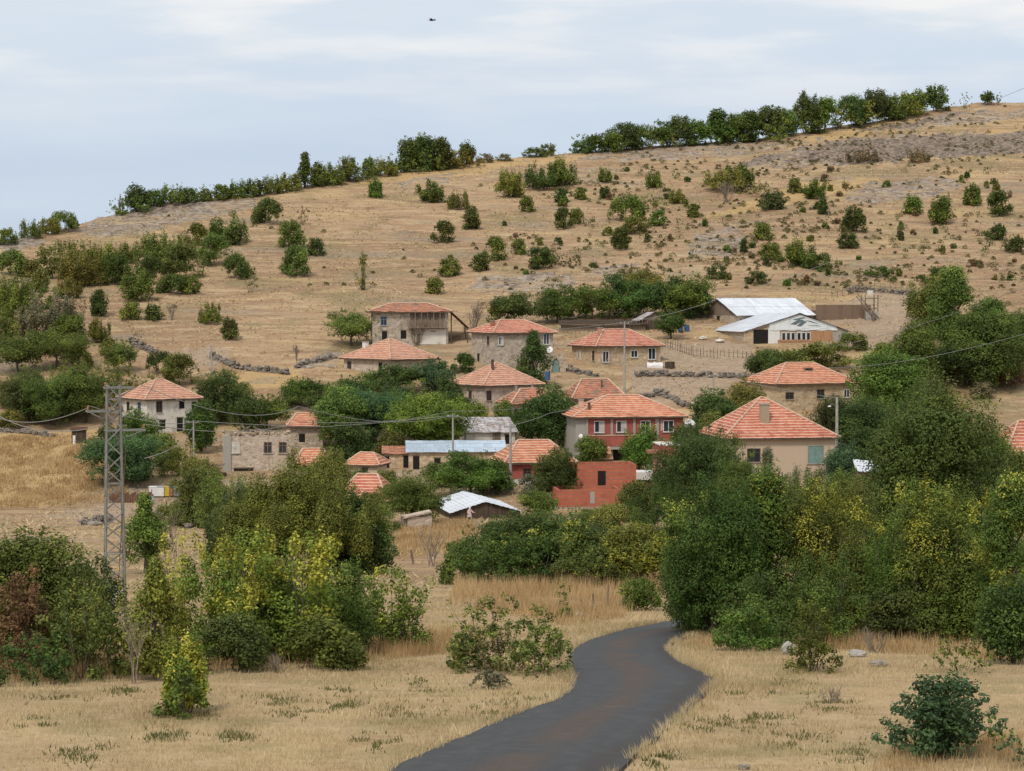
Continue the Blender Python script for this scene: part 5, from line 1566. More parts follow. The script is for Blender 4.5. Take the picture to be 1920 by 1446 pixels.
# ---------------------------------------------------------------- pylon, poles, wires
def pylon():
    y = 100.0; s = y / FPX
    base = on_ground(212, y)
    o = empty('lattice_pylon', base, R(14)); tag(o, 'tall rusty-grey lattice steel power pylon with three crossarms', 'pylon')
    top = ratio_z(722) * y - base.z
    hb, ht = .46, .27
    def q(z): return hb + (ht - hb) * z / top
    n = 17
    zs = [top * (1 - (1 - i / n) ** 1.0) for i in range(n + 1)]
    for sx, sy in ((-1, -1), (1, -1), (1, 1), (-1, 1)):
        b = MB()
        b.beam((sx * q(0), sy * q(0), -.6), (sx * q(top), sy * q(top), top), .065)
        b.build('leg', M['steel'], o)
    b = MB()
    for i in range(n):
        z0, z1 = zs[i], zs[i + 1]
        a, c = q(z0), q(z1)
        f = 1 if i % 2 else -1
        b.beam((-f * a, -a, z0), (f * c, -c, z1), .055); b.beam((f * a, a, z0), (-f * c, c, z1), .055)
        b.beam((-a, f * a, z0), (-c, -f * c, z1), .055); b.beam((a, -f * a, z0), (c, f * c, z1), .055)
        if i in (0, 5, 10, 16):
            for p0, p1 in (((-a, -a), (a, -a)), ((a, -a), (a, a)), ((a, a), (-a, a)), ((-a, a), (-a, -a))):
                b.beam((*p0, z0), (*p1, z0), .045)
    b.build('lattice_brace', M['steel'], o)
    arms = []
    for vz, x0, x1 in ((727, -.40, .95), (771, -1.15, .42), (807, -.35, 1.35)):
        z = top - (vz - 722) * s
        b = MB()
        for yy in (-.3, .3):
            b.beam((x0, yy, z), (x1, yy * .6, z), .08)
        b.beam((x0, -.3, z), (x0, .3, z), .06).beam((x1, -.2, z), (x1, .2, z), .06)
        b.beam((0.2 if x1 > .5 else -.2, 0, z - .45), ((x1 if x1 > .5 else x0) * .92, 0, z - .03), .05)
        a = b.build('crossarm', M['steel'], o)
        for xx in (x0 + .06, x1 - .06):
            MB().lathe([(.03, 0), (.06, .04), (.03, .08), (.06, .12), (.03, .16), (.02, .2)], 8, Matrix.Translation((xx, 0, z + .05))).build('insulator', M['clay'], a)
        arms.append([o.matrix_basis @ Vector((xx, 0, z + .25)) for xx in (x0 + .06, x1 - .06)])
    z = top - (1115 - 722) * s
    MB().box((-.14, -q(z) - .06, z - .19), (.30, -q(z) - .03, z + .19)).build('warning_plate', M['white_wash'], o)
    MB().beam((.1, -.36, top * .12), (.5, -.30, top * .75), .03).build('cable_pipe', M['rust'], o)
    return arms
def _mbasis(o): return Matrix.Translation(o.location) @ o.rotation_euler.to_matrix().to_4x4()
def wire(label, pts, sag=0.6, r=.034, group=None):
    b = MB()
    P0 = [Vector(p) for p in pts]
    for a, c in zip(P0[:-1], P0[1:]):
        L = (c - a).length; n = 14; prev = a
        for i in range(1, n + 1):
            t = i / n; p = a.lerp(c, t) - Vector((0, 0, 2.2 * sag * t * (1 - t) * min(1, L / 60)))
            q = 0.011 + 0.000055 * p.y
            b.tube(prev, p, q, q, 4, cap=False); prev = p
    return tag(b.build('power_wire', M['wire']), label, 'wire', group)
arms = pylon()
def pole(label, u, vt, vb, y=None, lamp=False, arm=True, r=.15):
    y = y or depth_at(vb)
    base = on_ground(u, y)
    o = empty('utility_pole', base, ORNG.uniform(-.3, .3)); tag(o, label, 'utility pole')
    h = ratio_z(vt) * y - base.z
    MB().path([(0, 0, -1), (0, 0, h * .5), (0, 0, h)], [r * 1.25, r, r * .75], 8).build('shaft', M['concrete'], o)
    if arm:
        a = MB().box((-.7, -.06, h - .35), (.7, .06, h - .23)).build('crossarm', M['steel'], o)
        for x in (-.6, 0, .6): MB().lathe([(.03, 0), (.06, .05), (.03, .1), (.05, .15)], 6, Matrix.Translation((x, 0, h - .23))).build('insulator', M['white'], a)
    if lamp:
        l = MB().path([(0, 0, h * .86), (-.5, -.25, h * .92), (-.85, -.4, h * .90)], [.035, .03, .03], 6).build('lamp_arm', M['steel'], o)
        MB().lathe([(.05, .14), (.2, .08), (.22, 0), (.12, -.06)], 8, Matrix.Translation((-.9, -.42, h * .88))).build('lamp_head', M['white'], l)
    return Vector((base.x, base.y, base.z + h - .1))
p1 = pole('tall concrete pole standing in front of the sandy house with white windows', 1171, 603, 735, 338)
p2 = pole('slim concrete pole on the bare slope between red-brick house and brown stone house', 1338, 702, 785, 318, r=.11)
p3 = pole('concrete pole with street lamp at the right corner of the cream house roof', 1570, 745, 822, 284, lamp=True, arm=False, r=.2)
p4 = pole('grey pole in front of the long pale blue metal roof', 849, 777, 862, 284, r=.13)
p5 = pole('pale concrete pole at the left end of the low red-brick house roof', 957, 796, 915, 271, r=.17)
p6 = pole('thin pole alone on the bare slope above the dark green trees', 396, 648, 690, 348, arm=False, r=.13)
p7 = pole('thin wooden pole between the white house and the roofless ruin', 362, 788, 880, 290, r=.12)
A = arms
wire('long wire from the top pylon arm to the pole before the pale blue roof', [A[0][1], P(560, 762, 200), p4], 2.0)
wire('wire from the lowest pylon arm over the village to the sandy house pole', [A[2][1], P(560, 791, 190), P(847, 771, 280), P(1082, 749, 330), p1 - Vector((0, 0, 2.0))], 1.0)
wire('wire from the left pylon arm sweeping to the thin wooden pole near the ruin', [A[1][0], p7], 1.0)
wire('wire from the pylon leaving to the left over the golden field', [A[1][0] + Vector((0, 0, -.1)), P(-60, 752, 150)], 2.0)
wire('lower wire from the pylon leaving to the left over the golden field', [A[2][0], P(-60, 735, 150)], 2.4)
wire('low wire from the pylon at field height to the thin wooden pole', [A[2][1] - Vector((0, 0, 1.5)), p7 - Vector((0, 0, .6))], 1.2)
wire('wire from the grey pole to the pale concrete pole in mid village', [p4, p5], .5)
wire('wire rising from the pale concrete pole to the slim pole on the bare slope', [p5, P(1030, 775, 290), p2], .9)
wire('wire from the thin wooden pole across the dark trees to the grey pole', [p7, P(610, 800, 288), p4], .8)
wire('wire from the tall concrete pole up past the farm sheds', [p1, P(1340, 563, 372), P(1560, 490, 380)], 1.2)
wire('wire from the slim pole climbing right over the brown house roof', [p2, P(1552, 690, 300), P(1990, 606, 190)], 1.6)
wire('upper wire crossing the right trees towards the picture edge', [P(1560, 650, 350), P(1905, 545, 260), P(2000, 510, 230)], 1.2)
wire('wire running out at the upper right above the hilltop shrubs', [P(1700, 245, 560), P(1990, 135, 420)], 1.2)
wire('wire from the lamp pole to the slim pole', [p3, p2], .5)
wire('wire from the tall pole leftwards along the dark animal shelter', [p1, P(1040, 618, 345), P(900, 660, 340)], .8)

# ---------------------------------------------------------------- person, bird and small things
def person():
    u, y = 880, 236.0
    g = on_ground(u, y)
    o = empty('person', g, R(30)); tag(o, 'person in a pale pink smock and white headscarf walking beside the open shed', 'person'); o.scale = (.88, .88, .88)
    me = bpy.data.meshes.new('body'); k = 1.0
    J = dict(pel=(0, 0, .86, .13), waist=(0, -.02, 1.0, .125), chest=(0, -.06, 1.22, .145), neck=(0, -.09, 1.39, .055), head=(0, -.12, 1.51, .095), crown=(0, -.12, 1.60, .075),
             lh=(-.09, 0, .80, .095), lk=(-.10, -.14, .47, .065), la=(-.10, -.02, .09, .045), lt=(-.10, -.17, .04, .04),
             rh=(.09, 0, .80, .095), rk=(.10, .04, .45, .065), ra=(.10, .24, .12, .045), rt=(.10, .12, .04, .04),
             ls=(-.18, -.06, 1.32, .07), le=(-.26, -.10, 1.06, .048), lw=(-.24, -.28, .88, .032), lp=(-.24, -.35, .84, .036),
             rs=(.18, -.06, 1.32, .07), re=(.32, -.12, 1.10, .048), rw=(.46, -.28, 1.02, .032), rp=(.51, -.34, 1.00, .036))
    names = list(J); E = [('pel', 'waist'), ('waist', 'chest'), ('chest', 'neck'), ('neck', 'head'), ('head', 'crown'), ('pel', 'lh'), ('lh', 'lk'), ('lk', 'la'), ('la', 'lt'),
         ('pel', 'rh'), ('rh', 'rk'), ('rk', 'ra'), ('ra', 'rt'), ('chest', 'ls'), ('ls', 'le'), ('le', 'lw'), ('lw', 'lp'), ('chest', 'rs'), ('rs', 're'), ('re', 'rw'), ('rw', 'rp')]
    V = [J[n][:3] for n in names]; rad = [J[n][3] for n in names]
    Ei = [(names.index(a), names.index(b)) for a, b in E]
    for hnd, sd in (('lp', -1), ('rp', 1)):
        p = Vector(J[hnd][:3])
        for f in range(5):
            dx = (-.03 + .015 * f) * sd; ln = (.045, .07, .08, .075, .055)[f]
            q1 = p + Vector((dx * 1.2 + (.02 * sd if f == 0 else 0), -.03, -.005)); q2 = q1 + Vector((dx * .4, -ln * .6, -ln * .5))
            i = len(V); V += [tuple(q1), tuple(q2)]; rad += [.010, .008]; Ei += [(names.index(hnd), i), (i, i + 1)]
    me.from_pydata(V, Ei, [])
    b = link('body', me, o)
    sk = b.modifiers.new('skin', 'SKIN'); b.modifiers.new('sub', 'SUBSURF').levels = 1
    b.modifiers['sub'].render_levels = 1
    for i, r in enumerate(rad): me.skin_vertices[0].data[i].radius = (r, r)
    me.skin_vertices[0].data[0].use_root = True
    me.materials.append(M['skin'])
    f = MB()
    f.lathe([(.12, 1.42), (.20, 1.33), (.19, 1.15), (.17, 1.0), (.23, .80), (.27, .52)], 12, Matrix.Translation((0, -.04, 0)) @ Matrix.Diagonal((1, .8, 1, 1)))
    for a, c, r0, r1 in (((-.17, -.06, 1.33), (-.27, -.10, 1.05), .09, .075), ((-.27, -.10, 1.06), (-.245, -.25, .91), .07, .06), ((.17, -.06, 1.33), (.33, -.12, 1.09), .09, .075), ((.32, -.12, 1.10), (.44, -.26, 1.03), .07, .06)):
        f.tube(a, c, r0, r1, 8)
    f.build('smock', M['pink_cloth'], o)
    f = MB()
    for a, c, r0, r1 in (((-.09, 0, .80), (-.10, -.14, .47), .12, .085), ((-.10, -.14, .48), (-.10, -.02, .10), .085, .07), ((.09, 0, .80), (.10, .04, .45), .12, .085), ((.10, .04, .46), (.10, .24, .13), .085, .07)):
        f.tube(a, c, r0, r1, 8)
    f.build('trousers', M['dark_cloth'], o)
    f = MB()
    f.lathe([(.06, 1.38), (.115, 1.43), (.125, 1.52), (.115, 1.60), (.07, 1.66), (.02, 1.68)], 10, Matrix.Translation((0, -.095, 0)))
    f.build('headscarf', M['white_cloth'], o)
    f = MB()
    f.lathe([(.012, -.02), (.02, 0), (.012, .02)], 6, Matrix.Translation((0, -.235, 1.50)))
    f.build('nose', M['skin'], o)
    f = MB()
    for x in (-.035, .035): f.box((x - .013, -.222, 1.525), (x + .013, -.21, 1.54))
    f.build('eyes', M['dark_cloth'], o)
    MB().box((-.025, -.221, 1.452), (.025, -.212, 1.462)).build('mouth', M['clay'], o)
person()
def bird():
    p = P(810, 38, 150)
    o = empty('bird', p, R(60)); tag(o, 'small dark bird gliding high in the pale sky', 'bird')
    b = MB()
    b.lathe([(.005, -.22), (.035, -.14), (.06, -.02), (.05, .10), (.03, .16), (.035, .20), (.008, .26)], 8, Matrix.Rotation(R(90), 4, 'X'))
    b.poly([(-.03, .16, 0), (.03, .16, 0), (.07, .34, .01), (-.07, .34, .01)])
    for sgn in (-1, 1):
        w = [(sgn * .04, -.08, .02), (sgn * .22, -.13, .09), (sgn * .42, -.02, .05), (sgn * .50, .08, .02), (sgn * .24, .06, .08), (sgn * .04, .10, .02)]
        b.poly(w); b.poly([(x, y_, z - .012) for x, y_, z in w][::-1])
    b.build('body', M['feather'], o)
bird()
def dish(label, u, v, y, r, standh=None, yaw=-20):
    p = P(u, v, y)
    o = empty('satellite_dish', p, R(yaw)); tag(o, label, 'satellite dish')
    Mx = Matrix.Rotation(R(68), 4, 'X')
    b = MB(); b.lathe([(.02, -.12 * r), (.35 * r, -.09 * r), (.7 * r, .0), (r, .18 * r)], 16, Mx)
    b.build('reflector', M['white'], o)
    a = MB().tube((0, -.02, -.3 * r), (0, -.75 * r, -.15 * r), .02, .02, 5).build('feed_arm', M['steel'], o)
    MB().box((-.05, -.80 * r, -.2 * r), (.05, -.70 * r, -.08 * r)).build('receiver', M['grey_plastic'], a)
    if standh: MB().tube((0, .08, -standh), (0, .08, 0), .05, .05, 6).build('mast', M['steel'], o)
dish('white satellite dish on a mast at the right of the tall stone house', 1031, 656, 343, .5, 4.5)
dish('white satellite dish at the right end of the red-brick house', 1293, 797, 290, .75, 2.0, 15)
dish('tiny white dish on the grey corner of the red-brick house', 1089, 818, 289, .28, 0.6, -30)
def barrel(label, u, v, y, mat, r=.32, h=.95, name='barrel'):
    g = P(u, v, y)
    o = empty(name, g, 0); tag(o, label, 'barrel')
    MB().lathe([(r * .95, 0), (r, .06), (r * .98, h * .3), (r * 1.04, h * .33), (r * .98, h * .36), (r * .98, h * .63), (r * 1.04, h * .66), (r * .98, h * .69), (r, h * .95), (r * .95, h)], 14).build('drum', M[mat], o, True)
    MB().lathe([(r * .8, h + .003), (r * .8, h + .03)], 12).build('lid', M['dark_cloth'] if mat != 'blue' else M['blue'], o)
barrel('upright blue barrel at the foot of the satellite mast', 1026, 713, 334, 'blue', .36, 1.2)
barrel('blue barrel under the trees beside the ramshackle hut, nearest the hut', 1276, 622, 378, 'blue', .42, 1.1)
barrel('blue barrel under the trees beside the ramshackle hut, nearest the farm sheds', 1288, 621, 379, 'blue', .42, 1.0)
def bin_(label, u, v, y, mat, w=.9, h=1.1, lid='dark_cloth'):
    o = empty('waste_bin', G(u, v), R(ORNG.uniform(-12, 12))); tag(o, label, 'bin')
    b = MB(); a = w / 2
    q0 = [(-a * .85, -a * .8, .12), (a * .85, -a * .8, .12), (a * .85, a * .8, .12), (-a * .85, a * .8, .12)]; q1 = [(-a, -a, h), (a, -a, h), (a, a, h), (-a, a, h)]
    for i in range(4):
        j = (i + 1) % 4; b.poly([q0[i], q0[j], q1[j], q1[i]])
    b.poly(q0[::-1]); b.poly(q1)
    b.build('container', M[mat], o)
    MB().box((-a * 1.05, -a * 1.05, h + .004), (a * 1.05, a * 1.05, h + .10)).build('lid', M[lid], o)
    for x in (-a * .6, a * .6):
        MB().lathe([(.10, -.04), (.10, .04)], 8, Matrix.Translation((x, -a * .5, .1)) @ Matrix.Rotation(R(90), 4, 'Y')).build('wheel', M['dark'], o)
for lb, u, m, w, ld in (('white container, first from the pylon in the row of containers by the path', 288, 'white', 1.0, 'white'), ('white container, second from the pylon in the row by the path', 302, 'white', 1.0, 'grey_plastic'),
                    ('yellow container in the row of containers by the path', 312, 'yellow', .7, 'yellow'), ('brown crate between the yellow and grey containers by the path', 320, 'clay', .6, 'blue'), ('grey container at the far end of the row by the path', 333, 'grey_plastic', .9, 'grey_plastic')):
    bin_(lb, u, 932, 270, m, w, 1.15, ld)
def field_fence():
    o = empty('board_fence', G(205, 943), R(3)); tag(o, 'low fence of reddish boards and sheet between the pylon and the containers', 'fence')
    b = MB()
    for i in range(18):
        b.box((i * .28, 0, -.6), (i * .28 + .26, .05, 1.1 + .15 * math.sin(i * 2.1)))
    b.build('board', M['rust'], o)
    b = MB()
    for i in range(4): MB().beam((i * 1.6, .1, -.6), (i * 1.6, .1, 1.5), .1).build('post', M['wood'], o)
    MB().box((3.4, -.06, -.3), (5.0, -.01, .75)).build('sheet', M['metal_blue'], o)
field_fence()
# fence posts in the dry plot above the road
for lb, u, vt, vb, t in (('tallest weathered fence post in the dry grass above the road bend', 1138, 1095, 1141, .05), ('thin leaning fence post beside the tallest post above the road bend', 1115, 1113, 1149, -.12), ('short thin fence post third from the road bend', 1092, 1124, 1150, -.10),
                         ('stub of fence post leaning in the gap left of the bare shrub', 776, 1030, 1058, -.22), ('thin stake farthest left in the dry gap', 738, 1020, 1044, .04), ('pale tall stake under the dark hedge trees', 1107, 1053, 1092, .02)):
    g = G(u, vb); s = g.y / FPX
    h = (vb - vt) * s
    b = MB(); r = .05 * max(1, g.y / 110)
    b.path([(0, 0, -.3), (t * h * .5, 0, h * .5), (t * h + .02, 0, h)], [r * 1.1, r, r * .8], 7)
    o = b.build('fence_post', M['wood']); o.location = g; tag(o, lb, 'fence post')
# bare shrubs: branching twigs only
def bare(label, u, vb, wpx, hpx, seed, n=26, name='bare_shrub', y=None, r0=.03):
    g = G(u, vb) if y is None else on_ground(u, y)
    s = g.y / FPX
    w, h = wpx * s, hpx * s
    r = random.Random(seed)
    b = MB(); k = max(1.0, g.y / 150) * r0
    def grow(p, d, L, rad, lev):
        q = p + d * L
        m = p + d * L * .5 + Vector((r.uniform(-1, 1), r.uniform(-1, 1), 0)) * L * .05
        b.path([p, m, q], [rad, rad * .8, rad * .6], 4)
        if lev:
            for _ in range(r.choice((2, 3, 3))):
                nd = (d + Vector((r.uniform(-1, 1), r.uniform(-1, 1), r.uniform(-.2, .8))) * .55).normalized()
                grow(q if r.random() < .6 else m, nd, L * r.uniform(.55, .85), rad * .6, lev - 1)
    for i in range(max(4, n // 4)):
        a = r.uniform(0, 6.28); sp = r.uniform(.1, .75) * w / (2 * h) * 1.3
        d = Vector((math.cos(a) * sp, math.sin(a) * sp, 1)).normalized()
        grow(Vector((r.uniform(-.08, .08) * w, r.uniform(-.08, .08) * w, -.1)), d, h * .38, k, 3)
    o = b.build(name, M['twig']); o.location = g
    tag(o, label, 'shrub')
bare('large leafless shrub with fine spreading twigs in the dry gap', 808, 1062, 75, 85, 1, 36)
bare('leafless grey tree in front of the wooden gallery of the topmost house', 782, 648, 60, 58, 2, 40, 'bare_tree', None, .035)
bare('bare grey shrub thicket right of the topmost house', 888, 618, 55, 55, 3, 40, r0=.03)
bare('dry twiggy bush in the straw field right of the road', 1558, 1318, 62, 45, 4, 40, r0=.012)
bare('tangle of dry brambles under the right roadside trees', 1640, 1225, 120, 60, 5, 50, r0=.014)
bare('brown dry bush at the foot of the left roadside thicket', 520, 1262, 90, 45, 6, 50, r0=.014)
bare('leafless twigs hanging over the field beside the pylon foot', 250, 1282, 70, 150, 7, 22, r0=.02)
bare('thin bare tree in front of the path right of the pylon', 283, 1040, 60, 125, 8, 16, 'bare_tree', None, .025)
bare('thin bare sapling with forked stem right of the path', 330, 1055, 45, 110, 9, 12, 'bare_tree', None, .025)
bare('low grey dry shrub on the hill left of the green saplings', 322, 600, 32, 32, 10, 30, r0=.02)
bare('large grey dry thicket high on the right hillside', 1362, 380, 60, 45, 11, 50, r0=.022)
bare('dry stalk bush on the low hillside left of the topmost house', 556, 678, 14, 38, 12, 14, r0=.03)
# rocks
def rock(label, u, v, wpx, hpx, seed, mat='rock'):
    g = G(u, v); s = g.y / FPX
    import bmesh
    bm = bmesh.new(); bmesh.ops.create_icosphere(bm, subdivisions=3, radius=1)
    for q in bm.verts:
        n = q.co.normalized()
        k = .75 + .5 * float(fbm(np.array([n.x * 2 + seed]), np.array([n.y * 2 + n.z * 3]), seed, 3)[0])
        q.co = Vector((n.x * wpx * s / 2 * k, n.y * wpx * s / 2.4 * k, (n.z * .5 + .35) * hpx * s * k))
    me = bpy.data.meshes.new('boulder'); bm.to_mesh(me); bm.free(); me.materials.append(M[mat])
    o = link('boulder', me); o.location = g; tag(o, label, 'rock')
rock('pale pointed boulder at the foot of the right roadside trees', 1478, 1228, 26, 30, 1, 'concrete')
rock('flat pale boulder right of the small conical evergreen', 1608, 1232, 34, 16, 2, 'concrete')
rock('low dark rock in the straw field right of the conical evergreen', 1648, 1250, 36, 14, 3)
rock('small flat stone in the straw at the bottom of the field', 1395, 1442, 26, 12, 4)
rock('dark flat rock beside the path below the pylon', 178, 985, 30, 9, 5)
rock('pale stone slab beside the road above the bend', 1085, 1155, 34, 8, 6, 'concrete')
rock('small white stone lying above the sandy house yard', 1318, 637, 16, 7, 7, 'white_wash')
rock('larger white stone lying left of the farm sheds', 1350, 642, 18, 8, 8, 'white_wash')

# yard clutter that the photo shows between the houses
def picket(label, pts, h, seed, step=.5):
    r = random.Random(seed); g = [G(u, v) for u, v in pts]
    o = empty('picket_fence', g[0]); tag(o, label, 'fence')
    b = MB(); rail = MB()
    for a, c in zip(g[:-1], g[1:]):
        n = max(2, int((c - a).length / step)); prev = None
        for i in range(n + 1):
            p = a.lerp(c, i / n); p.z = tz(p.x, p.y); q = p - g[0]
            t = q + Vector((r.uniform(-.1, .1), r.uniform(-.1, .1), h * r.uniform(.8, 1.15)))
            b.tube(q - Vector((0, 0, .3)), t, .06, .045, 5)
            if prev is not None: rail.beam(prev, q + Vector((0, 0, h * .6)), .05)
            prev = q + Vector((0, 0, h * .6))
    b.build('picket', M['wood'], o); rail.build('rail', M['wood'], o)
picket('rough picket fence of grey sticks climbing right of the sandy house', [(1248, 652), (1275, 660), (1300, 668), (1345, 672)], 1.5, 1)
picket('rough stick fence along the lower edge of the farm yard', [(1350, 668), (1400, 672), (1460, 672)], 1.2, 2, .7)
picket('row of stakes on the slope behind the animal pen', [(1560, 560), (1600, 552), (1640, 545), (1700, 556), (1715, 585)], 1.6, 3, 1.2)
picket('stick fence in front of the dark animal shelter', [(1050, 626), (1110, 628), (1180, 630)], 1.1, 4, .6)
def tarp(label, u, v, w, d, h, mat, seed, y=None, rz=0):
    g = G(u, v) if y is None else P(u, v, y)
    o = empty('tarpaulin', g, R(rz)); tag(o, label, 'tarpaulin')
    n, m = 12, 8; b = MB()
    X = lambda i, k: Vector(((i / n - .5) * w, k / m * d, h * (.35 + .65 * math.sin(math.pi * min(1, k / m * 1.1 + .05))) * (.7 + .6 * float(fbm(np.array([i * .5 + seed]), np.array([k * .6]), seed, 2)[0]))))
    for i in range(n):
        for k in range(m):
            b.poly([X(i, k), X(i + 1, k), X(i + 1, k + 1), X(i, k + 1)])
    for i in range(n):
        a, c = X(i, 0), X(i + 1, 0); b.poly([(a.x, a.y, -.4), (c.x, c.y, -.4), c, a])
    b.build('cover', M[mat], o)
tarp('white plastic tarpaulin spread below the balcony of the red-brick house', 1232, 868, 4.6, 2.2, 1.0, 'white', 1, 284)
tarp('pale blue-white sheet covering a heap left of the unfinished brick building', 1074, 898, 2.6, 1.8, 1.1, 'metal_blue', 2, 268)
tarp('white sheet over a heap right of the sandy house', 1228, 690, 2.4, 1.6, .8, 'white_cloth', 3)
tarp('white rag heap in the bushes below the wrinkled sheet roof', 1548, 930, 1.6, 1.0, .9, 'white', 4, 226)
def crate(label, u, v, w, h, mat, y=None):
    g = G(u, v) if y is None else P(u, v, y)
    o = empty('crate', g, R(ORNG.uniform(-20, 20))); tag(o, label, 'crate')
    b = MB(); k = 4
    for i in range(k):
        z = h * i / k
        for s in (-1, 1):
            b.box((-w / 2, s * w / 2 - .03, z), (w / 2, s * w / 2 + .03, z + h / k * .8)); b.box((s * w / 2 - .03, -w / 2 + .031, z), (s * w / 2 + .03, w / 2 - .031, z + h / k * .8))
    b.build('slat', M[mat], o)
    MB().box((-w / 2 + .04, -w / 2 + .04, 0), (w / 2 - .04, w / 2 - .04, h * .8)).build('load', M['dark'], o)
crate('dark slatted crate standing right of the white sheet by the sandy house', 1256, 690, 1.2, 1.0, 'wood_dark')
crate('grey slatted crate beside the right corner of the farm shed', 1612, 655, 1.6, 1.3, 'wood')
# small orange tiled shed in front of the red-brick house
hX, gX = house('village_shed', 'tiny orange-tiled lean-to below the balcony of the red-brick house', 1100, 862, 882, 3, 46, 5, 20, .3, 'stone', 'tile_orange', [], [], cat='shed', kind='shed', D=3.2, y=283, over=.25)
T = plant
# ---------------------------------------------------------------- roadside trees, left
T('dense', 50, 1275, 230, 305, 'mid', 'broad dark green tree filling the lower left picture edge', y=70)
T('scrag', 38, 1262, 125, 225, 'rust', 'rust-brown leaved bush at the lower left picture edge', 'bush', 'bush', y=67)
T('thicket', 40, 1285, 190, 95, 'dark', 'dark green low growth in front of the rust-brown bush', 'bush', 'bush', y=64)
T('scrag', 150, 1285, 190, 210, 'mid', 'loose green tree with thin crown between the left edge and the pylon', y=66)
T('thicket', 190, 1262, 230, 170, 'olive', 'low olive thicket in front of the pylon foot', 'bush', 'bush', y=68, yel=.1)
T('tall', 290, 1270, 110, 230, 'yellow', 'slender yellowing tree with bare dark trunk just right of the pylon', y=66, yel=.22)
T('thicket', 400, 1262, 210, 262, 'yellow', 'bright yellow-tipped tall bush, first of the left roadside thicket from the pylon', 'bush', 'bush', y=72, yel=.40)
T('round', 475, 1255, 200, 215, 'mid', 'round green tree inside the left roadside thicket behind yellow sprays', y=74, yel=.22)
T('thicket', 540, 1250, 180, 245, 'yellow', 'tall bush with arching yellow sprays before the dark willow', 'bush', 'bush', y=73, yel=.38)
T('bush', 640, 1240, 220, 195, 'mid', 'wide rounded green bush below the dark willow', 'bush', 'bush', y=76, yel=.16)
T('thicket', 735, 1235, 150, 165, 'yellow', 'green and yellow bush ending the left roadside thicket at the dry gap', 'bush', 'bush', y=79, yel=.22)
T('bush', 600, 1262, 170, 110, 'mid', 'low dark bush at the grassy foot of the left roadside thicket', 'bush', 'bush', y=70, yel=.06)
T('bush', 430, 1268, 170, 120, 'dark', 'low dark undergrowth bush behind the small yellow-topped bush', 'bush', 'bush', y=69, yel=.05)
T('cone', 345, 1345, 118, 120, 'mid', 'dark skirt of the small bush standing alone in the left field', 'bush', 'bush', yel=.03)
T('upright', 345, 1335, 80, 190, 'yellow', 'small upright bush with bright yellow top standing alone in the left field', 'bush', 'bush', yel=.55)
T('scrag', 950, 1258, 240, 152, 'mid', 'straggly olive shrub beside the road bend', 'shrub', 'shrub', yel=.12)
T('scrag', 1015, 1264, 130, 112, 'mid', 'denser green half of the straggly shrub at the road edge', 'shrub', 'shrub')
T('bush', 880, 1252, 80, 70, 'mid', 'small green shrub at the left foot of the straggly olive shrub', 'shrub', 'shrub')
T('sparse', 990, 1275, 120, 45, 'pale', 'low yellowish weed bush at the inner road bend', 'shrub', 'shrub', yel=.1)
T('arch', 920, 1292, 75, 38, 'grey', 'small grey-green tuft in the field left of the road bend', 'shrub', 'shrub')
T('sparse', 778, 1290, 60, 28, 'olive', 'lone small tuft of weeds in the left field', 'shrub', 'shrub')
T('willow', 560, 1110, 330, 275, 'olive', 'big dark many-stemmed willow in front of the village', y=150)
T('willow', 470, 1105, 170, 215, 'dark', 'darker left shoulder tree beside the big willow', y=158)
T('bush', 690, 1090, 110, 120, 'dark', 'dark bush at the right foot of the big willow', 'bush', 'bush', y=150)
T('tall', 270, 1075, 80, 150, 'mid', 'small green tree between the pylon and the big willow', y=150, yel=.15)
T('bush', 380, 1000, 110, 130, 'mid', 'green bushy tree below the roofless ruin', y=225)
T('bush', 320, 1000, 80, 60, 'olive', 'pale bush beside the containers below the white house', 'bush', 'bush', y=228)
T('bush', 150, 1085, 60, 28, 'dark', 'small dark bush on the slope behind the pylon', 'bush', 'bush')
# middle hedge
T('dense', 900, 1090, 130, 105, 'dark', 'dark green hedge tree at the left end of the middle hedge', y=140)
T('dense', 985, 1088, 150, 140, 'dark', 'tall dark tree in the middle hedge behind the straggly shrub', y=142, yel=.12)
T('round', 1060, 1088, 150, 125, 'mid', 'yellow-flecked tree in the middle of the hedge', y=140, yel=.25)
T('dense', 1130, 1090, 140, 125, 'dark', 'dark round tree near the right end of the middle hedge', y=138, yel=.15)
T('round', 1205, 1090, 140, 115, 'yellow', 'yellowing tree closing the right end of the middle hedge', y=136, yel=.30)
T('bush', 860, 1096, 80, 62, 'mid', 'low bush at the left foot of the middle hedge', 'bush', 'bush', y=138)
T('bush', 1200, 1150, 80, 72, 'mid', 'isolated round bush left of the right roadside trees', 'bush', 'bush', y=110)
T('sparse', 1056, 1150, 34, 58, 'mid', 'green sapling beside the fence posts above the road', 'sapling', 'sapling')
T('bush', 1060, 1162, 40, 24, 'mid', 'small green bush at the foot of the fence line', 'bush', 'bush')
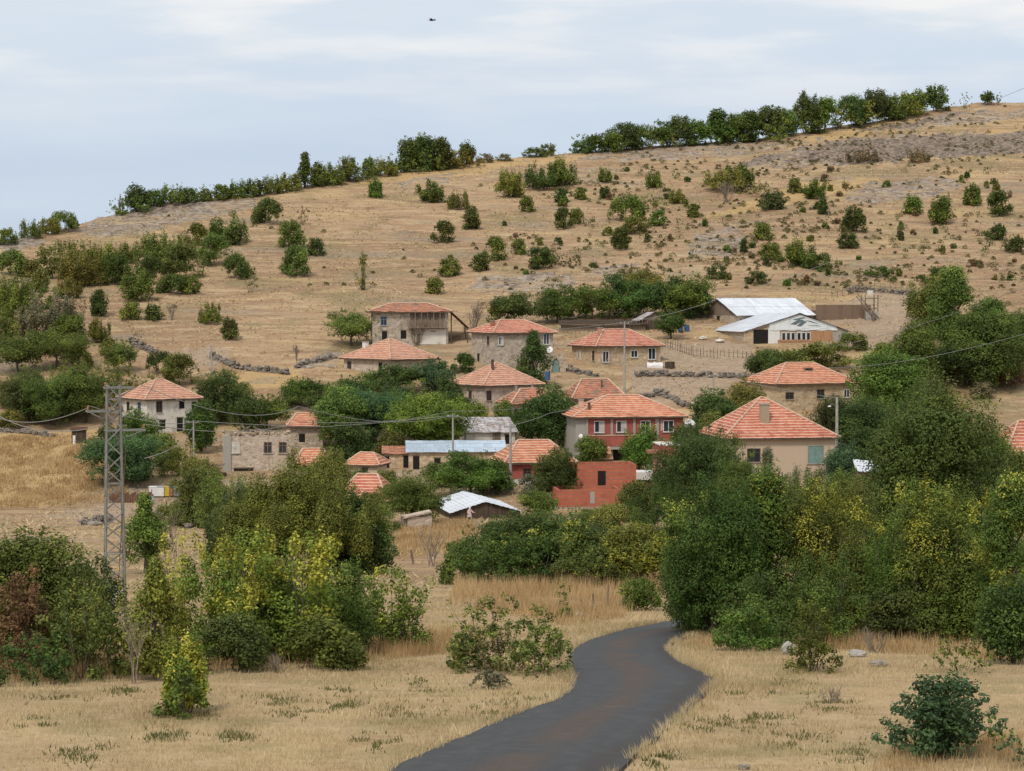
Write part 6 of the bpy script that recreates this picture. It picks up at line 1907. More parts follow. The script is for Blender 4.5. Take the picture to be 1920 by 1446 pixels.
# roadside trees, right
T('dense', 1345, 1210, 190, 330, 'dark', 'dark green tree leaning over the road end, first of the right roadside trees', y=88, yel=.12)
T('tall', 1440, 1215, 170, 335, 'mid', 'tall green tree second from the road in the right roadside trees', y=90, yel=.16)
T('thicket', 1575, 1215, 170, 300, 'mid', 'yellow-topped tree in the middle of the right roadside trees', y=92, yel=.24)
T('round', 1640, 1215, 150, 230, 'mid', 'yellow-green rounded tree beside the tallest tree', y=94, yel=.18)
T('thicket', 1550, 1215, 130, 305, 'mid', 'slim tree with clear yellow top in front of the cream house', y=89, yel=.26)
T('thicket', 1762, 1225, 140, 310, 'mid', 'slim tree with pale yellow top in front of the tallest dark tree', y=84, yel=.24)
T('dense', 1762, 1235, 235, 525, 'dark', 'tallest dark tree of the right roadside, rising above the village roofs', y=100, yel=.10)
T('thicket', 1760, 1225, 240, 300, 'mid', 'green lower tree with few yellow sprays in front of the tallest dark tree', y=86, yel=.18)
T('tall', 1900, 1240, 150, 350, 'mid', 'tree with yellow-tipped branches cut by the right picture edge', y=80, yel=.24)
T('dense', 1905, 1245, 120, 170, 'dark', 'dark shrub at the right picture edge under the yellow-tipped tree', 'bush', 'bush', y=72)
T('thicket', 1500, 1222, 240, 180, 'dark', 'wide dark undergrowth bush beneath the right roadside trees', 'bush', 'bush', y=82, yel=.04)
T('bush', 1400, 1222, 150, 90, 'mid', 'low spreading bush beside the pale boulder', 'bush', 'bush', y=79)
T('dense', 1300, 1200, 110, 190, 'dark', 'dark rounded bush overhanging the right road edge', 'bush', 'bush', y=92, yel=.05)
T('dense', 1690, 1222, 130, 130, 'dark', 'dark undergrowth bush below the tallest tree', 'bush', 'bush', y=84)
T('scrag', 1522, 1260, 104, 150, 'mid', 'small conical evergreen at the edge of the right field', 'bush', 'bush')
T('scrag', 1805, 1258, 140, 75, 'mid', 'low loose green bush behind the arching bush', 'bush', 'bush')
T('arch', 1770, 1420, 250, 165, 'blue', 'dark glossy arching bush standing in the right field', 'bush', 'bush')
T('sparse', 1875, 1400, 60, 60, 'mid', 'small green sprout right of the arching bush', 'bush', 'bush')
T('sparse', 1912, 1440, 40, 60, 'grey', 'thin grey weed at the lower right corner', 'bush', 'bush')
# ---------------------------------------------------------------- trees in the village
V = [
 ('dense', 100, 805, 110, 118, 'mid', 'wide tree left of the pylon above the golden field', 334), ('dense', 50, 800, 80, 105, 'dark', 'dark tree at the left edge above the golden field', 336),
 ('round', 160, 800, 80, 118, 'bright', 'bright tree just left of the pylon top', 338), ('dense', 230, 915, 130, 115, 'blue', 'dark bluish tree behind the pylon below the white house', 284),
 ('round', 255, 825, 60, 60, 'mid', 'small tree covering the lower left corner of the white house', 300), ('dense', 412, 800, 80, 106, 'dark', 'dense dark tree right of the white house', 322),
 ('round', 500, 806, 72, 68, 'mid', 'round tree behind the roofless ruin', 316), ('dense', 375, 830, 40, 80, 'dark', 'narrow dark tree between the white house and the ruin', 300),
 ('bush', 580, 770, 90, 62, 'dark', 'dark bush on the slope above the narrow stone house', 330), ('dense', 640, 850, 78, 128, 'bright', 'bright green tree right of the narrow stone house', 306),
 ('dense', 695, 840, 110, 125, 'blue', 'blue-green tree in the middle of the tree group above the long barn', 308), ('dense', 790, 835, 125, 120, 'bright', 'large bright tree over the left of the long barn', 298),
 ('round', 745, 740, 70, 62, 'dark', 'dark tree directly below the wide pyramid roof', 336), ('dense', 815, 735, 65, 68, 'blue', 'bluish tree at the right end of the wide pyramid roof', 338),
 ('round', 660, 648, 78, 72, 'bright', 'bright green tree at the left wall of the topmost house', None), ('round', 965, 610, 72, 66, 'dark', 'dark tree behind the tall stone house', None),
 ('dense', 1045, 605, 80, 74, 'dark', 'first tree of the dense dark row behind the sandy house', 388), ('dense', 1110, 605, 90, 75, 'mid', 'second tree of the dense dark row behind the sandy house', 390),
 ('dense', 1180, 600, 95, 88, 'dark', 'third tree of the dense dark row behind the sandy house', 392), ('dense', 1245, 598, 80, 82, 'dark', 'fourth tree of the dense dark row behind the sandy house', 393),
 ('dense', 1290, 600, 80, 95, 'mid', 'tallest tree at the barn end of the dense dark row', 394), ('round', 1205, 540, 80, 45, 'olive', 'olive treetop rising behind the dense dark row', 410),
 ('round', 1258, 630, 46, 50, 'dark', 'small dark tree beside the ramshackle hut', 372),
 ('tall', 1000, 690, 52, 74, 'dark', 'ivy-dark tree covering the right half of the tall stone house', 338), ('dense', 1035, 810, 70, 92, 'dark', 'dark tree between the rusty red roof and red-brick house', 302),
 ('bush', 890, 800, 60, 50, 'yellow', 'yellowish bush under the small pyramid-roofed house', 312), ('dense', 855, 780, 55, 62, 'dark', 'dark tree at the left wall of the small pyramid-roofed house', 322),
 ('bush', 1440, 705, 75, 55, 'dark', 'dark bushes left of the brown stone house roof', 340), ('bush', 1545, 680, 130, 42, 'olive', 'long olive bush below the farm sheds', 350),
 ('dense', 1660, 770, 100, 130, 'mid', 'leafy tree right of the brown stone house', 318), ('round', 1715, 690, 60, 90, 'mid', 'dark tree above the leafy tree right of the brown house', 336),
 ('tall', 1785, 700, 90, 200, 'mid', 'tallest dark tree in the cluster right of the animal pen', 345), ('dense', 1850, 695, 105, 130, 'bright', 'broad tree in the cluster right of the animal pen', 340),
 ('round', 1740, 605, 70, 90, 'olive', 'olive tree top at the left of the cluster right of the animal pen', 372), ('dense', 1912, 660, 60, 90, 'mid', 'dark tree of the cluster at the right picture edge', 348),
 ('round', 1790, 722, 120, 90, 'dark', 'low spreading tree with visible crooked trunks below the right cluster', None),
 ('dense', 1335, 800, 70, 75, 'dark', 'dark round tree by the slim pole', 305), ('round', 1400, 770, 60, 60, 'olive', 'pale olive tree behind the cream house roof', 318),
 ('bush', 1560, 832, 90, 95, 'dark', 'dark tree between the brown house and the street lamp', 292), ('dense', 1625, 835, 80, 100, 'dark', 'dark tree right of the street lamp', 290),
 ('dense', 1590, 892, 55, 76, 'blue', 'dark bluish bush at the right corner of the cream house', 255), ('upright', 1518, 940, 90, 84, 'grey', 'grey-green shrub in front of the teal window', 238),
 ('tall', 1440, 960, 30, 118, 'grey', 'thin grey-green tree against the cream wall', 235), ('dense', 1320, 960, 150, 165, 'dark', 'big dark tree covering the left of the cream house', 215),
 ('dense', 1385, 960, 62, 125, 'mid', 'lighter green tree in front of the cream house wall', 200), ('bush', 1600, 985, 130, 90, 'olive', 'olive bush below the wrinkled sheet roof', 210),
 ('dense', 1265, 960, 70, 90, 'dark', 'dark tree against the pink porch building', 235), ('bush', 1190, 970, 60, 70, 'mid', 'bush before the unfinished brick building, nearest the porch', 236),
 ('bush', 1110, 988, 70, 36, 'olive', 'olive bush below the unfinished brick building', 225), ('round', 1200, 852, 55, 58, 'mid', 'small tree before the right windows of the red-brick house', 280),
 ('bush', 1110, 862, 60, 45, 'mid', 'climbing green shrub under the balcony of the red-brick house', 283), ('dense', 1045, 915, 80, 75, 'dark', 'dark tree over the right end of the low red-brick house', 262),
 ('dense', 885, 925, 100, 82, 'mid', 'leafy tree below the long metal-roofed barn', 268), ('dense', 775, 985, 105, 105, 'bright', 'bright walnut tree beside the low weathered-roof house', 248),
 ('bush', 700, 1000, 80, 55, 'mid', 'green bush below the white fascia of the low house', 235), ('dense', 1010, 955, 60, 40, 'mid', 'green bush between the open shed and the unfinished building', 246),
 ('bush', 680, 915, 50, 36, 'dark', 'dark bush beside the small cream outbuilding', 275), ('bush', 620, 905, 70, 70, 'olive', 'olive bush before the orange outbuilding roof', 268),
 ('bush', 1860, 860, 90, 60, 'mid', 'green bush at the corner of the steep red roof', 232),
 ('dense', 1855, 920, 100, 70, 'dark', 'dark bush below the steep red roof', 222), ('bush', 1700, 935, 120, 80, 'dark', 'dark bush right of the wrinkled sheet roof', 205),
 ('round', 105, 690, 105, 80, 'bright', 'round bright tree with forked trunk on the left slope', None), ('round', 35, 700, 80, 80, 'mid', 'tree with slanting trunk at the left edge of the slope', None),
 ('round', 222, 698, 52, 62, 'bright', 'small round tree above the white house', None), ('bush', 300, 700, 48, 44, 'dark', 'dark rounded bush above the white house roof', None),
 ('bush', 338, 722, 62, 62, 'olive', 'olive bush touching the right end of the white house roof', None),
]
for k_, u_, v_, w_, h_, t_, lb_, y_ in V:
    nm = 'bush' if k_ == 'bush' and 'tree' not in lb_ else 'tree'
    T(k_, u_, v_, w_ * 1.28, h_, t_, lb_, nm, nm, y=min(y_, depth_at(v_) + 2) if y_ else None, yel=.06 if t_ in ('mid', 'olive', 'bright') else .02)
# ---------------------------------------------------------------- bushes on the hill
HILL = [
 ('thicket', 110, 520, 60, 60, 'mid', 'left end bush of the wide green thicket on the left hillside'), ('upright', 150, 535, 75, 75, 'olive', 'tall middle bush of the wide green thicket on the left hillside'),
 ('upright', 192, 515, 60, 62, 'olive', 'ragged bush in the wide thicket of the left hillside, right of its tall middle'), ('bush', 217, 532, 52, 58, 'dark', 'dark lower right bush of the wide left hillside thicket'),
 ('upright', 235, 492, 36, 40, 'mid', 'upper right bush of the wide left hillside thicket'),
 ('upright', 300, 505, 90, 80, 'bright', 'tallest bright shoots of the second thicket on the left hillside'), ('bush', 285, 530, 50, 48, 'dark', 'dark bush low in the second thicket on the left hillside'),
 ('bush', 340, 522, 75, 62, 'mid', 'broad bush at the middle of the second left hillside thicket'), ('sparse', 374, 515, 38, 50, 'yellow', 'yellowish ragged bush ending the second left hillside thicket'),
 ('upright', 258, 562, 56, 60, 'mid', 'spiky bush standing below the second thicket on the left hillside'), ('bush', 322, 549, 50, 36, 'dark', 'low dark bush just below the second thicket'), ('bush', 355, 549, 42, 34, 'mid', 'low green bush right of the dark one below the second thicket'),
 ('bush', 369, 459, 34, 40, 'mid', 'rounded bush above the second thicket near the scree'), ('upright', 425, 454, 68, 58, 'mid', 'wide ragged bush right below the grey scree on the crest'), ('bush', 440, 458, 36, 34, 'dark', 'dark right part bush below the grey scree'),
 ('bush', 403, 496, 56, 54, 'mid', 'rounded bush between the scree bushes and second thicket'), ('bush', 442, 520, 46, 44, 'dark', 'dark bush right of the second thicket on the left hillside'), ('sparse', 470, 546, 28, 44, 'mid', 'thin leafy bush right of the second thicket'),
 ('bush', 503, 418, 50, 46, 'dark', 'dark compact bush high on the slope below the crest line'), ('bush', 545, 462, 44, 50, 'mid', 'rounded bush in the open slope, upper of two stacked bushes'), ('bush', 555, 515, 50, 56, 'mid', 'big rounded bush in the open slope, lower of two stacked bushes'),
 ('bush', 592, 477, 28, 32, 'dark', 'small dark bush right of the two stacked bushes'), ('sparse', 567, 420, 16, 36, 'brown', 'thin brown sapling above the two stacked bushes'),
 ('bush', 22, 515, 58, 46, 'mid', 'rounded bush at the left picture edge under the skyline scree'), ('upright', 28, 602, 75, 95, 'mid', 'large leafy bush at the left picture edge of the hillside'), ('upright', 76, 546, 28, 44, 'mid', 'narrow bush between the left edge and the wide thicket'),
 ('upright', 92, 628, 110, 84, 'grey', 'wide grey-green shrub mass above the round bright tree'), ('bush', 130, 640, 60, 50, 'mid', 'green bush at the right foot of the grey-green shrub mass'),
 ('sparse', 153, 605, 18, 44, 'brown', 'brownish sapling beside the grey-green shrub mass'), ('upright', 186, 592, 26, 56, 'dark', 'narrow upright bush, upper one of the column above the white house'), ('upright', 189, 640, 36, 48, 'mid', 'narrow upright bush, lower one of the column above the white house'),
 ('bush', 245, 597, 36, 32, 'mid', 'first of three small bushes in a row on the left hillside'), ('bush', 288, 599, 30, 30, 'dark', 'second of three small bushes in a row on the left hillside'),
 ('upright', 394, 605, 44, 42, 'bright', 'bright spiky bush alone on the bare slope above the thin pole'), ('bush', 430, 635, 26, 40, 'dark', 'dark oval bush alone on the bare slope near the thin pole'), ('sparse', 256, 645, 22, 28, 'brown', 'small brown bush above the tumbled stone wall'),
 ('upright', 705, 369, 22, 36, 'mid', 'narrow bush on the slope just under the crest, left of centre'), ('upright', 807, 378, 44, 44, 'mid', 'ragged bush under the crest shrubs left of centre'), ('upright', 860, 391, 42, 38, 'olive', 'olive bush right of the ragged bush under the crest'),
 ('bush', 885, 428, 28, 40, 'dark', 'dark bush below the olive bush under the crest'), ('bush', 832, 454, 36, 40, 'dark', 'dark compact bush in the middle of the hillside'), ('bush', 845, 490, 12, 14, 'olive', 'tiny bush in the open middle slope'),
 ('upright', 955, 368, 48, 54, 'olive', 'spiky olive bush at the left of the crest-side shrub group'), ('upright', 1015, 352, 62, 50, 'dark', 'tall dark shrub in the crest-side group'), ('upright', 1055, 345, 52, 52, 'mid', 'mid green shrub ending the crest-side group'),
 ('bush', 988, 395, 24, 28, 'mid', 'small bush just below the crest-side shrub group'), ('bush', 1052, 378, 24, 26, 'dark', 'small dark bush below the right end of the crest-side group'), ('bush', 1088, 372, 22, 22, 'mid', 'small round bush right of the crest-side group'),
 ('upright', 1135, 340, 24, 30, 'mid', 'upper of two small bushes stacked right of the crest-side group'), ('upright', 1134, 370, 16, 26, 'dark', 'lower of two small bushes stacked right of the crest-side group'),
 ('bush', 1056, 427, 28, 38, 'dark', 'dark upright bush in the centre of the hillside'), ('bush', 1080, 418, 24, 28, 'mid', 'green bush touching the dark upright bush of the central hillside'),
 ('bush', 1175, 412, 60, 44, 'mid', 'wide green bush topping the shrub cluster above the dense tree row'), ('bush', 1192, 436, 60, 32, 'olive', 'olive middle bush of the shrub cluster above the dense tree row'), ('bush', 1165, 466, 28, 42, 'dark', 'dark lowest bush of the shrub cluster above the dense tree row'),
 ('bush', 1234, 421, 34, 26, 'mid', 'bush right of the shrub cluster above the dense tree row'), ('upright', 1225, 350, 26, 32, 'mid', 'small spiky bush on the upper central slope'),
 ('bush', 928, 488, 36, 44, 'mid', 'rounded bush left of the scattered stones in mid hillside'), ('bush', 973, 476, 24, 30, 'mid', 'small bush upslope of the scattered stones'), ('bush', 900, 506, 30, 32, 'dark', 'dark bush at the left of the rounded mid-hillside bush'),
 ('bush', 1015, 502, 50, 40, 'dark', 'spreading dark bush beside the scattered stones'), ('bush', 843, 516, 40, 32, 'bright', 'bright low bush above the roof of the tall stone house'), ('bush', 815, 549, 28, 30, 'mid', 'small bush just above the topmost house roof'),
 ('sparse', 680, 542, 24, 66, 'olive', 'thin sapling standing alone left of the topmost house'),
 ('upright', 1362, 355, 70, 48, 'olive', 'ragged olive shrub high on the right hillside'), ('upright', 1390, 348, 40, 46, 'mid', 'spiky green shrub right beside the ragged olive shrub'), ('bush', 1490, 360, 22, 28, 'mid', 'small round bush under the grey scree band'),
 ('upright', 1528, 371, 36, 38, 'mid', 'spiky bush right of the small round bush under the scree band'), ('bush', 1543, 399, 14, 30, 'dark', 'narrow dark bush below the spiky bush under the scree band'), ('bush', 1448, 391, 46, 32, 'dark', 'wide dark bush in the upper right hillside'),
 ('bush', 1430, 448, 28, 32, 'bright', 'bright round bush in the right hillside beside the pinkish rocks'), ('bush', 1602, 434, 40, 44, 'dark', 'large dark round bush in the right hillside'), ('bush', 1712, 399, 30, 32, 'mid', 'round bush right of the pale rock outcrop'),
 ('upright', 1765, 418, 38, 56, 'mid', 'tall ragged bush right of the pale rock outcrop'), ('upright', 1824, 383, 28, 42, 'mid', 'upright bush near the right edge of the upper hillside'), ('bush', 1872, 402, 38, 44, 'dark', 'dark bush near the right edge of the upper hillside'),
 ('bush', 1395, 471, 14, 24, 'dark', 'tiny dark bush beside the pinkish rocks'), ('upright', 1502, 497, 52, 52, 'bright', 'bright tall bush above the farm sheds'), ('bush', 1530, 503, 56, 30, 'dark', 'dark low bush joined to the bright bush above the farm sheds'),
 ('bush', 1590, 464, 38, 28, 'dark', 'dark low bush below the large dark round bush'), ('bush', 1445, 486, 40, 30, 'mid', 'bush left of the bright bush above the farm sheds'), ('bush', 1345, 522, 44, 26, 'dark', 'low dark bush above the barn end of the dense tree row'),
 ('bush', 1420, 530, 40, 22, 'dark', 'low dark bush right above the rear farm shed'), ('upright', 1618, 303, 60, 32, 'grey', 'grey-green shrub on the dark scree band, left one'), ('upright', 1720, 303, 44, 30, 'grey', 'grey-green shrub on the dark scree band, right one'),
 ('bush', 1870, 448, 36, 30, 'dark', 'dark bush low near the right hillside edge'), ('bush', 1905, 470, 34, 30, 'dark', 'dark bush touching the right picture edge of the hillside'), ('bush', 1760, 530, 46, 30, 'dark', 'dark bush above the cluster right of the animal pen'),
 ('bush', 1650, 516, 50, 18, 'dark', 'flat dark shrub strip above the animal pen'), ('bush', 1900, 720, 60, 50, 'brown', 'brownish bush on the slope at the right edge below the cluster'), ('bush', 1840, 745, 40, 30, 'grey', 'grey bush on the slope right of the tallest dark tree'),
 ('upright', 1268, 380, 26, 30, 'olive', 'olive bush between the central and right hillside'), ('bush', 1300, 405, 22, 24, 'mid', 'small bush left of the wide dark bush on the upper right'), ('bush', 1140, 440, 18, 16, 'olive', 'tiny olive bush left of the shrub cluster'),
]
for k_, u_, v_, w_, h_, t_, lb_ in HILL:
    T(k_, u_, v_ + 2, w_ * 1.28, h_ * 1.12, t_, lb_, 'bush', 'bush', yel=.14 if t_ in ('olive', 'yellow', 'bright') else .04, lit=1.30, warm=1.30)
# small bushes that nothing in the photo tells apart
r_ = random.Random(12); n_ = 0
while n_ < 150:
    u_ = r_.uniform(940, 1915); v_ = r_.uniform(320, 545)
    if v_ < np.interp(u_, [s[0] for s in SKY], [s[1] for s in SKY]) + 35: continue
    if float(fbm(np.array([u_ / 70]), np.array([v_ / 40]), 8, 3)[0]) < .42: continue
    T(r_.choice(('bush', 'upright', 'sparse')), u_, v_, r_.uniform(9, 20), r_.uniform(9, 19), r_.choice(('dark', 'mid', 'olive', 'brown')), 'tiny scrub bush dotted on the dry right hillside', 'bush', 'bush', 'tiny scrub bushes on the right hillside', .05)
    n_ += 1
# ---------------------------------------------------------------- trees and shrubs along the crest
def crest(rowname, kind_word, items, group):
    for i, (k_, u_, v_, w_, h_, t_) in enumerate(items):
        lb = '%s %s from the left in the %s' % (ORD[i], kind_word(k_, t_), rowname)
        nm = 'tree' if k_ in ('round', 'dense', 'tall', 'cone') else 'bush'
        # stand just behind the crest so the foot hides in the grass
        a_ = (u_ - CX) / FPX
        y_ = float(np.interp(a_, _sa, _sy)) - 3.5
        if k_ in ('dense', 'round') and i % 3 != 1: k_, w_ = 'bush', w_ * 1.25
        T(k_, u_, v_, w_, h_, t_, lb, nm, nm, group, .14 if t_ in ('olive', 'yellow') else .04, y=y_, lit=1.40, warm=1.24)
kw = lambda k, t: {'dark': 'dark ', 'mid': 'green ', 'olive': 'olive ', 'bright': 'bright ', 'grey': 'grey ', 'blue': 'dark ', 'yellow': 'yellowish '}[t] + ('tree' if k in ('round', 'dense', 'tall', 'cone') else 'shrub')
crest('line of shrubs on the lowest left crest', kw, [('bush', 18, 450, 60, 24, 'mid'), ('upright', 58, 440, 50, 34, 'mid'), ('upright', 95, 434, 50, 30, 'olive'), ('dense', 120, 432, 50, 38, 'mid'), ('upright', 140, 438, 24, 30, 'dark')], 'shrubs on the lowest left crest')
crest('line of trees on the left crest', kw, [('cone', 228, 395, 24, 30, 'mid'), ('dense', 258, 390, 44, 45, 'dark'), ('bush', 290, 385, 45, 32, 'dark'), ('upright', 325, 381, 60, 42, 'mid'), ('bush', 358, 376, 40, 26, 'dark'), ('upright', 388, 374, 26, 26, 'mid'),
      ('bush', 415, 371, 40, 26, 'mid'), ('upright', 445, 367, 50, 36, 'mid'), ('upright', 478, 363, 44, 34, 'dark'), ('upright', 512, 359, 50, 36, 'olive'), ('upright', 545, 352, 46, 34, 'olive'), ('tall', 573, 340, 36, 54, 'dark'), ('dense', 598, 344, 30, 42, 'mid'),
      ('upright', 628, 338, 44, 38, 'olive'), ('dense', 654, 330, 34, 38, 'mid'), ('round', 692, 326, 20, 34, 'mid')], 'trees on the left crest')
crest('tall group on the middle crest', kw, [('upright', 720, 326, 60, 36, 'olive'), ('dense', 768, 318, 44, 66, 'dark'), ('dense', 795, 316, 44, 66, 'dark'), ('dense', 826, 312, 40, 58, 'dark'), ('upright', 755, 323, 60, 34, 'mid'), ('upright', 808, 318, 64, 40, 'olive'),
      ('upright', 850, 312, 60, 36, 'olive'), ('dense', 876, 304, 30, 42, 'dark'), ('bush', 912, 303, 44, 16, 'grey'), ('bush', 945, 300, 34, 12, 'grey')], 'trees on the middle crest')
crest('dense wood along the right crest', kw, [('bush', 1000, 296, 50, 20, 'dark'), ('bush', 1028, 292, 40, 24, 'mid'), ('bush', 1088, 288, 44, 26, 'dark'), ('dense', 1118, 284, 54, 34, 'dark'), ('dense', 1145, 280, 40, 40, 'mid'), ('dense', 1172, 277, 52, 52, 'dark'),
      ('dense', 1205, 274, 46, 42, 'mid'), ('dense', 1242, 271, 50, 48, 'dark'), ('round', 1276, 268, 44, 52, 'dark'), ('dense', 1306, 266, 44, 42, 'mid'), ('dense', 1344, 264, 40, 62, 'dark'), ('round', 1376, 260, 44, 48, 'mid'), ('dense', 1402, 258, 40, 54, 'dark'),
      ('dense', 1440, 254, 54, 60, 'dark'), ('dense', 1470, 250, 40, 50, 'mid'), ('dense', 1512, 246, 56, 76, 'dark'), ('round', 1545, 240, 44, 58, 'mid'), ('dense', 1592, 234, 60, 58, 'dark'), ('dense', 1636, 226, 48, 60, 'dark'), ('round', 1612, 228, 44, 40, 'olive'),
      ('dense', 1668, 218, 36, 40, 'mid')], 'wood along the right crest')
crest('open group on the rightmost crest', kw, [('upright', 1700, 228, 70, 62, 'olive'), ('dense', 1712, 220, 50, 56, 'mid'), ('dense', 1750, 208, 44, 50, 'dark'), ('sparse', 1802, 218, 52, 46, 'olive'), ('round', 1848, 196, 26, 26, 'dark'), ('sparse', 1868, 192, 20, 20, 'mid')], 'trees on the rightmost crest')

# ---------------------------------------------------------------- more green between the houses
X = [
 ('willow', 655, 1080, 110, 165, 'dark', 'dark willow stems at the right side of the big willow', 162), ('thicket', 425, 1010, 90, 120, 'olive', 'olive thicket left of the big willow below the ruin', 215),
 ('bush', 655, 860, 60, 75, 'dark', 'dark bush left of the small cream outbuilding roof', 292), ('bush', 735, 850, 60, 45, 'olive', 'olive bush behind the collapsed shed roof', 296),
 ('bush', 820, 905, 70, 42, 'mid', 'green bush at the foot of the long barn wall', 275), ('bush', 925, 912, 70, 58, 'mid', 'green bush left of the low red-brick house wall', 270), ('bush', 1000, 925, 60, 40, 'grey', 'grey-green bush before the white base wall', 266),
 ('dense', 1000, 800, 60, 60, 'dark', 'dark tree over the rough stone house wall', 306), ('bush', 945, 790, 40, 40, 'olive', 'small olive bush by the patched metal roof', 310), ('bush', 1290, 860, 70, 70, 'dark', 'dark bush at the right wall of the red-brick house', 282),
 ('dense', 1250, 880, 60, 60, 'mid', 'green tree behind the red canopy', 272), ('bush', 1330, 830, 60, 60, 'olive', 'olive bush at the left eave of the cream house', 290), ('bush', 1660, 700, 80, 60, 'olive', 'olive scrub above the brown house at the lane', 346),
 ('bush', 1480, 690, 70, 36, 'mid', 'green bush on the lane bank above the brown house', 348), ('bush', 1600, 660, 60, 40, 'olive', 'olive bush at the right foot of the farm sheds', 362), ('dense', 1690, 740, 50, 70, 'mid', 'dark tree between the leafy tree and the tallest dark tree', 322),
 ('thicket', 1645, 800, 80, 55, 'mid', 'green thicket behind the lamp pole trees', 300), ('dense', 1730, 830, 100, 110, 'dark', 'dark treetop behind the tallest dark tree', 255), ('bush', 1590, 945, 110, 70, 'mid', 'green hedge bush below the bluish bush', 225),
 ('thicket', 1230, 985, 110, 75, 'dark', 'dark thicket below the pink porch building', 205), ('thicket', 1050, 985, 100, 38, 'mid', 'green thicket left below the unfinished building', 220), ('bush', 1150, 1000, 90, 60, 'olive', 'olive bush before the middle hedge treetops', 190),
 ('dense', 930, 1015, 60, 45, 'dark', 'dark bush at the upper left of the middle hedge', 200), ('bush', 700, 960, 60, 40, 'dark', 'dark bush left of the bright walnut tree', 252), ('bush', 725, 920, 50, 40, 'olive', 'olive bush behind the weathered roof', 266),
 ('thicket', 200, 770, 80, 75, 'mid', 'green thicket behind the pylon top', 334), ('bush', 20, 770, 60, 60, 'olive', 'olive bush at the left edge above the stone wall', 342), ('bush', 445, 770, 60, 60, 'mid', 'green bush between the dark tree and the round tree', 328),
 ('dense', 655, 760, 80, 60, 'dark', 'dark tree at the upper left of the village tree group', 330), ('bush', 705, 735, 70, 45, 'mid', 'green bush under the eave of the wide pyramid roof', 338),
 ('bush', 870, 700, 40, 40, 'dark', 'small dark bush at the left foot of the tall stone house', None), ('bush', 840, 760, 50, 60, 'dark', 'dark bush between the bright tree and pyramid-roofed house', 326), ('thicket', 1140, 600, 90, 50, 'mid', 'green undergrowth in the dense dark row, left half', 391),
 ('thicket', 1225, 602, 90, 45, 'dark', 'dark undergrowth in the dense dark row, right half', 392), ('bush', 1310, 592, 50, 50, 'dark', 'dark bush closing the dense row next to the rear farm shed', 391), ('bush', 935, 600, 40, 36, 'olive', 'olive bush behind the roof of the tall stone house', 386),
 ('thicket', 1820, 640, 80, 45, 'mid', 'dark undergrowth in the cluster right of the animal pen', 352), ('bush', 1770, 585, 60, 70, 'mid', 'green tree top rear of the cluster right of the animal pen', 376), ('dense', 1850, 610, 75, 60, 'mid', 'dark crown at the top of the cluster right of the animal pen', 368),
 ('thicket', 30, 660, 80, 40, 'olive', 'olive undergrowth left of the round bright tree', None), ('thicket', 175, 725, 130, 50, 'olive', 'olive thicket on the bank behind the pylon top', None), ('thicket', 80, 735, 120, 50, 'mid', 'green thicket on the bank below the forked tree', None),
 ('thicket', 265, 740, 60, 40, 'olive', 'olive scrub behind the white house ridge', 345), ('bush', 255, 900, 60, 60, 'dark', 'dark lower bush beside the bluish tree behind the pylon', 280), ('thicket', 330, 900, 70, 70, 'olive', 'olive thicket below the white house', 285),
 ('bush', 395, 985, 100, 70, 'dark', 'dark bush in the yard below the collapsed shed', 232), ('bush', 1905, 900, 70, 60, 'mid', 'green bush below the roof at the right edge', 225), ('thicket', 1450, 985, 130, 90, 'mid', 'green thicket below the cream house', 195),
]
for k_, u_, v_, w_, h_, t_, lb_, y_ in X:
    nm = 'tree' if 'tree' in lb_ or 'willow' in lb_ else 'bush'
    T(k_, u_, v_, w_ * 1.15, h_, t_, lb_, nm, nm, y=min(y_, depth_at(v_) + 2) if y_ else None, yel=.08 if t_ in ('mid', 'olive') else .02)
# roadside undergrowth
T('thicket', 1400, 1215, 280, 250, 'dark', 'broad dark leafy mass filling the lower part of the first right roadside trees', 'bush', 'bush', y=90, yel=.06)
T('thicket', 1680, 1225, 220, 190, 'mid', 'leafy green mass under the yellow-green rounded tree', 'bush', 'bush', y=88, yel=.12)
T('thicket', 1850, 1230, 180, 240, 'mid', 'yellow-flecked leafy mass near the right picture edge', 'bush', 'bush', y=84, yel=.16)
T('thicket', 110, 1260, 200, 220, 'dark', 'dark green mass behind the rust-brown bush', 'bush', 'bush', y=78, yel=.05)
T('thicket', 960, 1088, 200, 90, 'dark', 'dark leafy base of the middle hedge, left half', 'bush', 'bush', y=137, yel=.1)
T('thicket', 1130, 1088, 180, 85, 'mid', 'leafy base of the middle hedge, right half', 'bush', 'bush', y=135, yel=.14)
T('sparse', 900, 1200, 130, 90, 'olive', 'thin weedy shrub behind the straggly olive shrub', 'shrub', 'shrub', y=82, yel=.1)
T('scrag', 920, 1258, 130, 100, 'pale', 'main leafy body of the straggly shrub by the road bend', 'shrub', 'shrub', yel=.06)
crest('understory of the wood along the right crest', kw, [('thicket', 1130, 285, 110, 34, 'mid'), ('thicket', 1230, 275, 120, 40, 'olive'), ('thicket', 1330, 267, 110, 43, 'mid'), ('thicket', 1420, 258, 110, 46, 'olive'), ('thicket', 1500, 250, 110, 46, 'mid'), ('thicket', 1590, 236, 110, 46, 'olive'), ('thicket', 1670, 222, 70, 46, 'mid')], 'understory of the right crest wood')
crest('low scrub under the left crest trees', kw, [('thicket', 250, 396, 80, 26, 'mid'), ('thicket', 340, 380, 100, 26, 'dark'), ('thicket', 430, 371, 110, 24, 'mid'), ('thicket', 520, 360, 100, 26, 'olive'), ('thicket', 590, 349, 80, 26, 'mid'), ('thicket', 670, 334, 90, 28, 'olive'), ('thicket', 760, 322, 110, 34, 'mid'), ('thicket', 850, 312, 110, 30, 'olive')], 'scrub under the left crest trees')

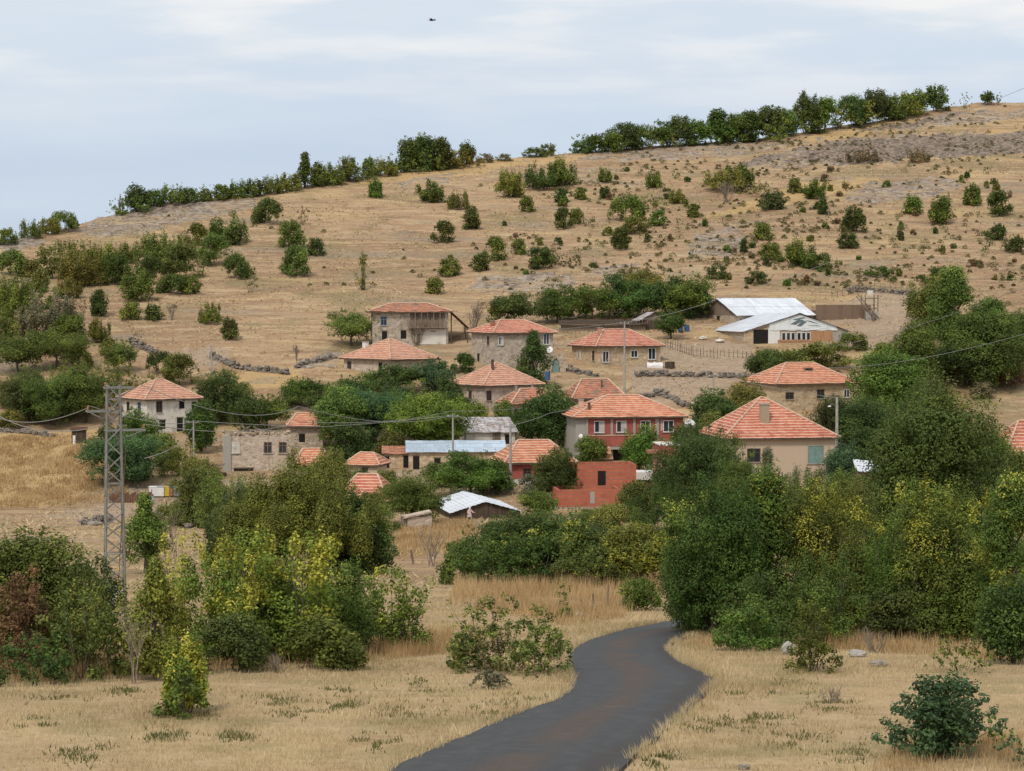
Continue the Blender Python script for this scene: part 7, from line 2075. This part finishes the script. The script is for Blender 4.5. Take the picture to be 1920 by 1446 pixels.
# a few more crowns that fill the yards
Y_ = [('dense', 470, 815, 70, 78, 'dark', 'dark tree just behind the left end of the roofless ruin'), ('dense', 335, 800, 50, 70, 'mid', 'green tree at the right wall of the white house'), ('round', 560, 760, 60, 55, 'mid', 'green tree on the bank above the narrow house'),
      ('dense', 640, 795, 70, 80, 'mid', 'mid green tree on the slope right of the narrow house'), ('dense', 735, 790, 90, 85, 'dark', 'dark tree between the bluish and bright trees above the barn'), ('bush', 690, 850, 80, 50, 'dark', 'dark bush above the collapsed shed roof'),
      ('dense', 835, 820, 70, 70, 'dark', 'dark tree behind the grey pole of the long barn'), ('bush', 300, 880, 80, 70, 'mid', 'green bush on the bank below the white house'), ('dense', 210, 860, 60, 70, 'dark', 'dark tree at the pylon half height beside the golden field'),
      ('bush', 370, 930, 90, 75, 'olive', 'olive bush left of the ruin yard'), ('dense', 130, 780, 110, 80, 'dark', 'dark tree at the middle of the group above the golden field'), ('bush', 20, 805, 60, 40, 'olive', 'olive bush at the corner of the golden field')]
for k_, u_, v_, w_, h_, t_, lb_ in Y_:
    nm = 'tree' if 'tree' in lb_ else 'bush'
    T(k_, u_, v_, w_ * 1.1, h_, t_, lb_, nm, nm, yel=.04)

Z_ = [('thicket', 60, 590, 110, 60, 'mid', 'broad thicket above the grey-green shrub mass at the left edge'), ('upright', 130, 560, 50, 46, 'olive', 'olive bush below the wide thicket on the left hillside'), ('bush', 10, 650, 60, 60, 'mid', 'green bush at the left edge beside the round bright tree'),
      ('thicket', 170, 505, 130, 50, 'olive', 'olive back row of the wide thicket on the left hillside'), ('thicket', 320, 485, 110, 46, 'bright', 'bright back row of the second thicket on the left hillside'), ('bush', 60, 520, 40, 36, 'olive', 'olive bush between the left edge bush and wide thicket'),
      ('thicket', 130, 480, 90, 30, 'mid', 'low scrub above the wide thicket near the skyline'), ('bush', 205, 665, 40, 34, 'olive', 'olive bush at the foot of the upright bush column'), ('bush', 150, 690, 50, 40, 'mid', 'green bush right of the forked bright tree'),
      ('thicket', 1205, 395, 90, 30, 'olive', 'low olive scrub topping the central shrub cluster'), ('thicket', 1400, 365, 80, 26, 'olive', 'low olive scrub below the large grey thicket'), ('thicket', 1060, 500, 60, 24, 'dark', 'low dark scrub right of the scattered stones')]
for k_, u_, v_, w_, h_, t_, lb_ in Z_:
    T(k_, u_, v_, w_, h_, t_, lb_, 'bush', 'bush', yel=.1, lit=1.3, warm=1.28)
